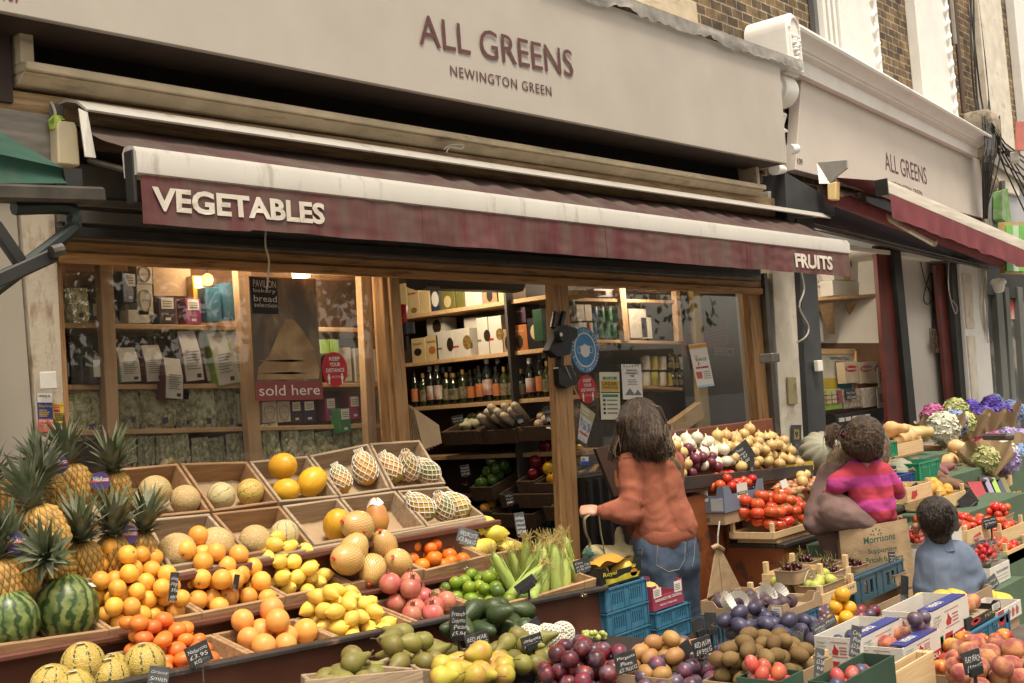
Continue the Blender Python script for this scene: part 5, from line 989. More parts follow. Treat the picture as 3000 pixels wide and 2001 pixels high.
carton(938,995,966,1036,lime_c,"bright green carton, left of two above the red sign",Y=.15);carton(968,995,993,1036,lime_c,"bright green carton, right of two above the red sign",Y=.15)
for k,(x0,x1)in enumerate(((985,1030),(1040,1080),(1100,1128))):
 o,a,b,z0,z1=carton(x0,1018+k*2,x1,1118,cartw,("white teapigs style carton half behind the red sign","white carton with small black name at its foot","white carton with a barcode by the jamb")[k].replace("teapigs style ",""),grp="white cartons on the right bay")
 ftext("teapigs.",o,a,b,z0,z1,YF,.1,.12,.7,.1,inkb)if k<2 else None
def pouch(x0,y0,x1,y1,side,lab,rot=0,Y=YF,lines=7):
 """upright paper-fronted pouch: back colour, white face, printed lines"""
 xm=(x0+x1)/2;a,b=at(x0,(y0+y1)/2,Y=Y),at(x1,(y0+y1)/2,Y=Y);z0,z1=at(xm,y1,Y=Y).z,at(xm,y0,Y=Y).z;w_,h=b.x-a.x,z1-z0;c=V(((a.x+b.x)/2,Y,z0))
 T=thing("paper_pouch",lab,"pouch",c,"white paper pouches on the window shelf");E_=Matrix.Rotation(rot,3,'Y')
 def q(u,v,d):return c+E_@V((u*w_,d,v*h))
 MB().rings([[q(-.5,0,-.035),q(.5,0,-.035),q(.5,0,.035),q(-.5,0,.035)],[q(-.5,.55,-.028),q(.5,.55,-.028),q(.5,.55,.03),q(-.5,.55,.03)],[q(-.47,1,0),q(.47,1,0),q(.47,1,.004),q(-.47,1,.004)]]).build("pouch_body",side,T)
 MB().add([q(-.46,.01,-.037),q(.46,.01,-.037),q(.46,.55,-.030),q(-.46,.55,-.030),q(.44,.99,-.002),q(-.44,.99,-.002)],[(0,1,2,3),(3,2,4,5)]).build("white_face",kgrey,T)
 mb=MB()
 for k in range(lines):v=.56-.055*k;s_=-.0385+.0155*0;mb.add([q(-.34,v,-.0375),q(.34-(k%3)*.07,v,-.0375),q(.34-(k%3)*.07,v+.022,-.037),q(-.34,v+.022,-.037)],[(0,1,2,3)])
 mb.build("printed_lines",ink2,T)
 mb=MB();mb.add([q(.12,.06,-.038),q(.34,.06,-.038),q(.34,.14,-.038),q(.12,.14,-.038)],[(0,1,2,3)]);mb.build("barcode",inkb,T)
pouch(340,1018,398,1120,kgrey,"white pouch nearest the first stud, half behind its neighbours");pouch(412,1010,470,1120,winec,"white pouch standing upright left of the tipped one");pouch(466,1048,520,1170,winec,"white pouch tipped forward off the shelf",.12,Y=.12)
pouch(496,970,528,1115,winec,"white pouch with wine coloured side at the back of the row",Y=.24);pouch(526,968,582,1118,winec,"tall white pouch with wine coloured side in the shelf's middle",-.05);pouch(590,975,612,1118,winec,"narrow white pouch edge behind the tall middle one",-.1,Y=.22)
pouch(622,972,680,1128,lime_c,"white pouch with green side, left of the last two",-.12);pouch(676,970,730,1120,lime_c,"white pouch with green side against the second stud",-.1)
def bottle(key,h,r,m,neck,capm,labm,lh=(.15,.5),shoulder=.62,caph=.14):
 mb=MB().lathe([(.001,0),(r*.95,0),(r,.01*h),(r,shoulder*h),(r*.85,(shoulder+.08)*h),(neck,(shoulder+.2)*h),(neck,(1-caph)*h),(.001,(1-caph)*h)],14)
 cp=MB().lathe([(.001,(1-caph)*h),(neck*1.2,(1-caph)*h),(neck*1.2,h),(.001,h)],10);lb=MB().lathe([(r*1.012,lh[0]*h),(r*1.012,lh[1]*h)],14)
 kind(key,'bottle','bottle',(mb,m),r,[("cap",cp,capm),("paper_label",lb,labm)])
dark_g=mat("dark_bottle",(.012,.014,.010),.15,spec=.6);amber=mat("oil_bottle",(.03,.035,.008),.12,spec=.6)
pump=MB().lathe([(.001,0),(.036,0),(.036,.11),(.03,.13),(.012,.14),(.012,.16),(.001,.16)],14);pc=MB().lathe([(.014,.16),(.014,.175),(.005,.176),(.005,.20),(.001,.2)],10);pc.box((-.012,0,.2),(.05,.014,.01))
kind('pump_bottle','soap_bottle','bottle',(pump,mat("pump_bottle_plastic",(.02,.024,.02),.3)),.036,[("pump_head",pc,black),("paper_label",MB().box((.0,-.0365,.06),(.035,.002,.07)),paper)])
for k,(x,y,s_)in enumerate(((195,1118,.82),(222,1120,.80),(243,1122,.92),(268,1124,1.02))):inst('pump_bottle',at(x,y,Y=.24-.03*k),(0,0,.2),s_,("pump bottle at the left end of the soap row","second dark pump bottle, half hidden","tall dark pump bottle behind the labelled one","dark pump bottle with a white label by the first stud")[k],"dark soap bottles")
for x,lab in((266,"dark bottle against the first stud on the top shelf"),(360,"dark bottle with white label beside the tilted navy carton")):inst('pump_bottle',at(x,940,Y=.26),(0,0,.3),.75,lab,"dark soap bottles")
leafm=mat("bagged_greens",(.78,.75,.50),.25,(.46,.46,.22),scale=5,lo=.42,hi=.6,bump=1,bscale=5,bdist=.12,rnd=.2,detail=3)
leafd=mat("bagged_herbs",(.70,.70,.50),.22,(.40,.42,.22),scale=6,lo=.42,hi=.6,bump=1,bscale=6,bdist=.12,rnd=.25,detail=3)
navysq=mat("navy_square",(.03,.035,.09),.5)
def bagmesh(seed,w=.5,h=1,d=.3):
 def f(u,v):
  a=u*6.2832;t=v;wid=w*(.86+.14*math.sin(t*3.1))*(1 if t<.88 else 1+.1*(t-.88)*8);dep=d*math.sin(min(1,(t+.12)*1.02)*math.pi*.93)**.6 if t<.93 else.02
  n1=1+.2*noise.noise(V((math.cos(a)*2,math.sin(a)*2,t*4+seed)))+.07*noise.noise(V((math.cos(a)*5,math.sin(a)*5,t*9+seed)))
  return V((wid*math.copysign(abs(math.cos(a))**.7,math.cos(a))*n1,dep*math.sin(a)*n1,h*t+.03*noise.noise(V((a,seed,0)))*(t>.9)))
 return MB().grid(f,28,16)
for q_ in range(3):
 sq=MB().box((.12,-.31,.22),(.16,.012,.14));kind('bag%d'%q_,'bag_of_greens','bag',(bagmesh(q_*7.7),leafm if q_<2 else leafd),.5,[("printed_square",sq,navysq)])
def bag(x0,y0,x1,y1,q_,Y,lab,grp,tilt=0):
 a,b=at(x0,y1,Y=Y),at(x1,y1,Y=Y);h=at((x0+x1)/2,y0,Y=Y).z-a.z;c=(a+b)/2;w_=b.x-a.x
 return inst('bag%d'%q_,c,(0,tilt,0),(w_,min(.11,w_*.45),h),lab,grp)
BG="bags of greens along the window"
for k,(b,q_,lab)in enumerate((((188,1128,310,1290),0,"large clear bag of greens nearest the steel post"),((345,1130,412,1258),0,"clear bag of greens just right of the first stud"),((408,1135,516,1258),1,"widest bag of greens under the tipped pouch"),((514,1168,568,1258),2,"small bag of herbs right of the widest one"),((558,1132,636,1262),2,"tall bag of herbs with a dark square, left of two"),((633,1128,698,1264),2,"tall bag of herbs beside the lone white carton"),((186,845,264,947),1,"round clear bag of greens alone on the top shelf"),((600,842,645,942),0,"blue and clear bag of nuts on the top shelf"))):bag(*b,q_,.19,lab,BG,.03*(k%3-1))
rd=random.Random(5)
for k in range(8):bag(352+k*53,1258+rd.uniform(-6,22),402+k*53,1392,2,.17,"stacked clear bag of dried herbs on the lowest shelf, left bay","bags of dried herbs on the lowest shelf, left bay",rd.uniform(-.06,.06))
for k in range(6):bag(775+k*52,1236+rd.uniform(0,30),826+k*52,1378-k*3,2,.17,"clear bag of dried herbs on the lowest shelf, right bay","bags of dried herbs on the lowest shelf, right bay",rd.uniform(-.06,.06))
o,a,b,z0,z1=carton(604,842,648,942,bluep,"blue pouch of nuts in the middle of the top shelf",Y=.14,grp=None,nm="nut_pouch",cat="pouch");o,a,b,z0,z1=carton(655,830,700,938,bluep,"blue pouch of nuts beside the second stud",Y=.15,grp=None,nm="nut_pouch",cat="pouch")
GLB=thing("pendant_bulb","round glowing amber bulb behind the yellow carton","lamp",at(608,830,Y=.4));gm=mat("amber_glow",(1,.45,.12),.4,emit=2.2)
MB().lathe([(.001,-.03),(.02,-.025),(.03,0),(.024,.02),(.01,.03),(.001,.032)],14,at(608,820,Y=.42)).build("bulb",gm,GLB,smooth=True);MB().tube([at(608,812,Y=.42),at(606,770,Y=.42)],.004,5).build("flex",black,GLB)
CL=thing("shop_or_fill_lamp","small lit lamp shining above the bread poster","lamp",at(882,805,Y=.09));MB().box(at(882,806,Y=.09),(.07,.05,.025)).build("lit_panel",mat("lamp_glow",(1,.72,.35),.4,emit=9),CL);MB().box(at(882,800,Y=.09)+V((0,0,.02)),(.1,.06,.012)).build("housing",black,CL)
ld=bpy.data.lights.new("lamp_light",'POINT');ld.energy=9;ld.color=(1,.82,.6);ld.shadow_soft_size=.08;lo_=bpy.data.objects.new("lamp_light",ld);COL.objects.link(lo_);lo_.location=at(882,835,Y=.09);adopt(lo_,CL)
for nm_,lab_,p_,e_ in(("shop_or_fill_lamp","lit lamp high inside the doorway over the pasta shelf",V((5.5,.75,2.5)),16),("shop_or_fill_lamp","lit lamp high behind the right window's shelves",V((6.9,.12,2.40)),10),("shop_or_fill_lamp","lit lamp high behind the left window's first bay",V((3.25,.09,2.40)),3.5)):  # doorway lamp read from its glow; both window lamps added to brighten shelves
 T=thing(nm_,lab_,"lamp",p_);MB().box(p_+V((0,0,.02)),(.08,.05,.02)).build("lit_panel",mat("lamp_glow",(1,.72,.35)),T);l2=bpy.data.lights.new("lamp_light",'POINT');l2 .energy=e_;l2 .color=(1,.82,.6);l2 .shadow_soft_size=.06;q_=bpy.data.objects.new("lamp_light",l2);COL.objects.link(q_);q_.location=p_-V((0,0,.03));adopt(q_,T)
def sheet(x0,y0,x1,y1,Y,m,name,lab,cat,x0b=None,x1b=None,t=.002,grp=None):
 q=[at(x0b or x0,y1,Y=Y),at(x1b or x1,y1,Y=Y),at(x1,y0,Y=Y),at(x0,y0,Y=Y)]
 T=thing(name,lab,cat,q[0],grp);MB().slab(q,(0,t,0)).build("sheet",m,T);return T,q
def stext(T,q,t,u,v,w,h,m,bold=0,nm="lettering"):
 o=lerp4(q,u,v);x=(q[1]-q[0]);up=(q[3]-q[0]);return text(t,o,x,up,m,w=x.length*w,h=up.length*h,parent=T,bold=bold,name=nm)
def spatch(T,q,u0,v0,u1,v1,m,nm,off=.001):n=V((0,-off,0));return MB().slab([lerp4(q,u0,v0)+n,lerp4(q,u1,v0)+n,lerp4(q,u1,v1)+n,lerp4(q,u0,v1)+n],(0,-.0004,0)).build(nm,m,T)
breadm=mat("bread_photo",(.09,.062,.042),.25,(.30,.20,.11),scale=7,lo=.45,hi=.75,stretch=(1,1,.5),dirt=(.36,.35,.32),dscale=7,dlo=.58,dhi=.72,coat=.5)
T,q=sheet(730,810,924,820,-.006,breadm,"bread_poster","tall glossy bread poster reading PAVILION bakery bread selection sold here","poster",752,947)
q[0],q[1],q[2],q[3]=at(750,1175,Y=-.006),at(947,1170,Y=-.006),at(924,818,Y=-.006),at(729,809,Y=-.006)
for c in list(T.children):bpy.data.objects.remove(c)
MB().slab(q,(0,.003,0)).build("sheet",breadm,T);
spatch(T,q,.02,.70,.40,.985,inkb,"black_panel");
for t_,v,h,w in(("PAVILION",.915,.06,.33),("bakery",.865,.04,.32),("bread",.80,.05,.33),("selection",.755,.035,.33)):stext(T,q,t_,.05,v,w,h,offwhite)
spatch(T,q,.0,.0,1,.155,mat("poster_red",(.22,.05,.045),.4),"red_band");stext(T,q,"sold here",.05,.04,.90,.085,offwhite)
loaf=mat("loaf_crust",(.22,.13,.06),.6,(.36,.24,.12),scale=9,bump=.5,bscale=20)
def blob2(T,q,pts,m,nm):MB().poly([lerp4(q,u,v)+V((0,-.001,0))for u,v in pts],(0,-.0006,0)).build(nm,m,T)
blob2(T,q,[(.03,.17),(.95,.17),(.97,.25),(.9,.42),(.76,.56),(.62,.66),(.5,.66),(.38,.55),(.22,.36),(.06,.27)],loaf,"loaf_picture")
for v in(.22,.32):blob2(T,q,[(.05,v),(.55,v-.01),(.78,v),(.55,v+.01)],mat("loaf_string",(.5,.36,.18),.7),"loaf_string")
def disc(cx,cy,rx,ry,Y,m,name,lab,cat,grp=None):
 c=at(cx,cy,Y=Y);rX=(at(cx+rx,cy,Y=Y).x-at(cx-rx,cy,Y=Y).x)/2;rZ=(at(cx,cy-ry,Y=Y).z-at(cx,cy+ry,Y=Y).z)/2
 T=thing(name,lab,cat,c,grp);MB().poly([c+V((rX*math.cos(t*math.pi/24),0,rZ*math.sin(t*math.pi/24)))for t in range(48)],(0,.002,0)).build("disc",m,T);return T,c,rX,rZ
signred=mat("sign_red_vinyl",(.40,.02,.025),.35)
def keep(cx,cy,rx,ry,lab):
 T,c,a,b=disc(cx,cy,rx,ry,-.006,signred,"distance_sign",lab,"sign","keep your distance signs")
 for t_,v,w in(("KEEP",.5,.85),("YOUR",.17,.85),("DISTANCE",-.16,1.45)):text(t_,c+V((-a*w/2,-.001,b*v)),XA,ZA,paper,w=a*w,h=b*.22,parent=T,bold=.02)
 text("<<< >>>",c+V((-a*.33,-.001,-b*.5)),XA,ZA,paper,w=a*.66,h=b*.14,parent=T)
 for s_ in(-1,1):
  p=c+V((s_*a*.52,-.0012,-b*.48));mb=MB().lathe([(.001,-.001),(a*.07,-.001),(a*.07,.0),(.001,0)],10);mb.v=[p+V((v.x,v.z,v.y+b*.17))for v in mb.v]
  mb.poly([p+V((dx*a,0,dz*b))for dx,dz in((-.1,.1),(.1,.1),(.1,-.1),(.05,-.1),(.05,-.36),(-.05,-.36),(-.05,-.1),(-.1,-.1))],(0,-.0005,0));mb.build("figure_symbol",paper,T)
keep(981,1082,37,51,"red round KEEP YOUR DISTANCE sign on the left window");keep(1721,1140,27,42,"red round KEEP YOUR DISTANCE sign below the blue mask sign")
T,c,a,b=disc(1714,1025,41,67,-.006,mat("sign_blue_vinyl",(.045,.20,.40),.35),"mask_sign","blue round PLEASE WEAR MASK KEEP DISTANCE sticker with a white mask","sign")
mb=MB();
for t in range(48):
 p0,p1=t*math.pi/24,(t+1)*math.pi/24;mb.add([c+V((a*r_*math.cos(p),-.0012,b*r_*math.sin(p)))for p,r_ in((p0,.70),(p1,.70),(p1,.765),(p0,.765))],[(0,1,2,3)])
mb.build("white_ring",paper,T)
MB().poly([c+V((a*x,-.001,b*z))for x,z in((-.34,.16),(-.15,.20),(0,.27),(.15,.20),(.34,.16),(.33,-.12),(.2,-.28),(0,-.33),(-.2,-.28),(-.33,-.12))],(0,-.0006,0)).build("mask_symbol",paper,T)
for s_ in(-1,1):MB().tube([c+V((s_*a*x,-.0015,b*z))for x,z in((.33,.12),(.48,.14),(.55,.0),(.48,-.14),(.32,-.12))],.0022,5).build("mask_loop",paper,T)
def arc(t,c,a,b,r_,t0,t1,m,T,h,flip=False):
 n=len(t)
 for i,ch in enumerate(t):
  if ch==' ':continue
  an=R(t0+(t1-t0)*i/(n-1));x=V((math.sin(an),0,-math.cos(an)))if not flip else V((-math.sin(an),0,math.cos(an)));up=V((math.cos(an),0,math.sin(an)))*(1 if not flip else-1)
  p=c+V((a*r_*math.cos(an),-.0012,b*r_*math.sin(an)));text(ch,p-x*h*.35,x,up,m,w=h*.62,h=h,parent=T,bold=.015)
arc("PLEASE WEAR MASK",c,a,b,.80,178,12,paper,T,.019);arc("& KEEP DISTANCE",c,a,b,.95,200,348,paper,T,.019,True)
ev=mat("cream_leaflet",(.56,.52,.40),.7);ochre=mat("ochre_ink",(.5,.30,.03),.6)
T,q=sheet(1756,1090,1814,1229,-.006,ev,"construction_poster","cream leaflet reading WE ARE UNDER CONSTRUCTION on the right window","poster",1762,1818)
spatch(T,q,.14,.84,.86,.90,green_c,"green_banner");stext(T,q,"WE ARE",.28,.855,.44,.035,paper);spatch(T,q,.05,.60,.95,.82,ochre,"yellow_panel");stext(T,q,"UNDER",.12,.72,.76,.075,inkb,.02);stext(T,q,"CONSTRUCTION",.08,.655,.84,.045,inkb,.02);spatch(T,q,.02,.56,.98,.585,inkb,"hazard_stripe");spatch(T,q,.1,.47,.9,.53,green_c,"green_ribbon")
for k in range(4):spatch(T,q,.12,.38-.09*k,.24,.43-.09*k,inkb,"bullet");spatch(T,q,.32,.39-.09*k,.86,.42-.09*k,ink2,"print_line")
T,q=sheet(1820,1067,1878,1170,-.006,paper,"fair_poster","white leaflet for the Islington Sustainability Fair above the woman","poster",1826,1884)
for t_,v,w in(("ISLINGTON",.80,.5),("SUSTAINABILITY",.72,.66),("FAIR",.64,.22)):stext(T,q,t_,(1-w)/2,v,w,.055,inkb,.015)
for k in range(4):spatch(T,q,.3-.05*(k%2),.55-.045*k,.7+.05*(k%2),.565-.045*k,ink2,"print_line")
mb=MB();[mb.add([lerp4(q,.08+k*.14,.97-.03*math.sin(k))+V((0,-.001,0)),lerp4(q,.18+k*.14,.97-.03*math.sin(k))+V((0,-.001,0)),lerp4(q,.13+k*.14,.90)+V((0,-.001,0))],[(0,1,2)])for k in range(6)];mb.build("bunting_print",ink2,T)
blob2(T,q,[(.1,.12),(.35,.32),(.6,.12)],ink2,"tent_print");blob2(T,q,[(.55,.12),(.75,.28),(.95,.12)],ink2,"tent_print")
T,q=sheet(1705,1180,1744,1300,-.008,mat("newsprint",(.48,.46,.42),.7,(.3,.29,.27),scale=60),"therapy_leaflet","slanted printed leaflet reading Kundalini Therapeutics near the door post","poster",1692,1722)
q[:]=[at(1693,1285,Y=-.008),at(1718,1301,Y=-.008),at(1744,1213,Y=-.008),at(1703,1180,Y=-.008)]
for c_ in list(T.children):bpy.data.objects.remove(c_)
MB().slab(q,(0,.002,0)).build("sheet",mat("newsprint",(.5,.5,.5)),T);spatch(T,q,.0,.70,1,1,mat("leaflet_ochre",(.34,.30,.16),.7),"title_panel");stext(T,q,"Kundalini",.08,.86,.84,.09,paper,.01);stext(T,q,"Therapeutics",.08,.75,.84,.08,paper,.01);spatch(T,q,.06,.34,.94,.60,mat("photo_print",(.12,.13,.16),.5,(.4,.4,.42),scale=40),"photo_print");spatch(T,q,.1,.2,.9,.25,signred,"red_line")
T,q=sheet(2018,1004,2069,1005,-.006,paper,"summer_fair_poster","colourful curled leaflet for the Newington Green Summer Fair","poster",2043,2094)
q[:]=[at(2044,1136,Y=-.006),at(2093,1130,Y=-.006),at(2068,1004,Y=-.02),at(2017,1010,Y=-.006)]
for c_ in list(T.children):bpy.data.objects.remove(c_)
MB().slab(q,(0,.002,0)).build("sheet",paper,T);stext(T,q,"NEWINGTON GREEN",.2,.70,.62,.03,inkb,.01)
for i,(ch,col)in enumerate(zip("SUMMER",((.5,.04,.05),(.6,.25,.02),(.55,.45,.02),(.06,.35,.1),(.03,.2,.5),(.35,.05,.3)))):stext(T,q,ch,.2+i*.11,.60,.10,.08,mat("ink_%d"%i,col,.6),.02)
stext(T,q,"FAIR",.3,.50,.42,.075,inkb,.02);spatch(T,q,.14,.43,.86,.475,signred,"date_ribbon");stext(T,q,"SATURDAY 6TH JULY",.18,.44,.64,.025,paper);spatch(T,q,.0,.0,1,.05,mat("pale_blue_ink",(.35,.5,.6),.6),"foot_band")
blob2(T,q,[(.1,.2),(.4,.2),(.42,.36),(.08,.36)],mat("popcorn_red",(.5,.08,.06),.6),"popcorn_print");[spatch(T,q,.5,.34-.05*k,.9,.355-.05*k,ink2,"print_line")for k in range(4)];spatch(T,q,.0,.9,1,.98,mat("ink_1",(.6,.25,.02)),"bunting_print")
T,q=sheet(1702,1338,1724,1362,-.006,mat("white_sticker",(.6,.58,.54),.5),"card_sticker","small blue and white card payment sticker on the right pane","sticker");spatch(T,q,0,0,1,.45,mat("royal_blue",(.02,.08,.4),.4),"blue_band");stext(T,q,"VISA",.1,.55,.45,.25,mat("royal_blue",(.02,.08,.4)),.03)
KS=thing("key_switch","white metal key switch box on the rusty steel post","switch",at(140,1115,Y=-.13));o=MB().bb(at(104,1141,Y=-.105)*1,at(150,1090,Y=-.105)*1+V((0,-.04,0))).build("switch_box",greymetal,KS,bevel=.004)
a,b=at(118,1141,Y=-.15),at(164,1088,Y=-.15);MB().bb((a.x,-.155,a.z),(b.x,-.147,b.z)).build("face_plate",mat("plate_white",(.6,.57,.5),.4),KS,bevel=.003);MB().lathe([(.001,0),(.012,0),(.012,.006),(.001,.006)],14).build("key_barrel",greymetal,KS);k_=KS.children[-1];k_.rotation_euler=(R(90),0,0);k_.location=(V(((a.x+b.x)/2,-.155,(a.z+b.z)/2+.008)))-KS.location*0;k_.matrix_parent_inverse=Matrix.Translation(KS.location).inverted()
T,q=sheet(108,1152,152,1266,-.106,mat("sticker_blue",(.03,.05,.22),.5),"trade_sticker","blue, white and red trade sticker reading UNIQUE and Skyline on the post","sticker",114,158);spatch(T,q,0,.76,1,1,paper,"white_panel");stext(T,q,"UNIQUE",.06,.89,.8,.07,inkb,.02);stext(T,q,"Skyline",.06,.62,.88,.09,yel,.01);[spatch(T,q,.08,.40+.05*k,.6+.1*(k%3),.425+.05*k,yel,"print_line")for k in range(4)];spatch(T,q,0,.0,1,.34,mat("orange_red_ink",(.5,.09,.04),.5),"red_panel");stext(T,q,"07365 554",.05,.26,.9,.06,paper,.01);spatch(T,q,.1,.08,.5,.2,paper,"white_box")
T,q=sheet(153,1181,186,1240,-.106,yel,"trade_sticker","yellow and red shutter repair sticker beside the blue one","sticker",158,190);stext(T,q,"Perfect A1",.05,.84,.9,.12,signred,.01);spatch(T,q,.05,.56,.6,.8,signred,"red_panel");stext(T,q,"SHUTTER",.07,.68,.5,.07,paper);[spatch(T,q,.1,.14+.1*k,.85,.19+.1*k,inkb,"print_line")for k in range(4)]
XW=5.95
SD=thing("shelf_unit","long pine wall shelves of pasta and bottles seen through the open door","shelves",(XW,.8,.8))
def xshelf(xl,yl,xr,yr,dep=.3,m=pine,t=.028,nm="shelf"):
 a,b=at(xl,yl,X=XW),at(xr,yr,X=XW);z=(a.z+b.z)/2;return MB().bb((XW,b.y-.15,z-t),(XW+dep,a.y+.15,z)).build(nm,m,SD,bevel=.002),z
zA=xshelf(1178,918,1640,866)[1];zB=xshelf(1182,1060,1640,1020)[1];zC=xshelf(1215,1193,1645,1160)[1];zD=xshelf(1215,1350,1660,1310)[1]
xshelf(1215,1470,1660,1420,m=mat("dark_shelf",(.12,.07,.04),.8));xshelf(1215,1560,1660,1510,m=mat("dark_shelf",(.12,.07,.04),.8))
def xbox(x0,y0,x1,y1,m,lab,cat="carton",dep=.14,X=XW+.02,grp="cartons on the doorway shelves",nm="carton",win=None,txt=None,tm=None,band=None,zb=None):
 ym,xm=(y0+y1)/2,(x0+x1)/2;a,b=at(x0,ym,X=X),at(x1,ym,X=X);z0,z1=at(xm,y1,X=X).z,at(xm,y0,X=X).z
 if zb:z1+=zb-z0;z0=zb
 c=V((X+dep/2,(a.y+b.y)/2,(z0+z1)/2));o=MB().box(c,(dep,abs(a.y-b.y),z1-z0)).build(nm,m,bevel=.002,loc=c);tag(o,lab,cat,grp);w_=abs(a.y-b.y);h=z1-z0
 P=lambda u,v,d=.001:V((X-d,a.y-w_*u,z0+h*v))
 if win:cx,cy,rx,ry,wm=win;MB().poly([P(cx+rx*math.cos(t*math.pi/10),cy+ry*math.sin(t*math.pi/10))for t in range(20)],(-.0005,0,0)).build("carton_window",wm,o)
 if txt:text(txt,P(.12,.72,.0012),-YA,ZA,tm or inkb,w=w_*.7,h=h*.08,parent=o,bold=.01)
 if band:MB().slab([P(0,.36),P(.35,.36),P(.35,.42),P(0,.42)],(-.0005,0,0)).build("colour_band",band,o)
 return o
pasta=mat("pasta_window",(.10,.06,.02),.4,(.25,.16,.04),scale=50);dk=mat("dark_window",(.03,.02,.012),.4);dblue=mat("slate_blue_ink",(.03,.04,.07),.5)
for k,(x0,y0,x1,y1,m,lab,win,txt)in enumerate(((1172,820,1192,908,goldc,"cream pasta carton at the far left of the top doorway shelf",None,None),(1194,836,1228,910,goldc,"cream pasta carton lettered in red on the top doorway shelf",(.5,.15,.25,.1,pasta),"RUMMO"),(1230,850,1258,905,goldc,"cream pasta carton behind the round label",None,None),(1262,845,1288,902,dblue,"packet with a round white label on the top doorway shelf",(.5,.55,.4,.35,paper),None),(1290,850,1332,900,olive,"olive green carton with an arched gold window, top doorway shelf",(.5,.4,.25,.3,goldc),None),(1336,850,1360,895,olive,"narrow olive carton on the top doorway shelf",None,None),(1362,848,1412,892,cartw,"white carton with red band right of the olive ones",None,None),(1413,846,1456,884,kb,"brown carton on the top doorway shelf",(.5,.5,.2,.4,dk),None),(1460,850,1502,878,goldc,"gold tin coloured carton at the right of the top doorway shelf",None,None))):
 xbox(x0,y0,x1,y1+8,m,lab,win=win,txt=txt,tm=signred,zb=zA)
for x0,y0,x1,y1,m,lab,win,txt,band in((1206,988,1246,1058,goldc,"cream artisan pasta carton with dark window, leftmost on the middle shelf",(.45,.42,.28,.16,dk),"ARTISAN PASTA",None),(1248,982,1284,1055,goldc,"cream artisan pasta carton with orange window, second on the middle shelf",(.5,.42,.28,.16,rustc),"ARTISAN PASTA",None),(1278,966,1326,1048,cartw,"white pasta carton with half round window left of its twin",(.85,.5,.2,.25,dk),None,olive),(1327,960,1376,1044,cartw,"white pasta carton with half round window and red band",(.85,.5,.25,.25,pasta),None,signred),(1398,925,1430,1035,cartw,"tall white spaghetti carton, left of two",(.9,.5,.3,.16,dk),None,ink2),(1432,920,1470,1030,cartw,"tall white spaghetti carton, right of two",(.85,.5,.3,.16,pasta),None,signred),(1474,960,1498,1028,kb,"brown carton left of the rust coloured one",(.5,.4,.3,.3,dk),None,None),(1498,950,1545,1026,rustc,"rust orange carton with arched window on the middle shelf",(.5,.35,.22,.26,dk),"SEGGIANO",None),(1546,930,1590,1022,black,"black coffee pack at the right of the middle shelf",(.5,.55,.3,.25,goldc),None,None),(1496,902,1540,948,aub,"dark carton stacked above the rust coloured one",None,"SEGGIANO",None)):
 X_=XW+.02 if y0>905 else XW+.05;xbox(x0,y0,x1,y1,m,lab,win=win,txt=txt,band=band,X=X_,zb=(zB if y1>1000 else None),tm=(goldc if m in(rustc,aub)else inkb))
xbox(1250,932,1300,982,cartw,"white carton lying behind the artisan pasta",X=XW+.12,win=(.6,.5,.25,.4,dk));xbox(1360,930,1398,985,cartw,"white carton behind the tall spaghetti ones",X=XW+.12)
greenb=mat("green_pouch",(.035,.09,.045),.3,bump=.3,bscale=20);o=xbox(1562,905,1590,1000,greenb,"dark green foil pouch hanging by the door post",X=XW-.08,nm="foil_pouch",cat="pouch",grp=None)
blab=mat("bottle_label",(.20,.17,.10),.6,(.06,.05,.03),scale=30);wl=mat("white_bottle_label",(.48,.45,.38),.6,(.3,.1,.08),scale=14);ol=mat("orange_bottle_label",(.45,.15,.05),.6);gold=mat("gold_cap",(.40,.27,.10),.35,metal=.6)
bottle('oil',.27,.034,dark_g,.013,cartw,wl);bottle('oil2',.25,.032,dark_g,.012,black,ol);bottle('oil3',.24,.036,amber,.012,gold,blab);bottle('sauce',.20,.036,dark_g,.016,gold,blab)
rd=random.Random(12);keys=['oil2','oil3','oil','oil','oil3','sauce','oil3','oil2','oil2','oil','oil2','oil3','oil3','sauce','oil','oil2','oil3','sauce'];ya=at(1220,1150,X=XW+.06).y;yb=at(1640,1130,X=XW+.06).y
BL_={'oil':"dark bottle with white cap and pale label on the doorway bottle shelf",'oil2':"dark slim bottle with orange label on the doorway bottle shelf",'oil3':"olive oil bottle with gold cap on the doorway bottle shelf",'sauce':"squat dark bottle on the doorway bottle shelf"}
for r_ in range(2):
 for i,k in enumerate(keys):inst(k,(XW+.05+.09*r_,ya+(yb-ya)*(i+.5*r_)/(len(keys)-1)+rd.uniform(-.01,.01),zC),(0,0,rd.uniform(0,6)),rd.uniform(.9,1.12),BL_[k],BL_[k].replace(" on the doorway bottle shelf","s on the doorway shelf").replace("bottle with","bottles with"))
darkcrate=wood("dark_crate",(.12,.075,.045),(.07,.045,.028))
def xcrate(xl,yl,xr,yr,lab,drop=.09,out=.12):
 a,b=at(xl,yl,X=XW-.12),at(xr,yr,X=XW-.12);z=(a.z+b.z)/2
 return tray("veg_crate",[V((XW-.12,a.y,z)),V((XW-.12,b.y,z)),V((XW+.25,b.y,z+.1)),V((XW+.25,a.y,z+.1))],drop,darkcrate,lab,"dark crates in the doorway rack",lining=False),[V((XW-.1,a.y-.02,z-.03)),V((XW-.1,b.y+.02,z-.03)),V((XW+.22,b.y+.02,z+.08)),V((XW+.22,a.y-.02,z+.08))]
_,b1=xcrate(1290,1262,1390,1266,"dark crate of fennel in the doorway rack");_,b2=xcrate(1392,1262,1508,1258,"dark crate of white radishes in the doorway rack");_,b3=xcrate(1512,1252,1650,1245,"dark crate of turnips by the door post")
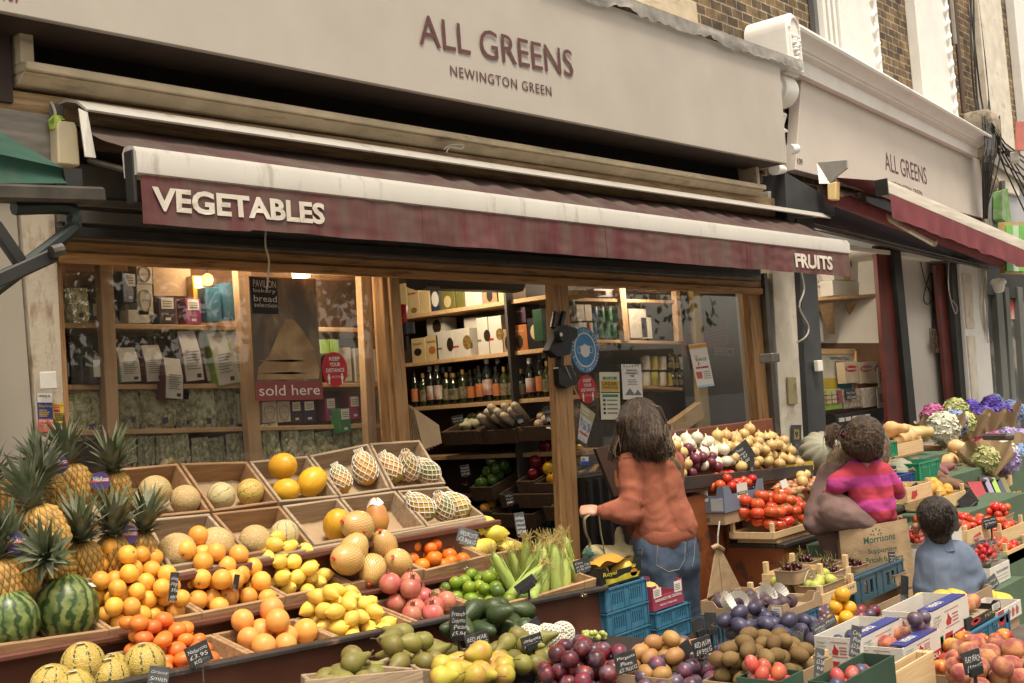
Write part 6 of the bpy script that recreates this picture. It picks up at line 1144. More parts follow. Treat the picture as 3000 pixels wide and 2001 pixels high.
heap('fennel',b1,8,"pale fennel bulb in the doorway rack","fennel bulbs in the doorway",mound=.05,seed=3,lie=1)
for k in range(9):inst('white_root',V((XW+.02+.02*(k%2),b2[0].y+(b2[1].y-b2[0].y)*(k+.5)/9,b2[0].z+.05+.03*(k%3))),(R(68),0,R(-75+4*(k%3))),1,"long white radish lying in the doorway rack","white radishes in the doorway")
heap('carrot_turnip',b3,14,"pale turnip heaped beside the door post","turnips by the door post",mound=.08,seed=4)
heap('onion',b3,3,"green white kohlrabi beside the turnips","kohlrabi by the door post",seed=8,minz=0)
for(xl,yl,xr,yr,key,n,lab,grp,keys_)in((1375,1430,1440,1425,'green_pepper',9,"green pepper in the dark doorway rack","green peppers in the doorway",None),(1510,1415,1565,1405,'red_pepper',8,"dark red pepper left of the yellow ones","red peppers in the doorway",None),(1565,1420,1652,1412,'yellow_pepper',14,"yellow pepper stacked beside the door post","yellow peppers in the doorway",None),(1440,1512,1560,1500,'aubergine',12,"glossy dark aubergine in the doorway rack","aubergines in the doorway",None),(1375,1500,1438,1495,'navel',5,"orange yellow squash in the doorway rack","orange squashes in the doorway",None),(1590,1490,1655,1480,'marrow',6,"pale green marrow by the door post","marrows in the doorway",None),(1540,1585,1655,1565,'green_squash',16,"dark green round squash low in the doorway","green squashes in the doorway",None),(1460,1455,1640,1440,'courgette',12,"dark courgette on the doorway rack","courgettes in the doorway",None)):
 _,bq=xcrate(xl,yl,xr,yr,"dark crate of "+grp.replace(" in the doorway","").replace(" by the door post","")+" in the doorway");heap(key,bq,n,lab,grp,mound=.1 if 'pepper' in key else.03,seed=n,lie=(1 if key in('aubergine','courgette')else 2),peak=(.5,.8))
HT=thing("air_curtain","long black heater bar under the door lintel","heater",at(1365,840,Y=.3));a,b=at(1222,812,Y=.35),at(1512,835,Y=.35)
MB().rings([[V((x,.35+y,at(1365,830,Y=.35).z+z))for y,z in((-.06,.06),(.1,.06),(.1,-.02),(.02,-.05),(-.06,-.045),(-.085,-.0))]for x in(a.x,b.x)]).build("housing",black,HT,bevel=.006);MB().box(at(1270,842,Y=.255),(.1,.004,.012)).build("vent_strip",greymetal,HT)
TD=thing("tape_gun","red and black tape gun hanging on the left door jamb","tape gun",at(1185,960,Y=-.03));MB().tube([at(1182,895,Y=-.03),at(1180,935,Y=-.04),at(1184,948,Y=-.03)],[.02,.024,.014],8).build("red_handle",mat("red_plastic",(.4,.015,.02),.3),TD,smooth=True);MB().lathe([(.001,-.03),(.045,-.03),(.045,.03),(.001,.03)],16,at(1190,962,Y=-.02)).build("tape_roll",black,TD);TD.children[-1].rotation_euler=(0,0,0);MB().bar(at(1188,985,Y=-.02),at(1190,1030,Y=-.02),.03,.02).build("blade",black,TD)
TG=thing("tape_gun","cluster of black tape guns hanging on the right door post","tape guns",at(1635,990,Y=-.1))
for(p0,p1,r_)in(((1628,915),(1620,960),.018),((1652,915),(1642,955),.018)):MB().tube([at(*p0,Y=-.1),at(*p1,Y=-.1)],r_,8).build("handle",black,TG,smooth=True)
MB().poly([at(x,y,Y=-.09)for x,y in((1612,965),(1640,955),(1670,965),(1672,990),(1655,1005),(1650,1040),(1610,1050),(1586,1030),(1600,1000))],(0,-.06,0)).build("body",black,TG,bevel=.006);MB().lathe([(.001,-.02),(.05,-.02),(.05,.02),(.001,.02)],18).build("roll",mat("black_rubber",(.02,.02,.02),.7),TG);r_=TG.children[-1];r_.rotation_euler=(R(90),0,0);r_.location=at(1645,978,Y=-.17);r_.matrix_parent_inverse=Matrix.Translation(TG.location).inverted()
MB().lathe([(.001,0),(.012,0),(.012,.004),(.001,.004)],12).build("white_badge",paper,TG);r_=TG.children[-1];r_.rotation_euler=(R(90),0,0);r_.location=at(1643,980,Y=-.193);r_.matrix_parent_inverse=Matrix.Translation(TG.location).inverted()
MB().poly([at(x,y,Y=-.09)for x,y in((1618,1078),(1655,1070),(1676,1125),(1640,1140),(1622,1130))],(0,-.05,0)).build("lower_body",black,TG,bevel=.006);MB().bar(at(1640,1045,Y=-.11),at(1640,1080,Y=-.11),.04,.03).build("strap",black,TG);MB().bar(at(1658,1075,Y=-.15),at(1690,1155,Y=-.12),.008,.002).build("paper_strip",mat("pale_yellow_strip",(.5,.47,.3),.7),TG)
PB=thing("paper_bags","bunch of brown paper bags hanging by the left door jamb","paper bags",at(1230,1240,Y=-.1))
for k in range(6):
 d=k*9;MB().slab([at(1196+d*1.0,1290+d*.6,Y=-.05-.015*k),at(1250+d,1325-d*.6,Y=-.03-.015*k),at(1286-(5-k)*6,1245-(5-k)*4,Y=-.02-.015*k),at(1197+k*3,1185+k*2,Y=-.06-.01*k)],(0,.004,0)).build("bag",kraft,PB)
for px,py,w_,h_,tx,lab in((1340,1228,34,22,["Fennel","£4.40 kg"],"black card lettered Fennel above the fennel bulbs"),(1606,1210,22,40,["kohlrabi","£3.95"],"black card above the turnips"),(1524,1225,24,22,["",""],"small black card beside the radishes"),(1362,1378,28,32,["Turkish","Peppers","£3.95"],"black card lettered Turkish Peppers in the dark rack"),(1492,1460,24,38,["Italian","aubergine","£5.97"],"black tilted card above the aubergines")):
 sign(px,py,.25 if px!=1606 else.05,w_,h_,tx,lab,yaw=60,roll=8,drop=.05)
SR=thing("shelf_unit","pine shelves of tins and jars behind the right window","shelves",(6.5,.3,1))
def rshelf(x0,y0,x1,y1,Y=.28):return shelf(x0,y0,x1,y1,Y,.25,pine,SR)
rshelf(1665,872,1990,880);rshelf(1665,993,1995,1000);stud(1815,1832,845,1830,1846,1000,.26,pinev,SR);stud(2030,2050,850,2060,2090,1330,.30,mat("yellow_pine",(.45,.34,.15),.6),SR)
stud(1980,1992,852,1990,2002,1000,.26,pinev,SR)
shelf(1900,1130,2000,1136,.3,.2,pine,SR)
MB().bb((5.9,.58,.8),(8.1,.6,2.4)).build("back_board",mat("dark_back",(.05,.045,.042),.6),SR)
tin=lambda key,c:kind(key,'tin','tin',(MB().lathe([(.001,0),(.037,0),(.037,.1),(.035,.104),(.001,.104)],16),mat(key+"_label",c,.35,tuple(x*.6 for x in c),scale=12)),.037,[("rim",MB().lathe([(.0375,.098),(.0385,.1),(.0375,.104),(.034,.104)],16),greymetal)])
tin('green_tin',(.035,.13,.07));tin('blue_tin',(.03,.09,.18));tin('red_tin',(.35,.04,.07));tin('white_tin',(.48,.46,.38));tin('yellow_tin',(.42,.36,.08))
for k,(key,x,y)in enumerate((('green_tin',1755,992),('green_tin',1775,992),('green_tin',1795,992),('blue_tin',1735,990),('red_tin',1718,992),('green_tin',1758,945),('green_tin',1780,945),('green_tin',1800,945),('blue_tin',1738,945))):inst(key,at(x,y,Y=.33),(0,0,k),1,{"green_tin":"green tin stacked behind the right window's upper panes","blue_tin":"blue tin left of the green tins in the right window","red_tin":"red tin at the foot of the stacked green tins"}[key],"tins in the right window")
for k,(x0,y0,x1,y1,m,lab)in enumerate(((1690,892,1712,940,cartw,"white milk carton stacked at left in the right window"),(1714,892,1734,940,cartw,"white milk carton stacked right of another"),(1700,945,1722,990,cartw,"white milk carton on the lower layer, left"),(1724,945,1745,990,cartw,"white milk carton on the lower layer, right"),(1845,905,1895,990,kgrey,"pale grey pouch behind the right window"),(1880,930,1910,992,cartw,"white box with barcode beside the grey pouch"),(1690,848,1720,868,navy,"dark carton on the top shelf at left, right window"),(1740,846,1800,870,aub,"row of dark packets on the top shelf, right window"),(1912,945,1955,990,black,"black packet on the right window shelf"))):carton(x0,y0,x1,y1,m,lab,Y=.30,grp="packets in the right window")
for r_ in range(2):
 for k in range(5):inst('yellow_tin' if k%2 else 'white_tin',at(1892+k*24,1130-46*r_,Y=.36),(0,0,k),1,"white and yellow tin in the lower stack of the right window","white and yellow tins")
for k,(x,y)in enumerate(((1965,1085),(1985,1085),(1975,1135),(1995,1135))):inst('sauce',at(x,y,Y=.33),(0,0,k),.6,"small dark jar by the tins in the right window","small jars in the right window")
EF=thing("effect_poster","dark poster lettered EFFECT with a bus reflection built as a red louvred panel in the right window","poster",at(2120,1000,Y=.35));P=[at(2060,1330,Y=.40),at(2215,1330,Y=.40),at(2190,860,Y=.40),at(2020,860,Y=.40)]
MB().slab(P,(0,.02,0)).build("dark_panel",mat("poster_charcoal",(.05,.048,.05),.5,vary=.2),EF);mb=MB();mb.slab([at(2000,1045,Y=.39),at(2136,1010,Y=.39),at(2132,950,Y=.39),at(2000,980,Y=.39)],(0,.008,0));mb.build("red_panel",mat("bus_reflection_red",(.25,.02,.025),.4),EF)  # red louvred block stands in for the reflection of a bus
for k in range(5):MB().bar(at(2010,985+k*9,Y=.385),at(2128,955+k*10,Y=.385),.004,.008).build("reflected_louvre",mat("dark_louvre",(.07,.01,.012),.5),EF)
p=at(2094,1040,Y=.385);text("EFFECT",p,at(2152,1042,Y=.385)-p,ZA,paper,w=(at(2152,1042,Y=.385)-p).length,h=.06,parent=EF,off=.004);p=at(2120,1022,Y=.385);text("THE",p,XA,ZA,paper,w=.03,h=.02,parent=EF,off=.004)
text("O",at(2036,940,Y=.385),V((1,0,.2)),ZA,paper,w=.1,h=.09,parent=EF,off=.006)
WB=tag(MB().bar(at(1960,1265,Y=.2),at(2050,1200,Y=.2),.06,.12).build("wooden_plank",light_wood,bevel=.004),"pale wooden plank leaning behind the right window above the onions","plank")
# ---------------------------------------------------------------- boxes, crates and the outer table
def proj(p):
 d=V(p)-CAM;z=d.dot(FW);return CX+F*d.dot(RT)/z,CY-F*d.dot(UP)/z
def bis(f,lo,hi):
 s_=f(lo)<0
 for _ in range(50):
  m=(lo+hi)/2
  if(f(m)<0)==s_:lo=m
  else:hi=m
 return lo
def corner(cx,cb,ct,Y,xr,xl):
 """near corner of a box (photo x, bottom y, top y at depth Y), right end x and left end x -> bounds"""
 c=at(cx,cb,Y=Y);zt=at(cx,ct,Y=Y).z;X2=bis(lambda X:proj((X,Y,zt))[0]-xr,c.x,c.x+3);Y2=bis(lambda y:proj((c.x,y,zt))[0]-xl,Y,Y+3)
 return c.x,X2,Y,Y2,c.z,zt
card=mat("plain_cardboard",(.34,.23,.135),.8,vary=.08,scale=5);cardin=mat("cardboard_inside",(.36,.26,.16),.85,vary=.08)
def openbox(name,lab,cat,b,m,group=None,t=.005,notch=0.0,inner=None):
 x0,x1,y0,y1,z0,z1=b;T=thing(name,lab,cat,(x0,y0,z0),group);im=inner or cardin
 def wall(o,d,L_,nm,inn):
  o,d,inn=V(o),V(d),V(inn);h=z1-z0;n=notch*h
  P=[(0,0),(L_,0),(L_,h),(L_*.86,h),(L_*.80,h-n),(L_*.20,h-n),(L_*.14,h),(0,h)]if notch else[(0,0),(L_,0),(L_,h),(0,h)]
  mb=MB();mb.poly([o+d*u+ZA*v for u,v in P],inn*t);mb.mi=[0]*len(mb.f);return mb.build(nm,m,T)
 wall((x0,y0,z0),XA,x1-x0,"front_panel",YA);wall((x0,y1,z0),XA,x1-x0,"back_panel",-YA)
 wall((x0,y0+t,z0),YA,y1-y0-2*t,"side_panel",XA);wall((x1,y0+t,z0),YA,y1-y0-2*t,"side_panel",-XA)
 MB().bb((x0+t,y0+t,z0+.002),(x1-t,y1-t,z0+.008)).build("base",im,T);return T
def bq(b,zf=.5,rise=.03,pad=.008):x0,x1,y0,y1,z0,z1=b;z=z0+(z1-z0)*zf;return[V((x0+pad,y0+pad,z)),V((x1-pad,y0+pad,z)),V((x1-pad,y1-pad,z+rise)),V((x0+pad,y1-pad,z+rise))]
def deep(b,d):return(*b[:3],max(b[3],b[2]+d),*b[4:])
def ftx(T,b,face,t,u,v,w,h,m,bold=.02,nm="lettering"):
 x0,x1,y0,y1,z0,z1=b
 if face=='y':return text(t,(x0+(x1-x0)*u,y0-.0012,z0+(z1-z0)*v),XA,ZA,m,w=(x1-x0)*w,h=(z1-z0)*h,parent=T,bold=bold,name=nm)
 return text(t,(x0-.0012,y1-(y1-y0)*u,z0+(z1-z0)*v),-YA,ZA,m,w=(y1-y0)*w,h=(z1-z0)*h,parent=T,bold=bold,name=nm)
def fpx(T,b,face,pts,m,nm):
 x0,x1,y0,y1,z0,z1=b
 if face=='y':return MB().poly([V((x0+(x1-x0)*u,y0-.0004,z0+(z1-z0)*v))for u,v in pts],(0,-.0006,0)).build(nm,m,T)
 return MB().poly([V((x0-.0004,y1-(y1-y0)*u,z0+(z1-z0)*v))for u,v in pts],(-.0006,0,0)).build(nm,m,T)
def rc(u0,v0,u1,v1):return[(u0,v0),(u1,v0),(u1,v1),(u0,v1)]
def woodcrate(name,lab,b,m=None,group="slatted wooden crates",gap=.12,post=.022,ph=1.25,t=.006):
 m=m or light_wood;x0,x1,y0,y1,z0,z1=b;h=z1-z0;T=thing(name,lab,"crate",(x0,y0,z0),group)
 for s_ in((x0,y0),(x1,y0),(x1,y1),(x0,y1)):
  cx=s_[0]+(post/2+t if s_[0]==x0 else-post/2-t);cy=s_[1]+(post/2+t if s_[1]==y0 else-post/2-t);MB().bb((cx-post/2,cy-post/2,z0),(cx+post/2,cy+post/2,z0+h*ph)).build("corner_post",m,T,bevel=.002)
 MB().bb((x0,y0,z0+h*gap),(x1,y0+t,z1)).build("front_board",m,T,bevel=.001);MB().bb((x0,y1-t,z0+h*gap),(x1,y1,z1)).build("back_board",m,T,bevel=.001)
 MB().bb((x0,y0+t+.0005,z0+h*gap),(x0+t,y1-t-.0005,z1)).build("end_board",m,T,bevel=.001);MB().bb((x1-t,y0+t+.0005,z0+h*gap),(x1,y1-t-.0005,z1)).build("end_board",m,T,bevel=.001)
 MB().bb((x0+t,y0+t,z0),(x1-t,y1-t,z0+.006)).build("base",m,T);return T
bluec=mat("blue_crate_plastic",(.045,.165,.26),.5,vary=.12,scale=9,dirt=(.16,.19,.19),dscale=6,dlo=.55,dhi=.85);dkblue=mat("slate_blue_crate",(.045,.095,.125),.5,vary=.15);gcrate=mat("green_crate_plastic",(.025,.24,.125),.45,vary=.1)
def plascrate(lab,b,m,group="blue plastic crates",slots=6,t=.008,nm="plastic_crate"):
 x0,x1,y0,y1,z0,z1=b;h=z1-z0;T=thing(nm,lab,"crate",(x0,y0,z0),group)
 def side(o,d,L_,inn,nm2):
  o,d,inn=V(o),V(d),V(inn);mb=MB();P=lambda u,v,k=0:o+d*(L_*u)+ZA*(h*v)+inn*k
  def pl_(u0,v0,u1,v1,th=t):mb.slab([P(u0,v0),P(u1,v0),P(u1,v1),P(u0,v1)],inn*th)
  pl_(0,0,1,.22);pl_(0,.72,1,.93);mb.slab([P(-.02,.93,-.006),P(1.02,.93,-.006),P(1.02,1,-.006),P(-.02,1,-.006)],inn*(t+.006));pl_(0,.2201,.12,.7199);pl_(.88,.2201,1,.7199);pl_(.44,.2201,.56,.7199)
  for g0 in(.12,.56):
   for k in range(slots):u=g0+.32*(k+.35)/slots;pl_(u,.2201,u+.32*.45/slots,.7199,t*.7)
  for u in(.0,.12,.44,.56,.88,.985):mb.slab([P(u,0,-.004),P(u+.015,0,-.004),P(u+.015,.925,-.004),P(u,.925,-.004)],inn*.0039)
  return mb.build(nm2,m,T)
 side((x0,y0,z0),XA,x1-x0,YA,"front_side");side((x1,y1,z0),-XA,x1-x0,-YA,"back_side");side((x0,y1,z0),-YA,y1-y0,XA,"end_side");side((x1,y0,z0),YA,y1-y0,-XA,"end_side")
 MB().bb((x0+t,y0+t,z0),(x1-t,y1-t,z0+.006)).build("base",m,T);return T
def table(name,lab,x0,x1,y0,y1,z,m):
 T=thing(name,lab,"table",(x0,y0,0));MB().bb((x0,y0,z-.03),(x1,y1,z)).build("table_top",m,T,bevel=.004)
 for x in(x0+.05,x1-.05):
  for y in(y0+.05,y1-.05):MB().bb((x-.025,y-.025,0),(x+.025,y+.025,z-.031)).build("leg",m,T)
 return T
b0=corner(1782,1868,1836,-1.33,1903,1760);zt=at(1782,1722,Y=-1.33).z;H=(zt-.455)/3
for k in range(3):plascrate(("bottom blue crate under the mango box stack","middle blue crate of the stack under the mango box","top blue crate directly under the black mango box")[k],(b0[0],b0[1]-.01,-1.33,-1.08,.455+H*k,.455+H*(k+1)-.004),bluec)
b1_=(b0[1]+.02,b0[1]+.33,-1.35,-1.1,.455,.455);zt1=at(1905,1800,Y=-1.35).z;H1=(zt1-.455)/2
x1_=bis(lambda X:proj((X,-1.35,zt1))[0]-2018,b1_[0],b1_[0]+2)
for k in range(2):plascrate(("lower blue crate behind the gold kiwi fruit","blue crate directly under the pink fruit box")[k],(b1_[0],x1_,-1.35,-1.1,.455+H1*k,.455+H1*(k+1)-.004),bluec)
TB2=table("low_table","dark low table under the blue crates",4.10,x1_+.03,-1.40,-1.04,.45,void)
blackcard=mat("black_card",(.018,.018,.018),.45,vary=.2)
bm=(b0[0]-.01,b0[1]-.02,-1.32,-1.1,zt+.002,at(1782,1660,Y=-1.32).z);T=openbox("mango_box","black and yellow mango box lettered Royal on top of the blue crates","box",bm,blackcard,notch=.3)
ym=mat("mango_print_yellow",(.50,.42,.03),.5,(.18,.18,.02),scale=16);fpx(T,bm,'y',[(.12,.1),(.9,.1),(.95,.35),(.6,.42),(.35,.3),(.12,.4)],ym,"mango_print");ftx(T,bm,'y',"Royal",.06,.46,.32,.28,ym,.02);ftx(T,bm,'y',"Mangoes",.05,.06,.2,.1,ym);fpx(T,bm,'y',[(.80+.09*math.cos(t*.524),.36+.2*math.sin(t*.524))for t in range(12)],mat("mango_print_orange",(.5,.18,.03),.5),"fruit_print");fpx(T,bm,'y',[(.76,.62),(.84,.62),(.86,.78),(.82,.7),(.80,.82),(.78,.7),(.74,.78)],ym,"crown_print");ftx(T,bm,'x',"By Air",.3,.6,.35,.12,paper)
heap('mango',bq(bm,.0,.0),2,"yellow mango inside the black lettered box","mangoes in the black box",seed=2,lie=1)
MB().grid(lambda u,v:V((bm[0]+.03+u*(bm[1]-bm[0]-.06),bm[2]+.02+v*.17,bm[5]+.012*math.sin(u*9)+.01*math.sin(v*8+u*3)+.004)),14,8).build("yellow_wrap",mat("yellow_tissue",(.55,.27,.025),.6),T,smooth=True)
pink=mat("pink_card",(.30,.045,.085),.5,vary=.1);bp_=(b1_[0]+.0,x1_-.03,-1.34,-1.12,zt1+.003,at(1905,1722,Y=-1.34).z);T=openbox("fruit_box","deep pink fruit box lettered BARRANCO DEL CIGARRAL on a blue crate","box",bp_,pink,notch=.45)
ftx(T,bp_,'y',"BARRANCO DEL CIGARRAL",.06,.34,.88,.12,paper,.02);ftx(T,bp_,'y',"FRUTAS Y VERDURAS",.2,.14,.56,.07,paper,.02);fpx(T,bp_,'y',rc(.03,.52,.28,.9),paper,"white_label");fpx(T,bp_,'y',rc(.72,.50,.97,.95),paper,"white_label")
for u in(.06,.75):[fpx(T,bp_,'y',rc(u,.58+.07*k,u+.17,.61+.07*k),ink2,"print_line")for k in range(4)]
inst('ripe_melon',V(((bp_[0]+bp_[1])/2,-1.24,bp_[4]+.06)),(0,0,0),.9,"small melon inside the pink fruit box")
OT=table("front_table","long table under the kiwis, plums, boxes and peaches nearest the street",2.75,4.9,-3.75,-2.05,.565,mat("grey_table",(.12,.10,.085),.7,vary=.2))
def zq(pts,z,z1=None):return[at(x,y,Z=z if i<2 else(z1 or z))for i,(x,y)in enumerate(pts)]
PLS=MB()
def stepbox(lab,pts,z,m,h):
 q=zq(pts,z);x0,x1,y0,y1=min(p.x for p in q),max(p.x for p in q),min(p.y for p in q),max(p.y for p in q)
 b=(x0,x1,y0,y1,.566,z+h);openbox("heap_box",lab,"box",b,m,"plain boxes under the loose fruit");return[V((x0+.01,y0+.01,z-.02)),V((x1-.01,y0+.01,z-.02)),V((x1-.01,y1-.01,z+.0)),V((x0+.01,y1-.01,z+.0))]
q=stepbox("plain low box under the red margarita plums",((1600,2045),(1830,2035),(1900,1968),(1680,1980)),.75,card,.01)
heap('plum',q,58,"red and purple plum in the heap by the Marganta card","plums behind the front card",mound=.22,seed=41,peak=(.4,.6),lie=2)
q=stepbox("plain low box under the dark plums at the bottom edge",((1850,2075),(2130,2065),(2240,1990),(1960,2000)),.72,card,.01)
heap('red_plum',q,74,"dark purple plum in the wide heap at the bottom edge","dark plums at the bottom edge",mound=.12,seed=42,peak=(.5,.7),lie=2)
q=stepbox("plain low box under the gold kiwi fruit",((1860,1990),(2020,1975),(2030,1925),(1900,1935)),.79,card,.01)
heap('gold_kiwi',q,28,"smooth golden kiwi fruit beside the blue crates","gold kiwi fruit",mound=.2,seed=43,lie=1,peak=(.5,.6))
q=stepbox("plain low box under the hairy kiwi fruit",((2110,2010),(2320,1995),(2390,1930),(2200,1940)),.80,card,.01)
heap('kiwi',q,56,"hairy brown kiwi fruit in the heap before the plum punnets","brown kiwi fruit",mound=.2,seed=44,lie=1,peak=(.45,.6))
def punnet(lab,x0,x1,y0,y1,z,h,key,n,flab,fgrp,m=None,cat="punnet",grp="clear punnets",mound=.05,seed=1,fill=.35,lie=1):
 T=thing("punnet",lab,cat,(x0,y0,z),grp);m=m or clear;k=.86;cx,cy=(x0+x1)/2,(y0+y1)/2
 def ring(s_,zz):
  o=[];
  for i in range(24):a=2*math.pi*i/24;o.append(V((cx+(x1-x0)/2*s_*math.copysign(abs(math.cos(a))**.35,math.cos(a)),cy+(y1-y0)/2*s_*math.copysign(abs(math.sin(a))**.35,math.sin(a)),zz)))
  return o
 MB().rings([ring(k,z),ring(.93,z+h*.5),ring(.98,z+h*.97)],True,True,False).build("tub",m,T,smooth=True,ang=60)
 MB().rings([ring(.98,z+h*.96),ring(1.03,z+h*.965),ring(1.03,z+h),ring(.975,z+h)],True,False,False).build("rim",m,T)
 if key:heap(key,[V((x0+.015,y0+.015,z+h*fill)),V((x1-.015,y0+.015,z+h*fill)),V((x1-.015,y1-.015,z+h*fill)),V((x0+.015,y1-.015,z+h*fill))],n,flab,fgrp,mound=mound,seed=seed,lie=lie)
 return T
def ppx(cx,cy,Y,wx,wy):c=at(cx,cy,Y=Y);return c.x-wx/2,c.x+wx/2,Y-wy/2,Y+wy/2,c.z
for k,(cx,cy,Y,lab)in enumerate(((2170,1882,-2.42,"clear punnet of black plums nearest the red plum card"),(2245,1848,-2.22,"clear punnet of black plums furthest back by the fig box"),(2285,1902,-2.50,"clear punnet of black plums behind the hairy kiwis"),(2382,1890,-2.38,"clear punnet of black plums beside the yellow plums"))):
 x0,x1,y0,y1,z=ppx(cx,cy,Y,.17,.13);MB();punnet(lab,x0,x1,y0,y1,z,.068,'black_plum',7,"dusky black plum in a clear punnet","black plums in clear punnets",seed=50+k,fill=.12,mound=0)
 openbox("riser_box","plain carton under the "+("first","second","third","fourth")[k]+" punnet of black plums","box",(x0+.01,x1-.01,y0+.01,y1-.01,.566,z-.002),card,"plain cartons under punnets")
bf=corner(2296,1818,1773,-2.28,2403,2052);T=openbox("fig_box","plain brown cardboard box of purple figs","box",bf,card,notch=.45);fpx(T,bf,'x',rc(.87,.25,.985,.9),paper,"white_label");[fpx(T,bf,'x',rc(.89,.35+.12*k,.965,.39+.12*k),ink2,"print_line")for k in range(4)]
heap('fig',bq(bf,.2,.0),16,"purple fig in the brown cardboard box","purple figs",seed=3,lie=0,mound=.05)
cupm=MB();
for i in range(40):a0,a1=i*math.pi/20,(i+1)*math.pi/20;r0,r1=(.040,.043)if i%2 else(.043,.040);cupm.add([V((.022*math.cos(a0),.022*math.sin(a0),0)),V((.022*math.cos(a1),.022*math.sin(a1),0)),V((r1*math.cos(a1),r1*math.sin(a1),.03)),V((r0*math.cos(a0),r0*math.sin(a0),.03))],[(0,1,2,3)])
kind('paper_cup','paper_case','paper case',(cupm,paper),.04)
for k,(x,y)in enumerate(((2163,1768),(2240,1750),(2275,1745),(2120,1772))):inst('paper_cup',at(x,y,Y=-2.12-.02*k),(R(60),0,R(-60+k*25)),1,"white pleated paper case among the purple figs","white paper cases")
bfc=(bf[0]+.0,bf[1]-.02,bf[2]+.01,bf[3]-.01,.566,bf[4]-.002);plascrate("bright blue crate under the brown fig box",bfc,bluec)
bg_=corner(2412,1780,1742,-2.12,2508,2184);bg_=(*bg_[:4],bg_[4],bg_[5]);T=woodcrate("wooden_crate","pale wooden crate of green figs with a red heart emblem",bg_,ph=1.7)
redheart=mat("label_red",(.42,.04,.04),.5);fpx(T,bg_,'y',[(.38,.35),(.30,.62),(.36,.75),(.46,.68),(.58,.76),(.62,.6),(.5,.32),(.44,.22)],mat("label_green",(.07,.25,.06),.5),"emblem_leaf");fpx(T,bg_,'y',[(.27,.48),(.33,.66),(.46,.62),(.6,.68),(.64,.5),(.46,.36)],redheart,"emblem");ftx(T,bg_,'y',"PRINCE de BRETAGNE",.29,.48,.33,.10,paper,.01)
for k in range(3):fpx(T,bg_,'y',rc(.72+.08*k,.6,.77+.08*k,.78),ink2,"box_symbol")
x0,x1,y0,y1,z0,z1=bg_;wdt=(y1-y0-.05)/2
for k in range(2):
 T=punnet("kraft tray of green figs, "+("front","rear")[k]+" half of the crate",x0+.03,x1-.03,y0+.02+wdt*k,y0+.02+wdt*(k+1)-.01,z0+.02,.06,'green_fig',7,"yellow green fig in the pale crate","green figs",m=kraft,grp="kraft punnets",seed=60+k,fill=.5)
 if k==0:MB().tube([V((x0+.05,y0+.10,z0+.07)),V((x0+.05,y0+.10,z1+.05)),V((x0+.10,y0+.10,z1+.085)),V((x0+.15,y0+.10,z1+.05)),V((x0+.15,y0+.10,z0+.07))],.008,4,flat=.2).build("paper_handle",paper,T)
MB()
bch=corner(2506,1775,1692,-2.02,2643,2480);plascrate("slate blue crate under the cherries beside the paper carrier bag",bch,dkblue,slots=3)
zc=at(2300,1712,Y=-1.95).z;xa=at(2262,1700,Y=-1.75).x;woodcrate("wooden_crate","pale wooden crate of cherry punnets behind the green figs",(xa-.04,bch[0]-.01,-2.02,-1.72,zc-.06,zc),ph=1.9)
for k,(cx,cy,Y,n)in enumerate(((2325,1705,-1.95,12),(2430,1708,-1.98,12),(2360,1678,-1.75,10),(2425,1682,-1.76,9),(2500,1688,-1.82,10),(2612,1712,-1.97,14))):
 c=at(cx,cy,Y=Y);punnet(("kraft punnet of cherries at front left of its crate","kraft punnet of cherries behind the white paper handle","kraft punnet of cherries at rear left","kraft punnet of cherries in the rear middle","kraft punnet of cherries against the grey leggings","kraft punnet of cherries on the slate blue crate")[k],c.x-.08,c.x+.08,Y-.06,Y+.06,c.z-.0,.06,'cherry',n*2,"dark cherry in a kraft punnet","cherries in kraft punnets",m=kraft,grp="kraft punnets",seed=70+k,fill=.62,lie=2,mound=.12)
openbox("riser_box","plain carton supporting the fig and cherry crates","box",(bg_[0]+.01,bch[1]-.02,-2.1,-1.72,.02,min(bg_[4],bch[4],zc-.06)-.003),card)
whitecard=mat("white_card",(.60,.565,.50),.6,vary=.05,scale=8,bump=.15,bscale=90);blued=mat("print_blue",(.04,.05,.22),.5);vred=mat("print_red",(.42,.03,.03),.5);vgreen=mat("print_green",(.03,.20,.07),.5);vred2=mat("print_faded_red",(.40,.10,.08),.6)
def vbox(lab,b,n=1):
 T=openbox("cherry_box",lab,"box",b,whitecard,"white cherry boxes with red and green print",notch=.0,inner=whitecard)
 for f in 'xy':
  fpx(T,b,f,[(.0,.0),(.28,.0),(.28,.36),(.0,.36)],vgreen,"green_band");fpx(T,b,f,rc(.12,.02,.26,.34),whitecard,"white_panel");fpx(T,b,f,[(.28,.0),(.47,.0),(.53,.36),(.34,.36)],vred,"red_slash")
  fpx(T,b,f,[(.45,.0),(1.0,.0),(1.0,.32),(.45,.26)]if n else rc(.5,0,1,.3),vred,"red_band");ftx(T,b,f,"VIGNOLA",.50,.06,.46,.19,paper,.03)
  ftx(T,b,f,"Ciliegie",.06,.80,.18,.07,vgreen,.01);ftx(T,b,f,"scopri Vignola",.06,.71,.2,.06,ink2,.01)
  fpx(T,b,f,rc(.36,.48,.72,.495),vred2,"print_rule");fpx(T,b,f,rc(.36,.86,.72,.875),vred2,"print_rule");fpx(T,b,f,[(.40,.53),(.50,.53),(.53,.64),(.47,.74),(.44,.82),(.42,.7),(.38,.62)],vred,"cherry_print");[fpx(T,b,f,rc(.55,.56+.08*k,.70,.59+.08*k),vred2,"print_line")for k in range(3)]
 x0,x1,y0,y1,z0,z1=b;MB().bb((x0+.02,y0-.0,z1+.001),(x1-.02,y0+.05,z1+.006)).build("blue_lid_flap",blued,T);text("VENDI",(x0+.06,y0+.012,z1+.0065),XA,YA,paper,w=(x1-x0)*.3,h=.025,parent=T,bold=.02)
 return T
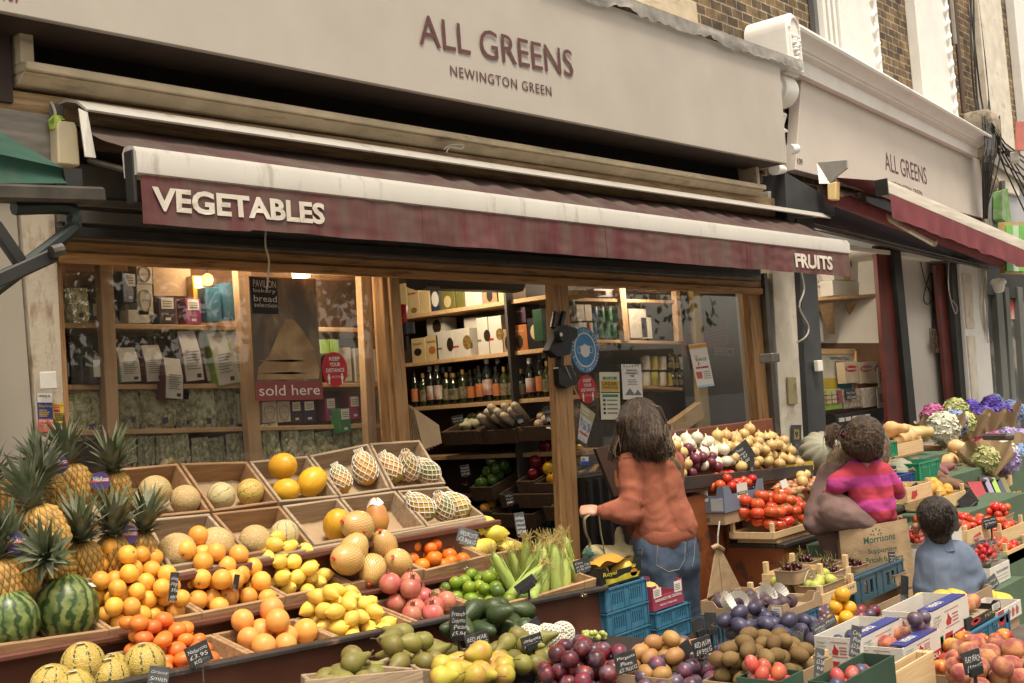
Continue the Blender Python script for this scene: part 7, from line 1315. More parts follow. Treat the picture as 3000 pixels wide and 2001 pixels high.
va=deep(corner(2528,1985,1868,-2.72,2642,2424),.16);vbox("nearest white cherry box, left of the others with its end face showing",va)
vb=deep(corner(2652,1985,1897,-2.85,2752,2606),.15);vbox("white cherry box holding a clear punnet, in the middle of three",vb)
vc=deep(corner(2735,1925,1792,-2.82,2834,2694),.17);vbox("tallest white cherry box, standing before the boy",vc)
fb=deep(corner(2834,1850,1812,-2.83,2930,2806),.16);T=openbox("peach_box","black box with a red bird emblem lettered FENIX","box",fb,blackcard,notch=.3);fpx(T,fb,'y',[(.25+.14*math.cos(t*.524),.42+.26*math.sin(t*.524))for t in range(12)],vred,"bird_emblem");fpx(T,fb,'y',[(.25+.07*math.cos(t*.524),.46+.12*math.sin(t*.524))for t in range(12)],blackcard,"bird_body");ftx(T,fb,'y',"FENIX",.50,.30,.42,.28,mat("gold_print",(.45,.32,.12),.5),.0);fpx(T,fb,'y',rc(.74,.45,.97,.98),paper,"white_label");[fpx(T,fb,'y',rc(.78,.55+.1*k,.94,.59+.1*k),ink2,"print_line")for k in range(4)]
rb=deep(corner(2927,1838,1792,-2.84,2990,2908),.14);T=openbox("peach_box","small red and white printed peach box right of the black FENIX box","box",rb,whitecard);fpx(T,rb,'y',rc(0,0,.25,1),vred,"red_side");fpx(T,rb,'y',[(.13+.1*math.cos(t*.524),.5+.25*math.sin(t*.524))for t in range(12)],whitecard,"round_label");[fpx(T,rb,'y',[(.4+.18*k,.2),(.48+.18*k,.2),(.52+.18*k,.55),(.44+.18*k,.85),(.38+.18*k,.55)],vred2,"fruit_print")for k in range(3)]
plascrate("blue crate under the black FENIX box",(fb[0]-.01,fb[1]+.05,-2.84,-2.66,.566,fb[4]-.004),bluec)
for b,l in((vc,"plain carton under the tallest cherry box"),(rb,"plain carton under the red and white peach box")):
 if b[4]>.6:openbox("riser_box",l,"box",(b[0]+.01,b[1]-.01,b[2]+.01,b[3]-.01,.566,b[4]-.003),card)
for b,key,n,flab,fgrp,zf,md,ks in((va,'black_plum',6,"dark plum inside the nearest white cherry box","dark plums in the nearest cherry box",.35,.03,None),(vb,'plum',5,"mottled plum in the middle white cherry box","plums in the middle cherry box",.3,.0,['plum','red_plum','peach']),(vc,'peach',4,"peach inside the tallest white cherry box","peaches in the tallest cherry box",.3,.03,None),(fb,'peach',4,"peach inside the black FENIX box","peaches in the black box",.2,.03,None)):
 heap(key,bq(b,zf,.02),n,flab,fgrp,mound=md,seed=int(b[0]*100),lie=2,keys=ks)
q=[at(2500,1850,Y=-2.45),at(2610,1840,Y=-2.45),at(2640,1800,Y=-2.2),at(2530,1800,Y=-2.2)];bpl=(q[0].x-.02,q[1].x+.03,-2.47,-2.17,.566,q[0].z-.0);openbox("fruit_box","brown box of red and purple plums behind the yellow plums","box",bpl,card,inner=cardin);
heap('plum',bq(bpl,.8,.02),20,"red or purple plum in the box behind the yellow plums","plums behind the yellow plums",mound=.12,seed=81,lie=2,keys=['plum','plum','red_plum'])
x0,x1,y0,y1,z=ppx(2478,1880,-2.5,.16,.13);punnet("clear punnet piled with yellow plums",x0,x1,y0,y1,z,.07,'yellow_plum',10,"yellow plum piled in a clear punnet","yellow plums",seed=82,mound=.16,fill=.45,lie=2);openbox("riser_box","plain carton under the yellow plums","box",(x0+.01,x1-.01,y0+.01,y1-.01,.566,z-.002),card,"plain cartons under punnets")
x0,x1,y0,y1,z=ppx(2700,1905,-2.80,.15,.10);punnet("clear punnet of plums standing in the middle cherry box",x0,x1,y0,y1,vb[5]-.03,.05,'red_plum',3,"dark plum in the small clear punnet","plums in the small punnet",seed=83,fill=.4,lie=2)
q=[at(2690,1800,Y=-2.62),at(2900,1800,Y=-2.62)];bmg=(q[0].x,q[1].x,-2.64,-2.46,.566,q[0].z-.02);openbox("fruit_box","deep plain box of yellow mangoes before the boy","box",bmg,card)
for k,(x,y,s_,rz)in enumerate(((2700,1768,1,40),(2760,1760,1.1,70),(2790,1752,.95,20),(2745,1785,.9,100),(2845,1785,1.2,60),(2820,1760,.95,10),(2880,1790,.9,80),(2920,1765,1.15,35),(2890,1752,1.0,70),(2695,1795,.9,10),(2805,1790,.9,0))):inst('mango',at(x,y,Y=-2.58+.02*(k%3)),(R(80),R(20*(k%3)),R(rz)),s_,"ripe yellow mango in the box in front of the boy","yellow mangoes before the boy")
gcard=mat("dark_green_card",(.035,.075,.045),.7,vary=.15)
bgc=corner(2500,2060,1990,-3.06,2620,2310);bgc=(bgc[0]-.06,bgc[1],-3.06,-2.97,.566,at(2500,1985,Y=-3.06).z);openbox("fruit_box","dark green cardboard box of small plums at the bottom edge","box",bgc,gcard,notch=.0)
heap('victoria_plum',bq(bgc,.8,.0),9,"small red orange plum in the dark green box","small plums in the green box",mound=.08,seed=91,lie=2,keys=['victoria_plum','victoria_plum','black_plum'])
ba=at(2235,2040,Y=-2.95);bgv=(ba.x,ba.x+.12,-3.0,-2.88,.566,at(2200,2040,Y=-3.0).z);openbox("fruit_box","dark green box of orange red plums beside the kiwis","box",bgv,gcard);heap('victoria_plum',bq(bgv,.85,.02),10,"orange red plum in the green box beside the kiwis","orange red plums beside the kiwis",mound=.08,seed=92,lie=2)
bw=corner(2621,2080,1972,-3.0,2735,2560);bw=(bw[0],bw[1],-3.0,-2.95,.566,bw[5]);woodcrate("wooden_crate","plain pale crate end at the bottom edge by the peaches",bw,ph=1.0,gap=0)
bk=(at(2300,1960,Y=-2.78).x,at(2420,1915,Y=-2.78).x,-2.79,-2.62,.566,at(2300,1958,Y=-2.78).z);woodcrate("wooden_crate","pale crate edge right of the hairy kiwis",bk,ph=1.0,gap=0)
qn=stepbox("plain low box under the nectarines at the right edge",((2780,1990),(3060,1980),(3080,1905),(2830,1905)),.60,card,.01);heap('nectarine',qn,40,"red and yellow nectarine in the right hand heap","nectarines in the right heap",mound=.16,seed=95,peak=(.5,.6),lie=2)
qp=[at(2740,2060,Y=-3.0),at(3020,2060,Y=-3.12),at(3020,1990,Y=-2.85),at(2760,1990,Y=-2.85)];qp=zq(((2770,2080),(3080,2080),(3060,2000),(2790,2000)),.62);heap('peach',qp,46,"fuzzy pink peach behind the flat peach card","peaches at the bottom right",mound=.12,seed=96,peak=(.4,.7),lie=2)
MB().bb((4.0,-3.72,.567),(4.05,-3.70,.57))
ft=at(2960,1878,Y=-2.62);T=openbox("foam_tray_box","white tissue lined tray with a foam net at the right edge","box",(ft.x-.06,ft.x+.3,-2.64,-2.44,ft.z-.04,ft.z),whitecard);inst('foam_pear',V((ft.x+.08,-2.6,ft.z+.02)),(0,0,0),1.0,"foam netted fruit in the white tissue tray")
sign(1834,1940,-2.55,66,60,["Marganta","Plum","£5.96KG"],"black card reading plum £5.96 in front of the red plums",roll=4,yaw=20)
sign(2057,1893,-2.55,60,52,["RED PLUM","£4.95KG"],"black card reading red plum £4.95 beside the kiwis",roll=6,yaw=20)
sign(2010,1898,-2.5,30,40,["",""],"black card edge behind the red plum card",roll=22,yaw=25,clip=None)
for k,(x,y,w_,h_,r_,l)in enumerate(((2045,1835,36,46,8,"blank black card left of its pair, before the orange bench"),(2082,1825,38,60,-10,"blank black card right of its pair, before the orange bench"))):sign(x,y,-2.2,w_,h_,[],l,roll=r_,yaw=15,clip='black')
for k,(x,y,w_,h_,r_,tx,l,mm,Y)in enumerate(((2415,1832,80,28,16,["Italian Plum","£4.50"],"grey card lying nearly flat over the black plums",slateg,-2.5),(2506,1880,34,92,-22,["Ciria","Plum","£2.54","Punnet"],"long grey card leaning over the nearest cherry box",slateg,-2.85),(2400,1945,30,90,-18,["Damson","£2.58","kg","(punnet)"],"long grey card by the green plum box",slateg,-2.95),(2658,1785,52,66,-28,["Italian","Red & Yellow","Plum £6.60"],"grey card for red and yellow plums before the carrier bag",slateg,-2.5),(2702,1724,46,66,-12,[],"large blank black card in front of the boy's back",slate,-2.3),(2650,1720,26,66,-16,[],"narrow blank black card against the paper bag",slate,-2.25),(2848,1748,30,76,-16,["Heavy","Peach","£1.45","Each"],"tall grey card over the mangoes at the boy's elbow",slate,-2.3),(2900,1712,56,36,20,["Indian mango","£6.96kg"],"grey card pegged beside the boy's sleeve",slateg,-2.2),(2848,1938,66,64,3,["FLAT PEACH","£4.95KG"],"black card reading flat peach £4.95 at the bottom right",slate,-3.28),(2613,1632,24,30,-6,["English","cherries","£24.95"],"small card for English cherries on the paper bag",slate,-2.0))):sign(x,y,Y,w_,h_,tx,l,roll=r_,yaw=22,m=mm,clip='black' if k in(3,8)else 'clear')
sign(1528,1762,0,1,1,[],"x",clip=None)if False else None
sign(1558,1878,-1.75,60,36,["conference","pear £3.50kg"],"black card above the foam netted pears",roll=8,yaw=25,clip='black',drop=.12);sign(1560,1840,-1.55,46,44,[],"blank dark card behind the foam netted pears",roll=22,yaw=25,clip='black')
# ---------------------------------------------------------------- right hand stall
RS_=thing("display_stand","worn orange painted stand under the onions and tomatoes","stall",(5.6,-1.3,0))
n0=at(2297,1606,Y=-1.35);zt=n0 .z;xL=n0 .x
ye=bis(lambda y:proj((xL,y,zt))[0]-2138,-1.35,1)
MB().bb((xL,-1.35,.02),(xL+2.2,-1.32,zt)).build("front_panel",orangepaint,RS_);MB().bb((xL,-1.3195,.02),(xL+.03,ye,zt)).build("end_panel",orangepaint,RS_)
edm=mat("worn_dark_edge",(.05,.038,.032));MB().bb((xL-.012,-1.365,zt+.001),(xL+2.25,-1.30,zt+.024)).build("edge_rail",edm,RS_,bevel=.004);MB().bb((xL-.012,-1.2995,zt+.001),(xL+.04,ye,zt+.024)).build("edge_rail",edm,RS_,bevel=.004);MB().bb((xL+.041,-1.2995,zt-.03),(xL+2.2,ye,zt+.015)).build("top_board",orangepaint,RS_)
zt2=at(2137,1525,Y=ye).z;yb=bis(lambda y:proj((xL,y,zt2))[0]-2035,-1.2,1.5)
MB().bb((xL,ye+.001,.02),(xL+2.2,min(yb,-.12),zt2)).build("upper_step",orangepaint,RS_,bevel=.003)
MB().bb((xL-.006,ye+.15,.3),(xL-.001,ye+.17,zt-.05)).build("blue_strip",bluep,RS_)
def ctop(cx,cb,ct,Y,xr,xl):return corner(cx,cb,ct,Y,xr,xl)
bt=ctop(2269,1583,1560,-1.33,2412,2135);woodcrate("wooden_crate","pale low crate heaped with ribbed red tomatoes",(*bt[:4],bt[4],bt[5]),ph=2.2)
br_=(bt[0]+.05,bt[1],bt[2]+.01,bt[3]-.02,zt+.026,bt[4]-.003);T=woodcrate("wooden_crate","shallow printed crate upside down under the tomato crate",br_,ph=1,gap=0);ftx(T,br_,'y',"Rossi Giulio",.1,.3,.5,.4,vred2)
heap('tomato',[V((bt[0]+.02,bt[2]+.02,bt[4]+.012)),V((bt[1]-.02,bt[2]+.02,bt[4]+.012)),V((bt[1]-.02,bt[3]-.02,bt[5]+.05)),V((bt[0]+.02,bt[3]-.02,bt[5]+.05))],42,"large ribbed red tomato with green calyx in the low crate","ribbed tomatoes in the low crate",mound=.12,seed=5,lie=2,peak=(.5,.7))
greyb=mat("slate_blue_card",(.14,.165,.22),.55,vary=.06);bb_=ctop(2125,1503,1425,-1.12,2235,2009);T=openbox("tomato_box","slate blue cardboard box of vine tomatoes","box",bb_,greyb,notch=.35)
for f in 'xy':fpx(T,bb_,f,[(.32,.45),(.45,.40),(.58,.45),(.58,1),(.32,1)],whitecard,"white_panel");fpx(T,bb_,f,[(.34,.56),(.56,.56),(.58,.62),(.56,.68),(.34,.68),(.32,.62)],vred,"red_badge");ftx(T,bb_,f,"PROMINENT",.35,.59,.20,.07,paper)
ftx(T,bb_,'y',"WE LOVE TOMATOES",.5,.08,.45,.09,paper);ftx(T,bb_,'x',"ROMA",.88,.5,.08,.08,paper);fpx(T,bb_,'x',rc(.64,.06,.96,.55),mat("pale_sticker",(.42,.42,.42),.6),"pale_sticker")
heap('small_tomato',bq(bb_,.72,.02),26,"red vine tomato in the slate blue box","vine tomatoes in the blue box",mound=.06,seed=7,lie=2)
bm2=(bb_[0]+.005,bb_[1],bb_[2]+.01,bb_[3],zt2+.003,bb_[4]-.003);
if bm2[5]>bm2[4]+.01:T=openbox("carton","flat kraft carton lettered Marrakech under the slate blue box","box",bm2,card);ftx(T,bm2,'x',"Marrakech",.25,.25,.35,.5,inkb)
HB=thing("paper_bags","bunch of flat brown paper bags hanging from a wire on the orange stand","paper bags",at(2105,1600,Y=-1.0))
for k,q in enumerate((((2084,1780),(2122,1734),(2103,1608),(2098,1608)),((2118,1736),(2186,1752),(2118,1618),(2103,1606)),((2074,1752),(2110,1732),(2104,1610),(2097,1612)))):MB().slab([at(x,y,Y=-1.12-.004*k)for x,y in q],(0,.006,0)).build("bag",kraft,HB)
MB().tube([at(2108,1527,Y=-1.12),at(2103,1570,Y=-1.13),at(2103,1612,Y=-1.13)],.004,5).build("wire",cable,HB);MB().tube([at(2085,1605,Y=-1.12),at(2100,1598,Y=-1.14),at(2118,1610,Y=-1.12)],.012,6).build("twisted_top",kraft,HB)
O0,O1,O2,O3=at(1940,1440,Y=-1.02),at(2380,1392,Y=-1.02),at(2256,1256,Y=-.76),at(1945,1272,Y=-.76)
bin_m=mat("rust_brown_paint",(.17,.05,.02),.5,vary=.2,dirt=(.06,.03,.02),dscale=5);ON=thing("onion_bin","rust brown sloping bin with four dividers full of onions","bin",O0)
fr_=V((O1 .x,-1.02,O1 .z));fl_=V((O0 .x,-1.02,O0 .z));bl_=V((O0 .x,-.76,O3 .z-.06));brr=V((O1 .x-.05,-.76,O2 .z-.06))
MB().slab([fl_,fr_,brr-ZA*.02,bl_-ZA*.02],(0,0,-.02)).build("sloping_base",bin_m,ON);MB().bb((O0 .x,-.78,O3 .z-.2),(O1 .x,-.74,O3 .z+.01)).build("back_rail",bin_m,ON,bevel=.004);MB().bar(fl_+ZA*.03,fr_+ZA*.03,.02,.07).build("front_rail",edm,ON,bevel=.003)
for tx,ty,bx,by in((1968,1270,2005,1345),(2046,1266,2086,1340),(2120,1262,2155,1325),(2190,1260,2232,1320),(2256,1256,2304,1318)):
 a,b=at(tx,ty,Y=-.79),at(bx,by,Y=-.88);MB().slab([a,b,b-ZA*.16,a-ZA*.20],(.012,0,0)).build("divider",bin_m,ON)
MB().bb((O0 .x,-1.0,.02),(O1 .x,-.78,fl_.z-.06)).build("under_box",orangepaint,ON)
def ox(u0,u1,v0=.05,v1=.9,dz=.015):P=lambda u,v:lerp4([fl_,fr_,brr,bl_],u,v)+ZA*dz;return[P(u0,v0),P(u1,v0),P(u1,v1),P(u0,v1)]
heap('red_onion',ox(.12,.42,.1,.5),22,"dark red onion in the second bay of the bin","red onions in the bin",mound=.06,seed=3)
heap('white_onion',ox(.18,.55,.2,.85),26,"white onion in the middle of the rust brown bin","white onions in the bin",mound=.06,seed=4,lie=2)
heap('onion',ox(.02,.2,.05,.3),12,"golden onion at the left corner of the bin","golden onions at left",mound=.04,seed=6,lie=2)
heap('onion',ox(.50,.97,.05,.75),50,"golden onion in the big heap at the bin's right","golden onions in the right heap",mound=.09,seed=5,peak=(.4,.6),lie=2)
for x,y,Y,w_,lab in((2030,1330,-.88,.22,"pale crate end sunk among the onions at left"),(2105,1318,-.87,.24,"pale crate end sunk among the onions in the middle"),(2185,1312,-.86,.2,"yellow topped crate end sunk among the onions")):
 c=at(x,y,Y=Y);woodcrate("wooden_crate",lab,(c.x,c.x+w_,Y,Y+.16,c.z-.10,c.z-.02),ph=1.0)
c=at(2325,1388,Y=-1.0);by_=(c.x,c.x+.26,-1.01,-.92,c.z-.0,c.z+.055);T=openbox("onion_box","yellow box end with a black plant emblem before the golden onions","box",by_,yel);ftx(T,by_,'y',"PHLENE",.4,.3,.45,.3,inkb);fpx(T,by_,'y',[(.15,.1),(.18,.5),(.1,.6),(.2,.9),(.3,.6),(.22,.5),(.19,.1)],inkb,"plant_emblem")
sign(2177,1330,-.98,52,60,["White","Onion","£2.97","£5.00"],"tilted card for white onions standing in the bin",roll=28,yaw=25);sign(2262,1296,-.9,44,24,["Spanish onions","£1.59KG"],"card for onions at the bin's right end",roll=-4,yaw=20,clip='black');sign(2203,1356,-1.04,14,42,["",""],"thin card edge at the front of the onion bin",roll=-6,yaw=55)
q=[at(2255,1470,Y=-1.15),at(2420,1440,Y=-1.15),at(2420,1405,Y=-1.0),at(2270,1425,Y=-1.0)];heap('shallot',q,30,"orange brown shallot behind the tomatoes","shallots behind the tomatoes",mound=.06,seed=8,lie=1);heap('kiwi',[p+V((-.12,-.06,-.03))for p in q],10,"small brown hairy fruit behind the tomato crate","brown fruit behind the tomatoes",seed=9,lie=1);heap('onion',[p+V((.15,.02,.03))for p in q],5,"large brown onion beside the mother's sleeve","brown onions by the sleeve",seed=2)
MB();c=q[0];openbox("riser_box","plain box under the shallots","box",(c.x-.1,q[1].x+.1,-1.19,-.98,.02,min(p.z for p in q)-.045),card)
sign(2297,1418,-1.2,22,24,["",""],"crumpled white slip above the shallots",roll=10,m=paper,clip=None)
gbrd=mat("green_felt_board",(.075,.12,.07),.8,vary=.1);FS=thing("display_stand","green covered stepped stand under the sweet potatoes and squashes","stall",(8,-1.2,0))
def step(p,q_,Y0,Y1,nm="step"):a,b=at(*p,Y=Y0),at(*q_,Y=Y0);z=a.z;MB().bb((a.x,Y0,.02),(b.x,Y1,z)).build(nm,gbrd,FS,bevel=.004);return a.x,b.x,z
xa,xb,z1=step((2600,1446),(3010,1330),-1.35,-1.0);xa2,xb2,z2=step((2580,1372),(2800,1290),-.995,-.5);xc,xd,z3_=step((2560,1600),(3010,1500),-1.75,-1.355)
def q3(x0,y0,x1,y1,Y0,Y1,dz=.0,rise=.04):a,b=at(x0,y0,Y=Y0),at(x1,y1,Y=Y0);return[a+ZA*dz,b+ZA*dz,V((b.x,Y1,b.z+rise+dz)),V((a.x,Y1,a.z+rise+dz))]
heap('sweet_potato',q3(2655,1400,2830,1388,-1.25,-.98),34,"pink sweet potato in the heap left of the squashes","pink sweet potatoes",mound=.16,seed=3,lie=1)
heap('brown_yam',q3(2720,1492,2860,1470,-1.5,-1.28),18,"brown sweet potato heaped behind the boy","brown sweet potatoes",mound=.2,seed=4,lie=1,r=.055)
heap('squash',q3(2655,1322,2760,1300,-.95,-.75),5,"pale butternut squash lying on the rear crates","rear butternut squashes",mound=.1,seed=5,lie=1,r=.075)
heap('squash',q3(2800,1385,2895,1375,-1.1,-.9),6,"butternut squash in the navy crate","butternut squashes in the navy crate",mound=.1,seed=6,lie=1,r=.07)
c=at(2832,1398,Y=-1.12);plascrate("navy blue crate holding butternut squashes",(c.x,c.x+.42,-1.13,-.9,c.z,c.z+.10),mat("navy_plastic",(.02,.035,.12),.4));c=at(2692,1420,Y=-1.38);plascrate("green plastic crate beside the striped jumper",(c.x,c.x+.36,-1.39,-1.12,c.z,c.z+.14),gcrate,"green plastic crates");c=at(2578,1345,Y=-1.1);plascrate("green plastic crate behind the mother's hair",(c.x,c.x+.28,-1.11,-.85,c.z,c.z+.10),gcrate,"green plastic crates");c=at(2652,1425,Y=-1.36);plascrate("cobalt crate under the grey pumpkin",(c.x-.3,c.x+.12,-1.37,-1.15,c.z,c.z+.08),mat("cobalt_plastic",(.02,.06,.25),.4))
c=at(2622,1345,Y=-1.0);woodcrate("wooden_crate","pale crate of squashes behind the sweet potatoes",(c.x,c.x+.55,-1.0,-.7,c.z,c.z+.10));c=at(2660,1480,Y=-1.62);T=woodcrate("wooden_crate","pale crate with a red leaf emblem before the brown sweet potatoes",(c.x,c.x+.40,-1.62,-1.4,c.z,c.z+.10));b=(c.x,c.x+.40,-1.62,-1.4,c.z,c.z+.10);fpx(T,b,'y',[(.15,.3),(.2,.75),(.3,.7),(.38,.75),(.4,.45),(.28,.25)],redheart,"emblem")
inst('pumpkin',at(2640,1392,Y=-1.25),(R(70),0,R(-30)),.85,"grey green pumpkin on its side by the striped jumper");inst('pumpkin',at(2405,1325,Y=-.75),(R(60),0,R(-40)),1.1,"big grey pumpkin behind the child's ponytail");inst('gem_squash',at(2678,1376,Y=-1.3),(0,0,0),1,"small orange squash beside the green crate");inst('gem_squash',at(2730,1380,Y=-1.3),(.3,0,1),.95,"small yellow striped squash on the green crate")
orp=mat("orange_slice",(.5,.25,.08),.6);tag(MB().poly([at(2588,1362,Y=-1.2),at(2600,1336,Y=-1.2),at(2628,1360,Y=-1.2),at(2618,1372,Y=-1.2)],(0,.05,0)).build("pumpkin_wedge",orp),"cut orange pumpkin wedge beside the mother's face","pumpkin")
NB=thing("carton","leaning red and black carton lettered nat with coloured sleeves","carton",at(2880,1480,Y=-1.5));nq=[at(2870,1508,Y=-1.6),at(2925,1520,Y=-1.6),at(2872,1410,Y=-1.45),at(2832,1412,Y=-1.45)]
MB().slab(nq,(0,.04,0)).build("black_face",blackcard,NB);MB().slab([nq[3]+V((0,-.003,0)),nq[2]+V((0,-.003,0)),lerp4(nq,.95,.45)+V((0,-.003,0)),lerp4(nq,.1,.55)+V((0,-.003,0))],(0,-.002,0)).build("red_face",signred,NB);p=lerp4(nq,.12,.12)+V((0,-.004,0));text("nat",p,nq[1]-nq[0],nq[3]-nq[0],paper,w=.16,h=.10,parent=NB,bold=.03)
for k,(x,m_)in enumerate(((2886,mat("lilac_sleeve",(.26,.21,.33),.6)),(2906,lime_c),(2922,navy),(2936,olive))):MB().bar(at(x,1402,Y=-1.42),at(x+46,1506,Y=-1.58),.035,.02).build("sleeve",m_,NB)
MB().slab([at(2870,1412,Y=-1.44),at(2930,1405,Y=-1.44),at(2915,1382,Y=-1.3),at(2868,1390,Y=-1.3)],(0,0,.01)).build("grey_top",greymetal,NB)
sign(2836,1468,-1.65,50,44,[],"blank black card leaning before the red carton",roll=28,yaw=30,clip='black');sign(2705,1432,-1.6,24,24,["",""],"black card with chalk marks behind the pale crate",roll=14);sign(2680,1430,-1.58,26,24,[],"blank black card behind the pale crate",roll=20);sign(2615,1378,-1.3,28,26,["Crown","£2.97"],"black card before the grey pumpkin",roll=-4);sign(2730,1346,-1.28,48,18,["Sweet potato"],"grey card over the pink sweet potatoes",roll=6,m=slateg)
heap('brown_yam',q3(2930,1440,3020,1420,-1.3,-1.1),8,"pale orange sweet potato at the right edge","sweet potatoes at the right edge",mound=.1,seed=14,lie=1,r=.055)
heap('small_tomato',q3(2785,1562,2880,1552,-1.85,-1.6),46,"red tomato in the heap right of the boy's head","tomatoes right of the boy",mound=.1,seed=15,r=.03);heap('yellow_plum',q3(2795,1520,2900,1512,-1.62,-1.5),8,"small yellow tomato at the back of the red heap","yellow tomatoes",seed=16)
c=at(2838,1612,Y=-1.95);T=woodcrate("wooden_crate","pale crate of plum tomatoes right of the boy with red heart emblem",(c.x,c.x+.42,-1.95,-1.7,c.z,c.z+.11));b=(c.x,c.x+.42,-1.95,-1.7,c.z,c.z+.11);fpx(T,b,'y',[(.24,.3),(.24,.6),(.5,.7),(.55,.55),(.4,.25)],redheart,"emblem");ftx(T,b,'y',"PRINCE de BRETAGNE",.24,.42,.32,.12,paper);heap('plum_tomato',bq(b,.85,.02),26,"plum tomato in the pale crate under the black card","plum tomatoes",mound=.05,seed=17,lie=1)
c=at(2932,1540,Y=-1.8);punnet("kraft punnet of small tomatoes at upper right",c.x-.11,c.x+.13,-1.86,-1.70,c.z,.07,'small_tomato',12,"small tomato in the kraft punnet","tomatoes in the kraft punnet",m=kraft,seed=18,fill=.7);sign(2900,1530,-1.98,52,30,["Italian Baby","San Marzano","£8.80KG"],"black card for baby plum tomatoes",roll=4,yaw=20,clip='black')
c=at(2780,1598,Y=-1.92);openbox("tomato_carton","white carton beside the boy's ear","box",(c.x,c.x+.22,-1.92,-1.7,c.z-.06,c.z+.10),whitecard)
bl=at(2860,1655,Y=-2.05)
for k in range(6):punnet("clear punnet of blueberries, stacked right of the boy",bl.x+.125*(k%3),bl.x+.12+.125*(k%3),-2.08,-1.94,bl.z+.055*(k//3),.05,'berry',26,"blueberry in a stacked clear punnet","blueberries right of the boy",seed=20+k,fill=.3)
c=at(2905,1722,Y=-2.2);T=openbox("raspberry_box","white box lettered ENGLISH RASPBERRIES at the right","box",(c.x,c.x+.32,-2.2,-2.0,c.z,c.z+.10),whitecard);b=(c.x,c.x+.32,-2.2,-2.0,c.z,c.z+.10);ftx(T,b,'y',"ENGLISH RASPBERRIES",.3,.6,.6,.12,inkb);fpx(T,b,'y',rc(.3,.2,.9,.22),ink2,"print_rule");fpx(T,b,'y',rc(.3,.38,.9,.40),ink2,"print_rule")
for k in range(2):punnet("clear punnet of red raspberries on the white box",c.x+.02+.15*k,c.x+.15+.15*k,-2.18,-2.05,c.z+.105,.045,'strawberry',14,"red raspberry in a clear punnet","raspberries on the white box",seed=30+k,fill=.25)
c=at(2690,1600,Y=-1.9);punnet("clear lidded punnet of strawberries left of the boy's head",c.x-.09,c.x+.09,-1.96,-1.82,c.z,.10,'strawberry',26,"strawberry in the clear punnet","strawberries left of the boy",seed=33,fill=.2);openbox("riser_box","white carton under the strawberries","box",(c.x-.1,c.x+.12,-1.98,-1.80,.02,c.z-.003),whitecard)
LT=thing("low_shelf","stepped low shelf under the berries and tomatoes at right","shelf",(7,-2,0));MB().bb((bl.x-.1,-2.1,.02),(bl.x+.9,-1.9,bl.z-.003)).build("berry_step",gbrd,LT);b0_=at(2838,1612,Y=-1.95);MB().bb((b0_.x-.3,-1.899,.02),(b0_.x+.9,-1.76,min(b0_.z,at(2780,1598,Y=-1.92).z-.06)-.004)).build("tomato_step",gbrd,LT);c=at(2905,1722,Y=-2.2);MB().bb((c.x-.05,-2.25,.02),(c.x+.4,-2.101,c.z-.004)).build("front_step",gbrd,LT)
for x,y,Y,w_,key,n,lab,grp in((2905,1445,-1.37,.5,'brown_yam',9,"orange sweet potato in the crate by the yellow flowers","sweet potatoes by the yellow flowers"),(2938,1600,-1.97,.45,'plum_tomato',26,"plum tomato in the crate at the right edge","plum tomatoes at the right edge"),(2962,1528,-1.72,.5,'small_tomato',24,"small red tomato in the upper right crate","small tomatoes upper right"),(2955,1662,-2.1,.4,'small_tomato',20,"small red tomato in the lower right crate","small tomatoes lower right"),(2760,1500,-1.6,.45,'gem_squash',7,"small orange squash in the crate behind the boy","small squashes behind the boy")):
 c=at(x,y,Y=Y);b=(c.x,c.x+w_,Y,Y+.24,c.z,c.z+.09);woodcrate("wooden_crate","pale crate of "+grp,b,ph=1.5);heap(key,bq(b,.55,.05),n,lab,grp,mound=.06,seed=n,lie=1)
rdh=random.Random(2);flo=MB()
for k in range(330):
 t=rdh.random();ph=math.acos(1-1.75*t);a=k*2.39996;n_=V((math.sin(ph)*math.cos(a),math.sin(ph)*math.sin(a),math.cos(ph)));nt_=(n_+V((rdh.uniform(-.6,.6),rdh.uniform(-.6,.6),rdh.uniform(-.6,.6)))).normalized();s1_=nt_.orthogonal().normalized();s2_=nt_.cross(s1_);r0=.085*(1+rdh.uniform(-.07,.05));c_=n_*r0;tw=rdh.uniform(0,1.6)
 for j in range(4):an=tw+j*1.5708;d_=s1_*math.cos(an)+s2_*math.sin(an);e_=s1_*math.cos(an+1.57)+s2_*math.sin(an+1.57);flo.add([c_,c_+d_*.013+e_*.010+n_*.003,c_+d_*.023+n_*.001,c_+d_*.013-e_*.010+n_*.003],[(0,1,2,3)])
flo.lathe([(.001,-.03),(.055,-.03),(.078,.0),(.062,.05),(.03,.073),(.001,.079)],14);hl=MB();[crownleaf(hl,V((0,0,-.04)),V((math.cos(k*1.3),math.sin(k*1.3),-.1)),.10,.04,.2,4)for k in range(3)]
hleaf=mat("hydrangea_leaf",(.05,.12,.03),.5)
for nm,c1,c2 in(("pink",(.42,.06,.22),(.50,.15,.32)),("white",(.70,.68,.56),(.60,.60,.46)),("blue",(.20,.30,.58),(.34,.42,.62)),("green",(.42,.46,.14),(.52,.50,.24)),("violet",(.07,.05,.36),(.15,.09,.42)),("lilac",(.36,.27,.54),(.46,.38,.60)),("crimson",(.34,.015,.07),(.42,.04,.12))):
 kind("hyd_"+nm,'hydrangea','flower',(flo,fmat("hydrangea_"+nm,c2,tuple(v*.88 for v in c1),.6,scale=40,lo=.35,hi=.7,bump=0)),.085,[("leaves",hl,hleaf)])
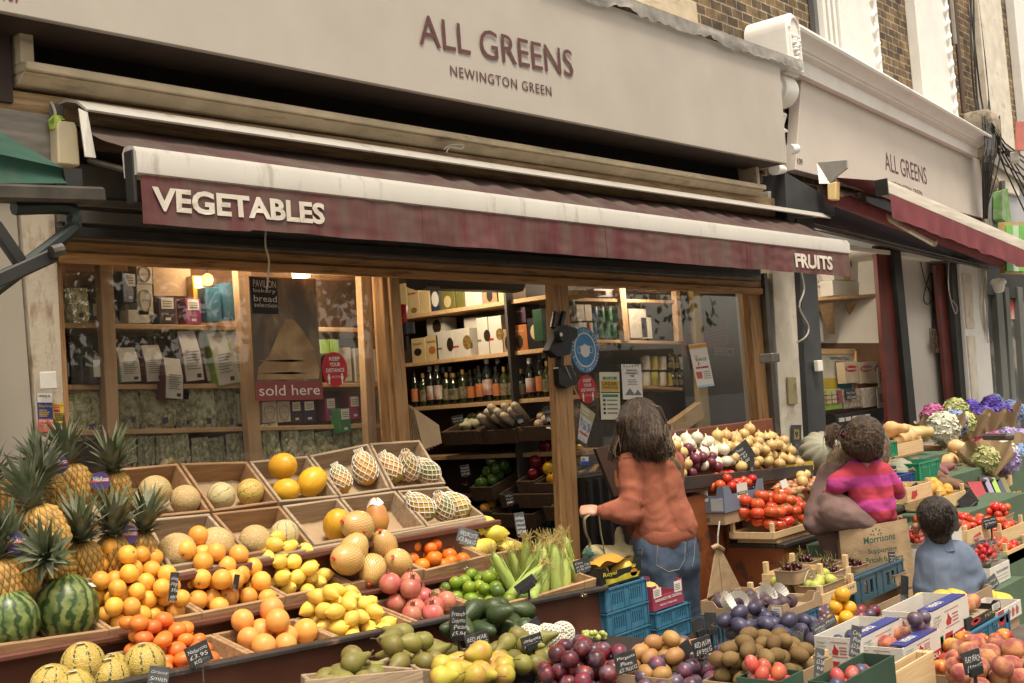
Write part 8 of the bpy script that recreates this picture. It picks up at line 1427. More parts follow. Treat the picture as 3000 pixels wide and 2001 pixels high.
def bouquet(ax,ay,Y,heads,lab,tipx,tipy):
 T=thing("bouquet_wrap",lab,"flower wrap",at(tipx,tipy,Y=Y-.05),"brown paper flower wraps");tip=at(tipx,tipy,Y=Y-.05);c=at(ax,ay,Y=Y);d_=(c-tip).normalized();s1_=d_.orthogonal().normalized();s2_=d_.cross(s1_);L_=(c-tip).length
 MB().grid(lambda u,v:tip+d_*(L_*(.05+.95*v)+.03*v*math.sin(u*38))+(s1_*math.cos(u*6.283*.86)+s2_*math.sin(u*6.283*.86))*(.02+(.19+.02*math.sin(u*31))*v),40,6).build("paper",kraft,T)
 for k,(x,y,dY,col,s_)in enumerate(heads):inst("hyd_"+col,at(x,y,Y=Y+dY),(R(50+10*(k%3)),R(-35+15*(k%3)),R(-30)),s_*1.32,"%s hydrangea head in the %s"%(col,lab.split(' with')[0].replace("brown paper ","")),"hydrangea heads in the "+lab.split(' with')[0].replace("brown paper ",""))
MB()
bouquet(2760,1232,-.75,((2735,1222,.05,"pink",.9),(2762,1255,-.08,"white",1.1),(2792,1240,-.0,"blue",.95)),"nearest brown paper wrap with pink, white and blue heads",2775,1320)
bouquet(2830,1225,-.6,((2800,1204,.05,"green",.95),(2826,1238,-.05,"green",.8),(2852,1242,-.0,"green",.7)),"middle brown paper wrap with lime green heads",2850,1310)
bouquet(2880,1215,-.55,((2845,1200,.1,"violet",.8),(2880,1226,-.0,"violet",1.0),(2868,1208,.1,"green",.6)),"violet brown paper wrap with deep violet heads",2900,1290)
bouquet(2930,1200,-.4,((2905,1190,.1,"violet",.9),(2930,1212,.0,"violet",1.0),(2965,1205,.05,"blue",1.0),(2915,1178,.2,"blue",.7)),"rear brown paper wrap with violet and pale blue heads",2960,1280)
bouquet(2890,1325,-1.3,((2888,1318,.0,"crimson",.9),(2912,1300,.08,"pink",.8),(2888,1345,-.06,"green",.8),(2940,1325,-.0,"white",.85),(2950,1350,-.1,"lilac",.8)),"lower brown paper wrap with crimson, white and lilac heads",2900,1410)
bouquet(2975,1300,-1.2,((2955,1290,.05,"lilac",.9),(2985,1300,.0,"lilac",1.0),(2985,1335,-.05,"blue",.9),(2995,1283,.1,"violet",.7)),"right hand brown paper wrap with lilac heads",2990,1390)
FSX=thing("basket_stand","stand of woven wooden baskets under the flower wraps","stand",at(2800,1330,Y=-.6))
for k in range(3):
 p=at(2775+k*42,1345-k*10,Y=-.72+.1*k);MB().bb((p.x-.2,-.75+.1*k,.3),(p.x+.25,-.45+.1*k,p.z+.12)).build("basket",wood("split_wood_basket",(.36,.25,.14),(.24,.16,.085),'z'),FSX,bevel=.01)
yf=fmat("yellow_flower",(.62,.34,.02),(.55,.22,.02),.6,scale=80);mfl=MB();[mfl.lathe([(.001,-.009),(.013,0),(.001,.009)],6,(rdh.gauss(0,.055),rdh.gauss(0,.055),rdh.gauss(0,.03)))for k in range(70)]
kind('yellow_bunch','yellow_flowers','flowers',(mfl,yf),.06,[("leaves",hl,hleaf)])
for k,(x,y,Y)in enumerate(((2935,1392,-1.15),(2985,1402,-1.2),(2968,1388,-1.1),(2975,1470,-1.5),(2998,1480,-1.5))):inst('yellow_bunch',at(x,y,Y=Y),(R(30),0,k),1,("orange yellow flower bunch under the lilac wrap","orange yellow flower bunch at the right edge, upper","orange yellow flower bunch tucked behind another","orange flower bunch low by the coloured sleeves","orange flower bunch lowest at the right edge")[k])
CH=thing("chiller","black glass fronted chiller counter in the farther shop's recess","counter",at(2500,1300,Y=.2));a,b=at(2418,1215,Y=.3),at(2645,1195,Y=.12)
MB().bb((a.x,.2,a.z-.12),(b.x,.8,a.z)).build("counter_top",black,CH,bevel=.006);MB().bb((a.x,.2,.02),(b.x,.8,.5)).build("base",black,CH);MB().bb((a.x,.75,.5),(b.x,.8,a.z-.121)).build("back",ibrown,CH);MB().bb((a.x,.21,.5),(b.x-.01,.216,a.z-.121)).build("glass_front",clear,CH);MB().bb((b.x-.02,.2,.5),(b.x,.24,a.z-.121)).build("frame",darkmetal,CH)
for k in range(5):MB().bb((a.x+.05+.14*k,.195,a.z-.075),(a.x+.16+.14*k,.1995,a.z-.04)).build("price_strip",paper,CH)
heap('brown_yam',[V((b.x-.5,.3,a.z-.4)),V((b.x-.1,.3,a.z-.4)),V((b.x-.1,.6,a.z-.4)),V((b.x-.5,.6,a.z-.4))],4,"bread roll in the glass chiller","rolls in the chiller",seed=3,lie=1)
def wbox(x0,y0,x1,y1,m,lab,Yb,dep=.25,cat="carton",nm="carton",rz=0):return pbox(x0,y0,x1,y1,Yb,dep,m,nm,lab,cat,"goods in the farther shop's recess",rz=rz)
o,a_,b_,z0,z1=wbox(2385,808,2442,872,iwhite,"white carton lettered Fragile on the high shelf",.6);ftext("Fragile",o,a_,b_,z0,z1,.6,.1,.62,.6,.12,inkb);ftext("zerbrechlich",o,a_,b_,z0,z1,.6,.0,.42,.85,.14,inkb);front(o,a_,b_,z0,z1,.6,.35,0,.6,.25,green_c,"green_tape")
o,a_,b_,z0,z1=wbox(2440,718,2540,822,whitecard,"large white carton with ALTO FRAGILE arrow on the high shelf",.48);ftext("ALTO",o,a_,b_,z0,z1,.48,.2,.5,.22,.06,inkb);ftext("FRAGILE",o,a_,b_,z0,z1,.48,.15,.38,.4,.07,inkb);front(o,a_,b_,z0,z1,.48,.28,.0,.45,.36,yel,"yellow_tape");MB().poly([V((a_+(b_-a_)*u,.4795,z0+(z1-z0)*v))for u,v in((.5,.42),(.53,.42),(.53,.56),(.57,.56),(.515,.66),(.46,.56),(.5,.56))],(0,-.001,0)).build("arrow_print",inkb,o)
wbox(2440,824,2562,868,whitecard,"low white carton under the ALTO carton",.47)
SHF=thing("wall_shelf","pine wall shelf on two brackets in the farther shop's recess","shelf",at(2480,875,Y=.5));a,b=at(2383,882,Y=.5),at(2582,868,Y=.3);MB().slab([a,b,b+V((.2,.35,0)),a+V((.1,.35,0))],(0,0,.03)).build("shelf",pine,SHF,bevel=.003)
for x0 in(2398,2478):MB().poly([at(x0,890,Y=.52),at(x0+42,888,Y=.48),at(x0+48,978,Y=.62),at(x0+28,978,Y=.62)],(0.03,.02,0)).build("bracket",pine,SHF)
o=wbox(2388,912,2410,1002,whitecard,"stack of white packets on the left of the recess",.62)[0]
T,q=sheet(2400,1030,2500,1150,.4,mat("pale_poster",(.55,.50,.40),.6),"framed_poster","framed poster reading NEWINGTON GREEN fruit and vegetables","poster");stext(T,q,"NEWINGTON",.3,.80,.55,.08,inkb,.02);stext(T,q,"GREEN",.45,.69,.32,.08,inkb,.02);spatch(T,q,.05,.0,.5,.35,yel,"picture_print");spatch(T,q,.5,.0,.95,.25,bluep,"picture_print");MB().bar(q[2]+V((0,-.01,0)),q[3]+V((0,-.01,0)),.02,.05).build("frame",pine,T);MB().bar(q[1]+V((0,-.01,0)),q[2]+V((0,-.01,0)),.05,.02).build("frame",pine,T)
bis_=mat("biscuit_pack",(.50,.40,.26),.5,bump=.2,bscale=20)
for k,(x0,x1)in enumerate(((2475,2515),(2518,2560),(2560,2585))):
 o,a_,b_,z0,z1=wbox(x0,1060,x1,1122,bis_,("biscuit pack with red oval, left of three","biscuit pack with red oval, middle of three","biscuit pack with red oval, right of three")[k],.30,.08);MB().poly([V(((a_+b_)/2+(b_-a_)*.42*math.cos(t*.4),.299,z0+(z1-z0)*(.68+.16*math.sin(t*.4))))for t in range(16)],(0,-.001,0)).build("red_oval",signred,o);ftext("Bonomi",o,a_,b_,z0,z1,.2975,.15,.62,.7,.12,paper,.01)if k<2 else None
for k,(x0,y0,x1,y1,m,lab)in enumerate(((2412,1140,2466,1200,lime_c,"lime based tray of small gift boxes on the chiller"),(2470,1140,2525,1195,mat("film_brown",(.25,.18,.12),.2,(.4,.36,.3),scale=30),"film wrapped cakes behind a black card on the chiller"),(2528,1135,2575,1192,mat("film_tan",(.36,.29,.2),.2,(.45,.42,.36),scale=30),"film wrapped cakes in the middle of the chiller"),(2600,1140,2635,1185,mat("film_pale",(.4,.36,.3),.2),"clear film parcel at the chiller's right end"),(2572,1076,2602,1136,paper,"white printed card standing above another on the chiller"),(2570,1138,2605,1194,paper,"white printed card sloping on the chiller"))):
 o,a_,b_,z0,z1=wbox(x0,y0,x1,y1,m,lab,.24-.01*k,.1 if m is not paper else.004)
 if m is paper:[front(o,a_,b_,z0,z1,.24-.01*k,.2,.3+.12*j,.8,.36+.12*j,ink2,"print_line")for j in range(4)]
 if k==0:
  for j in range(9):front(o,a_,b_,z0,z1,.24,.08+.3*(j%3),.3+.22*(j//3),.32+.3*(j%3),.48+.22*(j//3),(goldc,bis_,pink)[j%3],"gift_box",.02)
sign(2492,1155,.2,38,30,["Amber Organic","£4.25 each"],"black card on the film wrapped cakes",yaw=15,clip=None)
EB=tag(MB().box(at(2398,1072,Y=-.16),(.09,.04,.09)).build("switch_box",iwhite,bevel=.006),"small cream switch box on the charcoal pilaster","switch box");
cb=thing("cable_coil","coil of brown cable hanging on the pale grey panel","cable",at(2735,1000,Y=.13))
for k in range(5):c=at(2736,998,Y=.14-.01*k);MB().tube([c+V((.075*(1+.06*k)*math.cos(t*.314),0,.11*(1+.04*k)*math.sin(t*.314+k)))for t in range(21)],.007,5).build("cable_turn",mat("brown_cable",(.14,.10,.065),.5),cb)
tag(MB().tube([at(2697,768,Y=.14),at(2712,830,Y=.13),at(2732,870,Y=.13),at(2718,892,Y=.13),at(2706,870,Y=.13),at(2730,800,Y=.14),at(2733,960,Y=.14)],.006,5).build("loose_cable",cableb),"loose dark cable looping on the pale grey panel","cable")
tag(MB().tube([at(2779,770,Y=-.04),at(2780,850,Y=-.05),at(2798,918,Y=-.05),at(2804,900,Y=-.05),at(2790,880,Y=-.05)],.006,5).build("hanging_cable",cable),"pale cable hanging down the second red post","cable")
MP=thing("meter_box","yellowed metal plate screwed to the peeling pilaster","plate",at(2318,1150,Y=-.08));MB().slab([at(2308,1184,Y=-.08),at(2334,1184,Y=-.08),at(2328,1106,Y=-.08),at(2304,1106,Y=-.08)],(0,-.012,0)).build("plate",mat("brass_plate",(.40,.33,.17),.5,dirt=(.1,.08,.05),dscale=8),MP)
T,q=sheet(2318,1245,2348,1330,-.085,mat("worn_slate_plate",(.10,.10,.095),.7,vary=.4,dirt=(.3,.28,.22),dscale=9),"number_plate","worn dark plate with a yellowed number 9 on the pilaster","plate");spatch(T,q,.25,.5,.75,.85,mat("number_yellow",(.36,.26,.10),.6),"number_panel");stext(T,q,"9",.36,.56,.28,.22,inkb,.03)
# ---------------------------------------------------------------- people
from mathutils.bvhtree import BVHTree
def atd(x,y,d):return CAM+(FW+RT*((x-CX)/F)+UP*((CY-y)/F))*d
def blob(name,caps,m,parent=None,vox=.012,smooth=6,fold=0,fs=9,loc=None):
 """one continuous surface grown over tapered limbs: caps = (p, r, q, r2)"""
 mb=MB()
 for p,r1,q,r2 in caps:
  p,q=V(p),V(q);L_=(q-p).length;n=12;d=(q-p).normalized()if L_>1e-6 else ZA;a=d.orthogonal().normalized();b=d.cross(a);rs=[]
  for i in range(n+1):
   t=-math.pi/2+math.pi*i/n;h=i/n;c,r=(p,r1)if i<=n//2 else(q,r2);off=d*(math.sin(t)*r)
   rs.append([c+off+(a*math.cos(k*.5236)+b*math.sin(k*.5236))*max(1e-4,math.cos(t)*r)for k in range(12)])
   if i==n//2:rs.append([q+(a*math.cos(k*.5236)+b*math.sin(k*.5236))*r2 for k in range(12)])
  mb.rings(rs)
 o=mb.build(name,m);mo=o.modifiers.new("r",'REMESH');mo.mode='VOXEL';mo.voxel_size=vox
 ms=o.modifiers.new("s",'SMOOTH');ms.factor=.5;ms.iterations=smooth
 dg=bpy.context.evaluated_depsgraph_get();me=bpy.data.meshes.new_from_object(o.evaluated_get(dg));o.modifiers.clear();old=o.data;o.data=me;bpy.data.meshes.remove(old);me.name=name
 if fold:
  me.update()
  for v in me.vertices:
   c=v.co;k=noise.noise(V((c.x*fs+c.z*fs*.5,c.y*fs,c.z*fs*1.6)))+.6*noise.noise(V((c.x*fs*2.3,c.y*fs*2.3,c.z*fs*3+7)))
   v.co=c+v.normal*(fold*.55*(1-abs(k)*2.6))
 if not me.materials:me.materials.append(m)
 me.polygons.foreach_set('use_smooth',[True]*len(me.polygons));me.update()
 if loc is not None:
  me.transform(Matrix.Translation(-V(loc)));o.location=loc
 if parent:adopt(o,parent)
 return o
def surf(o):me=o.data;M=Matrix.Translation(o.location)if not o.parent else Matrix.Identity(4);return BVHTree.FromPolygons([M@v.co for v in me.vertices],[list(p.vertices)for p in me.polygons])
def onto(bv,pts,lift=.002):
 out=[]
 for x,y in pts:
  d=(atd(x,y,1)-CAM).normalized();h=bv.ray_cast(CAM,d)
  if h[0]:out.append(h[0]-d*lift)
 return out
def fine(pts,n=5):return[(a[0]+(b[0]-a[0])*i/n,a[1]+(b[1]-a[1])*i/n)for a,b in zip(pts,pts[1:])for i in range(n)]+[pts[-1]]
def hand(P,d,u,s=1.0):
 d,u=d.normalized(),u.normalized();w_=d.cross(u);c=[(P-w_*.022*s,.016*s,P+w_*.022*s+d*.01*s,.016*s),(P+d*.03*s-w_*.018*s,.014*s,P+d*.03*s+w_*.02*s,.014*s)]
 for i,L_ in enumerate((.030,.036,.034,.026)):
  b=P+d*.045*s+w_*(-.027+.018*i)*s;k=b+d*L_*.7*s+u*.008*s;e=k+u*L_*.8*s-d*.006*s;c+=[(b,.0092*s,k,.0085*s),(k,.0085*s,e,.0075*s)]
 t=P-w_*.03*s;c+=[(t,.011*s,t+d*.03*s-w_*.012*s+u*.012*s,.0095*s),(t+d*.03*s-w_*.012*s+u*.012*s,.0092*s,t+d*.045*s+u*.03*s,.008*s)];return c
skin=mat("skin",(.50,.27,.17),.5,(.44,.21,.13),scale=20,sss=.15);skin2=mat("tan_skin",(.30,.155,.09),.5,(.25,.12,.07),scale=20,sss=.15)
def hairmat(n,a,b):return mat(n,a,.42,b,scale=9,lo=.42,hi=.68,stretch=(7,7,.7),bump=.8,bscale=28,bdist=.012)
def face(o,C,f,up,s,sm):
 f,up=f.normalized(),up.normalized();r=f.cross(up);w_=mat("eye_white",(.6,.58,.54),.3);i_=mat("iris",(.05,.03,.02),.3);lp=mat("lips",(.35,.12,.10),.5)
 for k in(-1,1):
  e=C+f*.088*s+r*k*.032*s;MB().lathe([(.001,-.011*s),(.009*s,-.006*s),(.012*s,0),(.009*s,.006*s),(.001,.011*s)],10,e).build("eye",w_,o,smooth=True);MB().lathe([(.001,-.006*s),(.005*s,0),(.001,.006*s)],8,e+f*.009*s).build("iris",i_,o)
 MB().tube([C+f*.103*s-up*.052*s-r*.022*s,C+f*.108*s-up*.05*s,C+f*.103*s-up*.052*s+r*.022*s],.005*s,6).build("mouth",lp,o)
def headcaps(C,f,up,s,er=.092):f,up=f.normalized(),up.normalized();r=f.cross(up);return[(C+up*.025*s,.098*s,C+up*.02*s-f*.025*s,.10*s),(C+f*.03*s-up*.03*s,.078*s,C+f*.045*s-up*.075*s,.05*s),(C+f*.098*s-up*.005*s,.011*s,C+f*.108*s-up*.025*s,.015*s)]+[(C+r*k*er*s-up*.012*s-f*.012*s,.021*s,C+r*k*(er-.01)*s-up*.05*s,.013*s)for k in(-1,1)]
def ground(x,y,d):p=atd(x,y,d);return V((p.x,p.y,.04))
D=(at(1930,1480,Y=-1.05)-CAM).dot(FW);A=lambda x,y,d=0.0:atd(x,y,D+d)
hips=A(1955,1600,.05);lf=ground(1950,1800,D);fd=(A(1700,1400,.4)-A(1880,1400)).normalized();C=A(1868,1240,.06)
hv=A(1742,1497,-.03)
W=blob("person",headcaps(C,V((-.55,.8,-.25)),V((-.1,.1,1)),.92)+[(A(1880,1270,.05),.055,A(1890,1330,.05),.06),(A(1890,1370,.06),.08,A(1950,1570,.06),.09),(A(1840,1355,.02),.05,A(1842,1490,-.04),.045),(A(1842,1490,-.04),.042,A(1768,1497,-.03),.03),(A(1768,1497,-.03),.028,A(1752,1497,-.03),.026),(A(1960,1350,.1),.05,A(1960,1480,.2),.045),(A(1960,1480,.2),.042,A(1890,1500,.3),.03),(A(1920,1640,.03),.08,lf+ZA*.45+V((.05,0,0)),.06),(lf+ZA*.45+V((.05,0,0)),.058,lf+V((.1,.02,.06)),.04),(A(1990,1640,.1),.08,A(2010,1840,.16),.06),(A(2010,1840,.16),.058,ground(2040,1900,D+.22)+ZA*.06,.04),(lf+V((.1,.02,0)),.045,lf+V((0,.14,0)),.04)]+hand(hv,A(1725,1496,-.03)-A(1760,1500,-.03),V((.3,.5,-.6)),1.0),skin,vox=.008,smooth=3,loc=V((lf.x,lf.y,0)))
tag(W,"woman in a rust sweatshirt and blue jeans seen from behind by the doorway","person");face(W,C,V((-.55,.8,-.25)),V((-.1,.1,1)),.92,skin)
rust=mat("rust_sweatshirt",(.33,.105,.058),.9,vary=.1,scale=6,bump=.55,bscale=8,bdist=.03,stretch=(1.4,1.4,.6));cuffm=mat("rust_rib",(.30,.093,.05),.9,bump=.5,bscale=260,bdist=.003)
SW=blob("sweatshirt",[(A(1880,1365,.03),.10,A(1905,1470,.03),.098),(A(1935,1365,.06),.10,A(1955,1470,.05),.098),(A(1905,1470,.03),.098,A(1925,1550,.03),.112),(A(1955,1470,.05),.098,A(1980,1540,.06),.112),(A(1862,1345,.02),.07,A(1950,1345,.07),.075),(A(1850,1355,0),.068,A(1848,1480,-.05),.057),(A(1846,1483,-.05),.056,A(1775,1500,-.04),.042),(A(1846,1505,-.05),.06,A(1815,1508,-.05),.05),(A(1965,1360,.1),.075,A(1965,1480,.2),.062),(A(1965,1480,.2),.06,A(1905,1500,.28),.045)],rust,W,fold=.007,fs=7,smooth=4,vox=.010)
blob("hem_band",[(A(1898,1576,.03),.078,A(1925,1574,.0),.09),(A(1925,1574,.0),.09,A(1985,1556,.05),.098),(A(1940,1562,.1),.09,A(1988,1552,.1),.095)],cuffm,W,smooth=4,vox=.010)
blob("cuff",[(A(1780,1500,-.04),.040,A(1764,1498,-.035),.036)],cuffm,W,vox=.008)
bvS=surf(SW);MB().tube(onto(bvS,fine([(1826,1342),(1870,1338),(1890,1375),(1888,1420),(1876,1470)]),.0005),.0035,5).build("sleeve_seam",cuffm,W)
MB().tube(onto(bvS,fine([(1935,1318),(1960,1335),(1985,1360),(1996,1385)]),.003),.013,6,flat=.25).build("bag_strap",mat("olive_strap",(.13,.12,.055),.8),W)
denim=mat("denim",(.045,.066,.105),.85,(.085,.115,.165),scale=4,lo=.4,hi=.75,bump=.35,bscale=260,bdist=.002,stretch=(1,1,.6))
JN=blob("jeans",[(A(1915,1605,.02),.108,A(1925,1650,.02),.112),(A(1985,1595,.06),.105,A(1992,1645,.06),.110),(A(1900,1600,.1),.10,A(1960,1600,.15),.10),(A(1922,1650,.02),.112,lf+ZA*.5+V((.03,0,0)),.085),(lf+ZA*.5+V((.03,0,0)),.085,lf+V((.1,.02,.07)),.07),(A(1988,1650,.08),.108,A(2005,1790,.14),.085),(A(2005,1790,.14),.085,ground(2040,1900,D+.22)+ZA*.1,.07)],denim,W,fold=.004,fs=8,smooth=5,vox=.010)
bvJ=surf(JN);st=mat("denim_stitch",(.30,.27,.20),.8);dk_=mat("denim_seam",(.05,.08,.14),.9)
for k,pl_ in enumerate(([(1928,1588),(1968,1590),(2008,1588)],[(1928,1588),(1922,1655),(1958,1675),(1990,1668),(2006,1640),(2008,1588)],[(2036,1584),(2048,1582)],[(2036,1584),(2034,1630),(2028,1660)],[(1866,1608),(1882,1606),(1880,1630)])):
 q=onto(bvJ,fine(pl_),.001);(MB().tube(q,.0016,4).build("pocket_stitch",st,W)if len(q)>3 else None)
q=onto(bvJ,fine([(2012,1580),(2016,1620),(2000,1660),(1975,1720)]),.001);MB().tube(q,.003,4).build("seat_seam",dk_,W)if len(q)>3 else None
MB().bb(lf+V((-.02,-.04,-.038)),lf+V((.13,.2,.03))).build("shoe",black,W,bevel=.02)
hb=hairmat("brown_hair",(.020,.011,.007),(.055,.033,.019))
HR=blob("hair",[(C+V((.01,-.01,.028)),.108,C+V((.02,-.03,-.02)),.106),(A(1870,1235,0),.10,A(1893,1290,-.03),.094),(A(1850,1250,.02),.088,A(1838,1310,.0),.04),(A(1895,1290,-.02),.09,A(1920,1318,-.03),.062),(A(1925,1250,.05),.055,A(1952,1312,.02),.04),(A(1842,1215,.06),.05,A(1828,1305,.03),.034),(A(1915,1220,.14),.055,A(1950,1300,.09),.036),(A(1955,1310,.03),.03,A(1962,1325,.03),.015),(A(1870,1300,-.03),.06,A(1885,1322,-.05),.03),(A(1830,1300,.02),.03,A(1812,1335,.02),.012)],hb,W,fold=.003,fs=16,smooth=6,vox=.009)
bvH=surf(HR);rh=random.Random(8);mb=MB()
for k in range(260):
 x=rh.uniform(1806,1954);w_=rh.uniform(-7,9);s_=-1 if x<1832 else 1;P_=[(1864+(x-1880)*.2,1163+abs(x-1876)*.15),(1878+(x-1880)*.8,1192),(x,1235),(x+s_*5+w_*.5,1270),(x+s_*14+w_,1303),(x+s_*20+w_*1.6,1322+rh.uniform(-8,22)),(x+s_*(24+w_),1332+rh.uniform(-6,26))];q=[];dp=None
 for x_,y_ in fine(P_,3):
  d=(atd(x_,y_,1)-CAM).normalized();h=bvH.ray_cast(CAM,d)
  if h[0]and(dp is None or abs((h[0]-CAM).dot(FW)-dp)<.06):dp=(h[0]-CAM).dot(FW);q.append(h[0]-d*rh.uniform(.001,.006))
  elif dp:q.append(atd(x_,y_,dp-.004))
 if len(q)>8:mb.cur=rh.choice((0,0,1,1,2));mb.tube(q,[.0015]+[.0042]*(len(q)-4)+[.003,.0018,.0006],4,flat=.4)
mb.build("hair_strands",[hairmat("dark_brown_strand",(.018,.010,.006),(.04,.024,.014)),hairmat("mid_brown_strand",(.035,.020,.011),(.075,.046,.027)),hairmat("light_brown_strand",(.07,.043,.024),(.13,.085,.05))],HR,smooth=True);mb=MB()
for k in range(26):x=rh.choice([1806,1812,1960,1940,1920,1890]);y=rh.uniform(1300,1330);mb.tube([A(x+10,y-60,.0),A(x+rh.uniform(-6,6),y-25,-.02),A(x+rh.uniform(-14,14),y+8,-.03),A(x+rh.uniform(-22,20),y+26,-.02)],[.004,.003,.002,.0006],4)
mb.build("loose_ends",hairmat("ombre_end",(.16,.105,.065),(.26,.18,.115)),HR,smooth=True)
mb=MB();[mb.lathe([(.001,-.004),(.004,0),(.001,.004)],6,hv+(A(1768,1500,-.03)-hv)*.6+V((0,.0,.0))+(UP*math.cos(k*.6)+FW*math.sin(k*.6))*.030)for k in range(11)];mb.build("bead_bracelet",black,W)
toteM=mat("tan_tote",(.33,.28,.15),.85,vary=.1,scale=5,bump=.4,bscale=14,bdist=.02,dirt=(.03,.10,.07),dscale=5,dlo=.60,dhi=.62)
TT=thing("tote_bag","tan cloth tote bag with green leaf print hanging from the woman's hand","bag",A(1790,1660))
blob("bag_body",[(A(1735,1625,-.02),.05,A(1800,1640,.02),.07),(A(1800,1640,.02),.07,A(1845,1625,.05),.05),(A(1745,1680,0),.07,A(1830,1690,.04),.08),(A(1820,1600,.05),.03,A(1812,1555,.08),.02)],toteM,TT,fold=.012,fs=9,vox=.012)
for q in([(1726,1505),(1712,1520),(1716,1560),(1728,1590),(1722,1630)],[(1755,1512),(1760,1560),(1766,1590),(1775,1640)]):MB().tube([A(x,y,-.05)for x,y in q],.014,6,flat=.25).build("handle",toteM,TT)
BC=thing("black_cabinet","black ribbed cabinet beside the door post behind the tote bag","cabinet",at(1760,1500,Y=-.3));a,b=at(1706,1400,Y=-.12),at(1850,1400,Y=-.12);MB().bb((a.x+.02,-.12,.02),(b.x,-.03,a.z)).build("body",black,BC)
for k in range(4):MB().bb((a.x+.04+.09*k,-.145,.05),(a.x+.06+.09*k,-.121,a.z-.02)).build("rib",darkmetal,BC)
BP=tag(MB().slab([at(1800,1455,Y=-.35),at(1850,1440,Y=-.35),at(1810,1300,Y=-.35),at(1745,1315,Y=-.35)],(0,.02,0)).build("tilted_board",mat("worn_brown_board",(.06,.03,.02),.6,(.25,.09,.03),scale=4,lo=.6,hi=.63)),"dark brown tilted board with worn orange patch before the woman","board")
D=(at(2520,1450,Y=-1.75)-CAM).dot(FW)
mauve=mat("mauve_hoodie",(.185,.115,.10),.9,vary=.1,bump=.55,bscale=8,bdist=.03,stretch=(1.3,1.3,.6));mf=ground(2470,1650,D+.2);Cm=A(2552,1318,.26)
M_=blob("person",headcaps(Cm,V((.8,.25,-.3)),ZA,.95)+[(A(2530,1350,.25),.05,A(2520,1400,.22),.06),(A(2490,1440,.2),.12,A(2490,1600,.22),.12),(A(2430,1400,.14),.05,A(2395,1520,.08),.045),(A(2395,1520,.08),.042,A(2540,1515,-.02),.03),(A(2560,1400,.3),.05,A(2600,1500,.3),.04),(A(2470,1640,.2),.09,mf+ZA*.45,.06),(mf+ZA*.45,.06,mf+ZA*.05,.045),(A(2530,1640,.3),.09,mf+V((.12,.1,.45)),.06),(mf+V((.12,.1,.45)),.06,mf+V((.12,.1,.05)),.045)]+hand(A(2548,1515,-.02),A(2580,1518,-.02)-A(2540,1512,-.02),UP,.95),skin2,vox=.010,smooth=3,loc=V((mf.x,mf.y,0)))
tag(M_,"woman in a mauve hoodie carrying the child in the striped pink top","person");face(M_,Cm,V((.8,.25,-.3)),ZA,.95,skin2)
blob("hoodie",[(A(2470,1410,.17),.11,A(2480,1560,.2),.13),(A(2540,1420,.28),.11,A(2540,1560,.3),.12),(A(2440,1395,.12),.085,A(2400,1500,.06),.078),(A(2400,1500,.06),.078,A(2392,1530,.03),.07),(A(2400,1525,.03),.068,A(2450,1505,-.05),.085),(A(2450,1505,-.05),.09,A(2545,1528,-.04),.055),(A(2440,1480,.0),.085,A(2500,1510,-.02),.075),(A(2440,1560,.12),.09,A(2450,1600,.14),.085),(A(2480,1370,.17),.06,A(2450,1385,.12),.07)],mauve,M_,fold=.009,fs=7,vox=.011,smooth=4)
blob("leggings",[(A(2462,1590,.16),.10,mf+ZA*.5,.075),(mf+ZA*.5,.075,mf+ZA*.1,.055),(A(2520,1600,.26),.10,mf+V((.12,.1,.5)),.075),(mf+V((.12,.1,.5)),.075,mf+V((.12,.1,.1)),.055)],mat("grey_leggings",(.22,.20,.20),.85,vary=.1,bump=.2,bscale=60),M_,fold=.003,vox=.011)
for o_ in(V((0,0,0)),V((.12,.1,0))):MB().bb(mf+o_+V((-.06,-.05,-.038)),mf+o_+V((.14,.06,.03))).build("shoe",black,M_,bevel=.02)
hm_=blob("hair",[(Cm+ZA*.03,.105,Cm-ZA*.02,.10),(A(2520,1310,.2),.08,A(2450,1345,.14),.05),(A(2470,1330,.16),.06,A(2430,1368,.12),.03)],hairmat("ash_hair",(.12,.085,.055),(.28,.21,.14)),M_,fold=.006,fs=16,vox=.010);mb=MB()
for k in range(40):x=2420+rh.uniform(0,60);mb.tube([A(2480+rh.uniform(-10,20),1300+rh.uniform(-8,20),.1),A(x+20,1318+rh.uniform(-12,14),.08),A(x,1345+rh.uniform(-12,12),.08),A(x-8,1372+rh.uniform(-10,10),.08)],[.001,.002,.002,.0005],4)
mb.build("loose_strands",hairmat("blonde_strand",(.30,.22,.13),(.42,.33,.21)),hm_,smooth=True)
Cc=A(2528,1290,-.02);fc=V((.62,.75,-.25));base=A(2560,1530,0)
CH_=blob("person",headcaps(Cc,fc,V((-.05,0,1)),.86)+[(A(2530,1330,.0),.042,A(2532,1365,.0),.05),(A(2535,1395,0),.05,A(2565,1490,0),.055),(A(2480,1395,-.02),.035,A(2425,1440,.0),.028),(A(2425,1440,.0),.027,A(2432,1462,.04),.024),(A(2600,1390,.03),.035,A(2640,1440,.08),.028),(A(2550,1510,.05),.06,A(2490,1560,.15),.045),(A(2580,1510,.05),.06,A(2600,1560,.2),.045)]+hand(A(2436,1468,.06),V((.4,.3,-.4)),V((.6,.3,.3)),.6),skin2,vox=.008,smooth=3,loc=base)
tag(CH_,"small child in a pink and red striped top carried on the woman's arm","person");face(CH_,Cc,fc,V((-.05,0,1)),.86,skin2)
jm=mat("striped_jersey",(.42,.045,.21),.9,(.36,.04,.17),scale=20,bump=.5,bscale=10,bdist=.02);N_,L,p=nodes_of(jm);src=p.inputs["Base Color"].links[0].from_socket;tc=N_.new("ShaderNodeTexCoord");sx=N_.new("ShaderNodeSeparateXYZ");L.new(tc.outputs["Object"],sx.inputs[0])
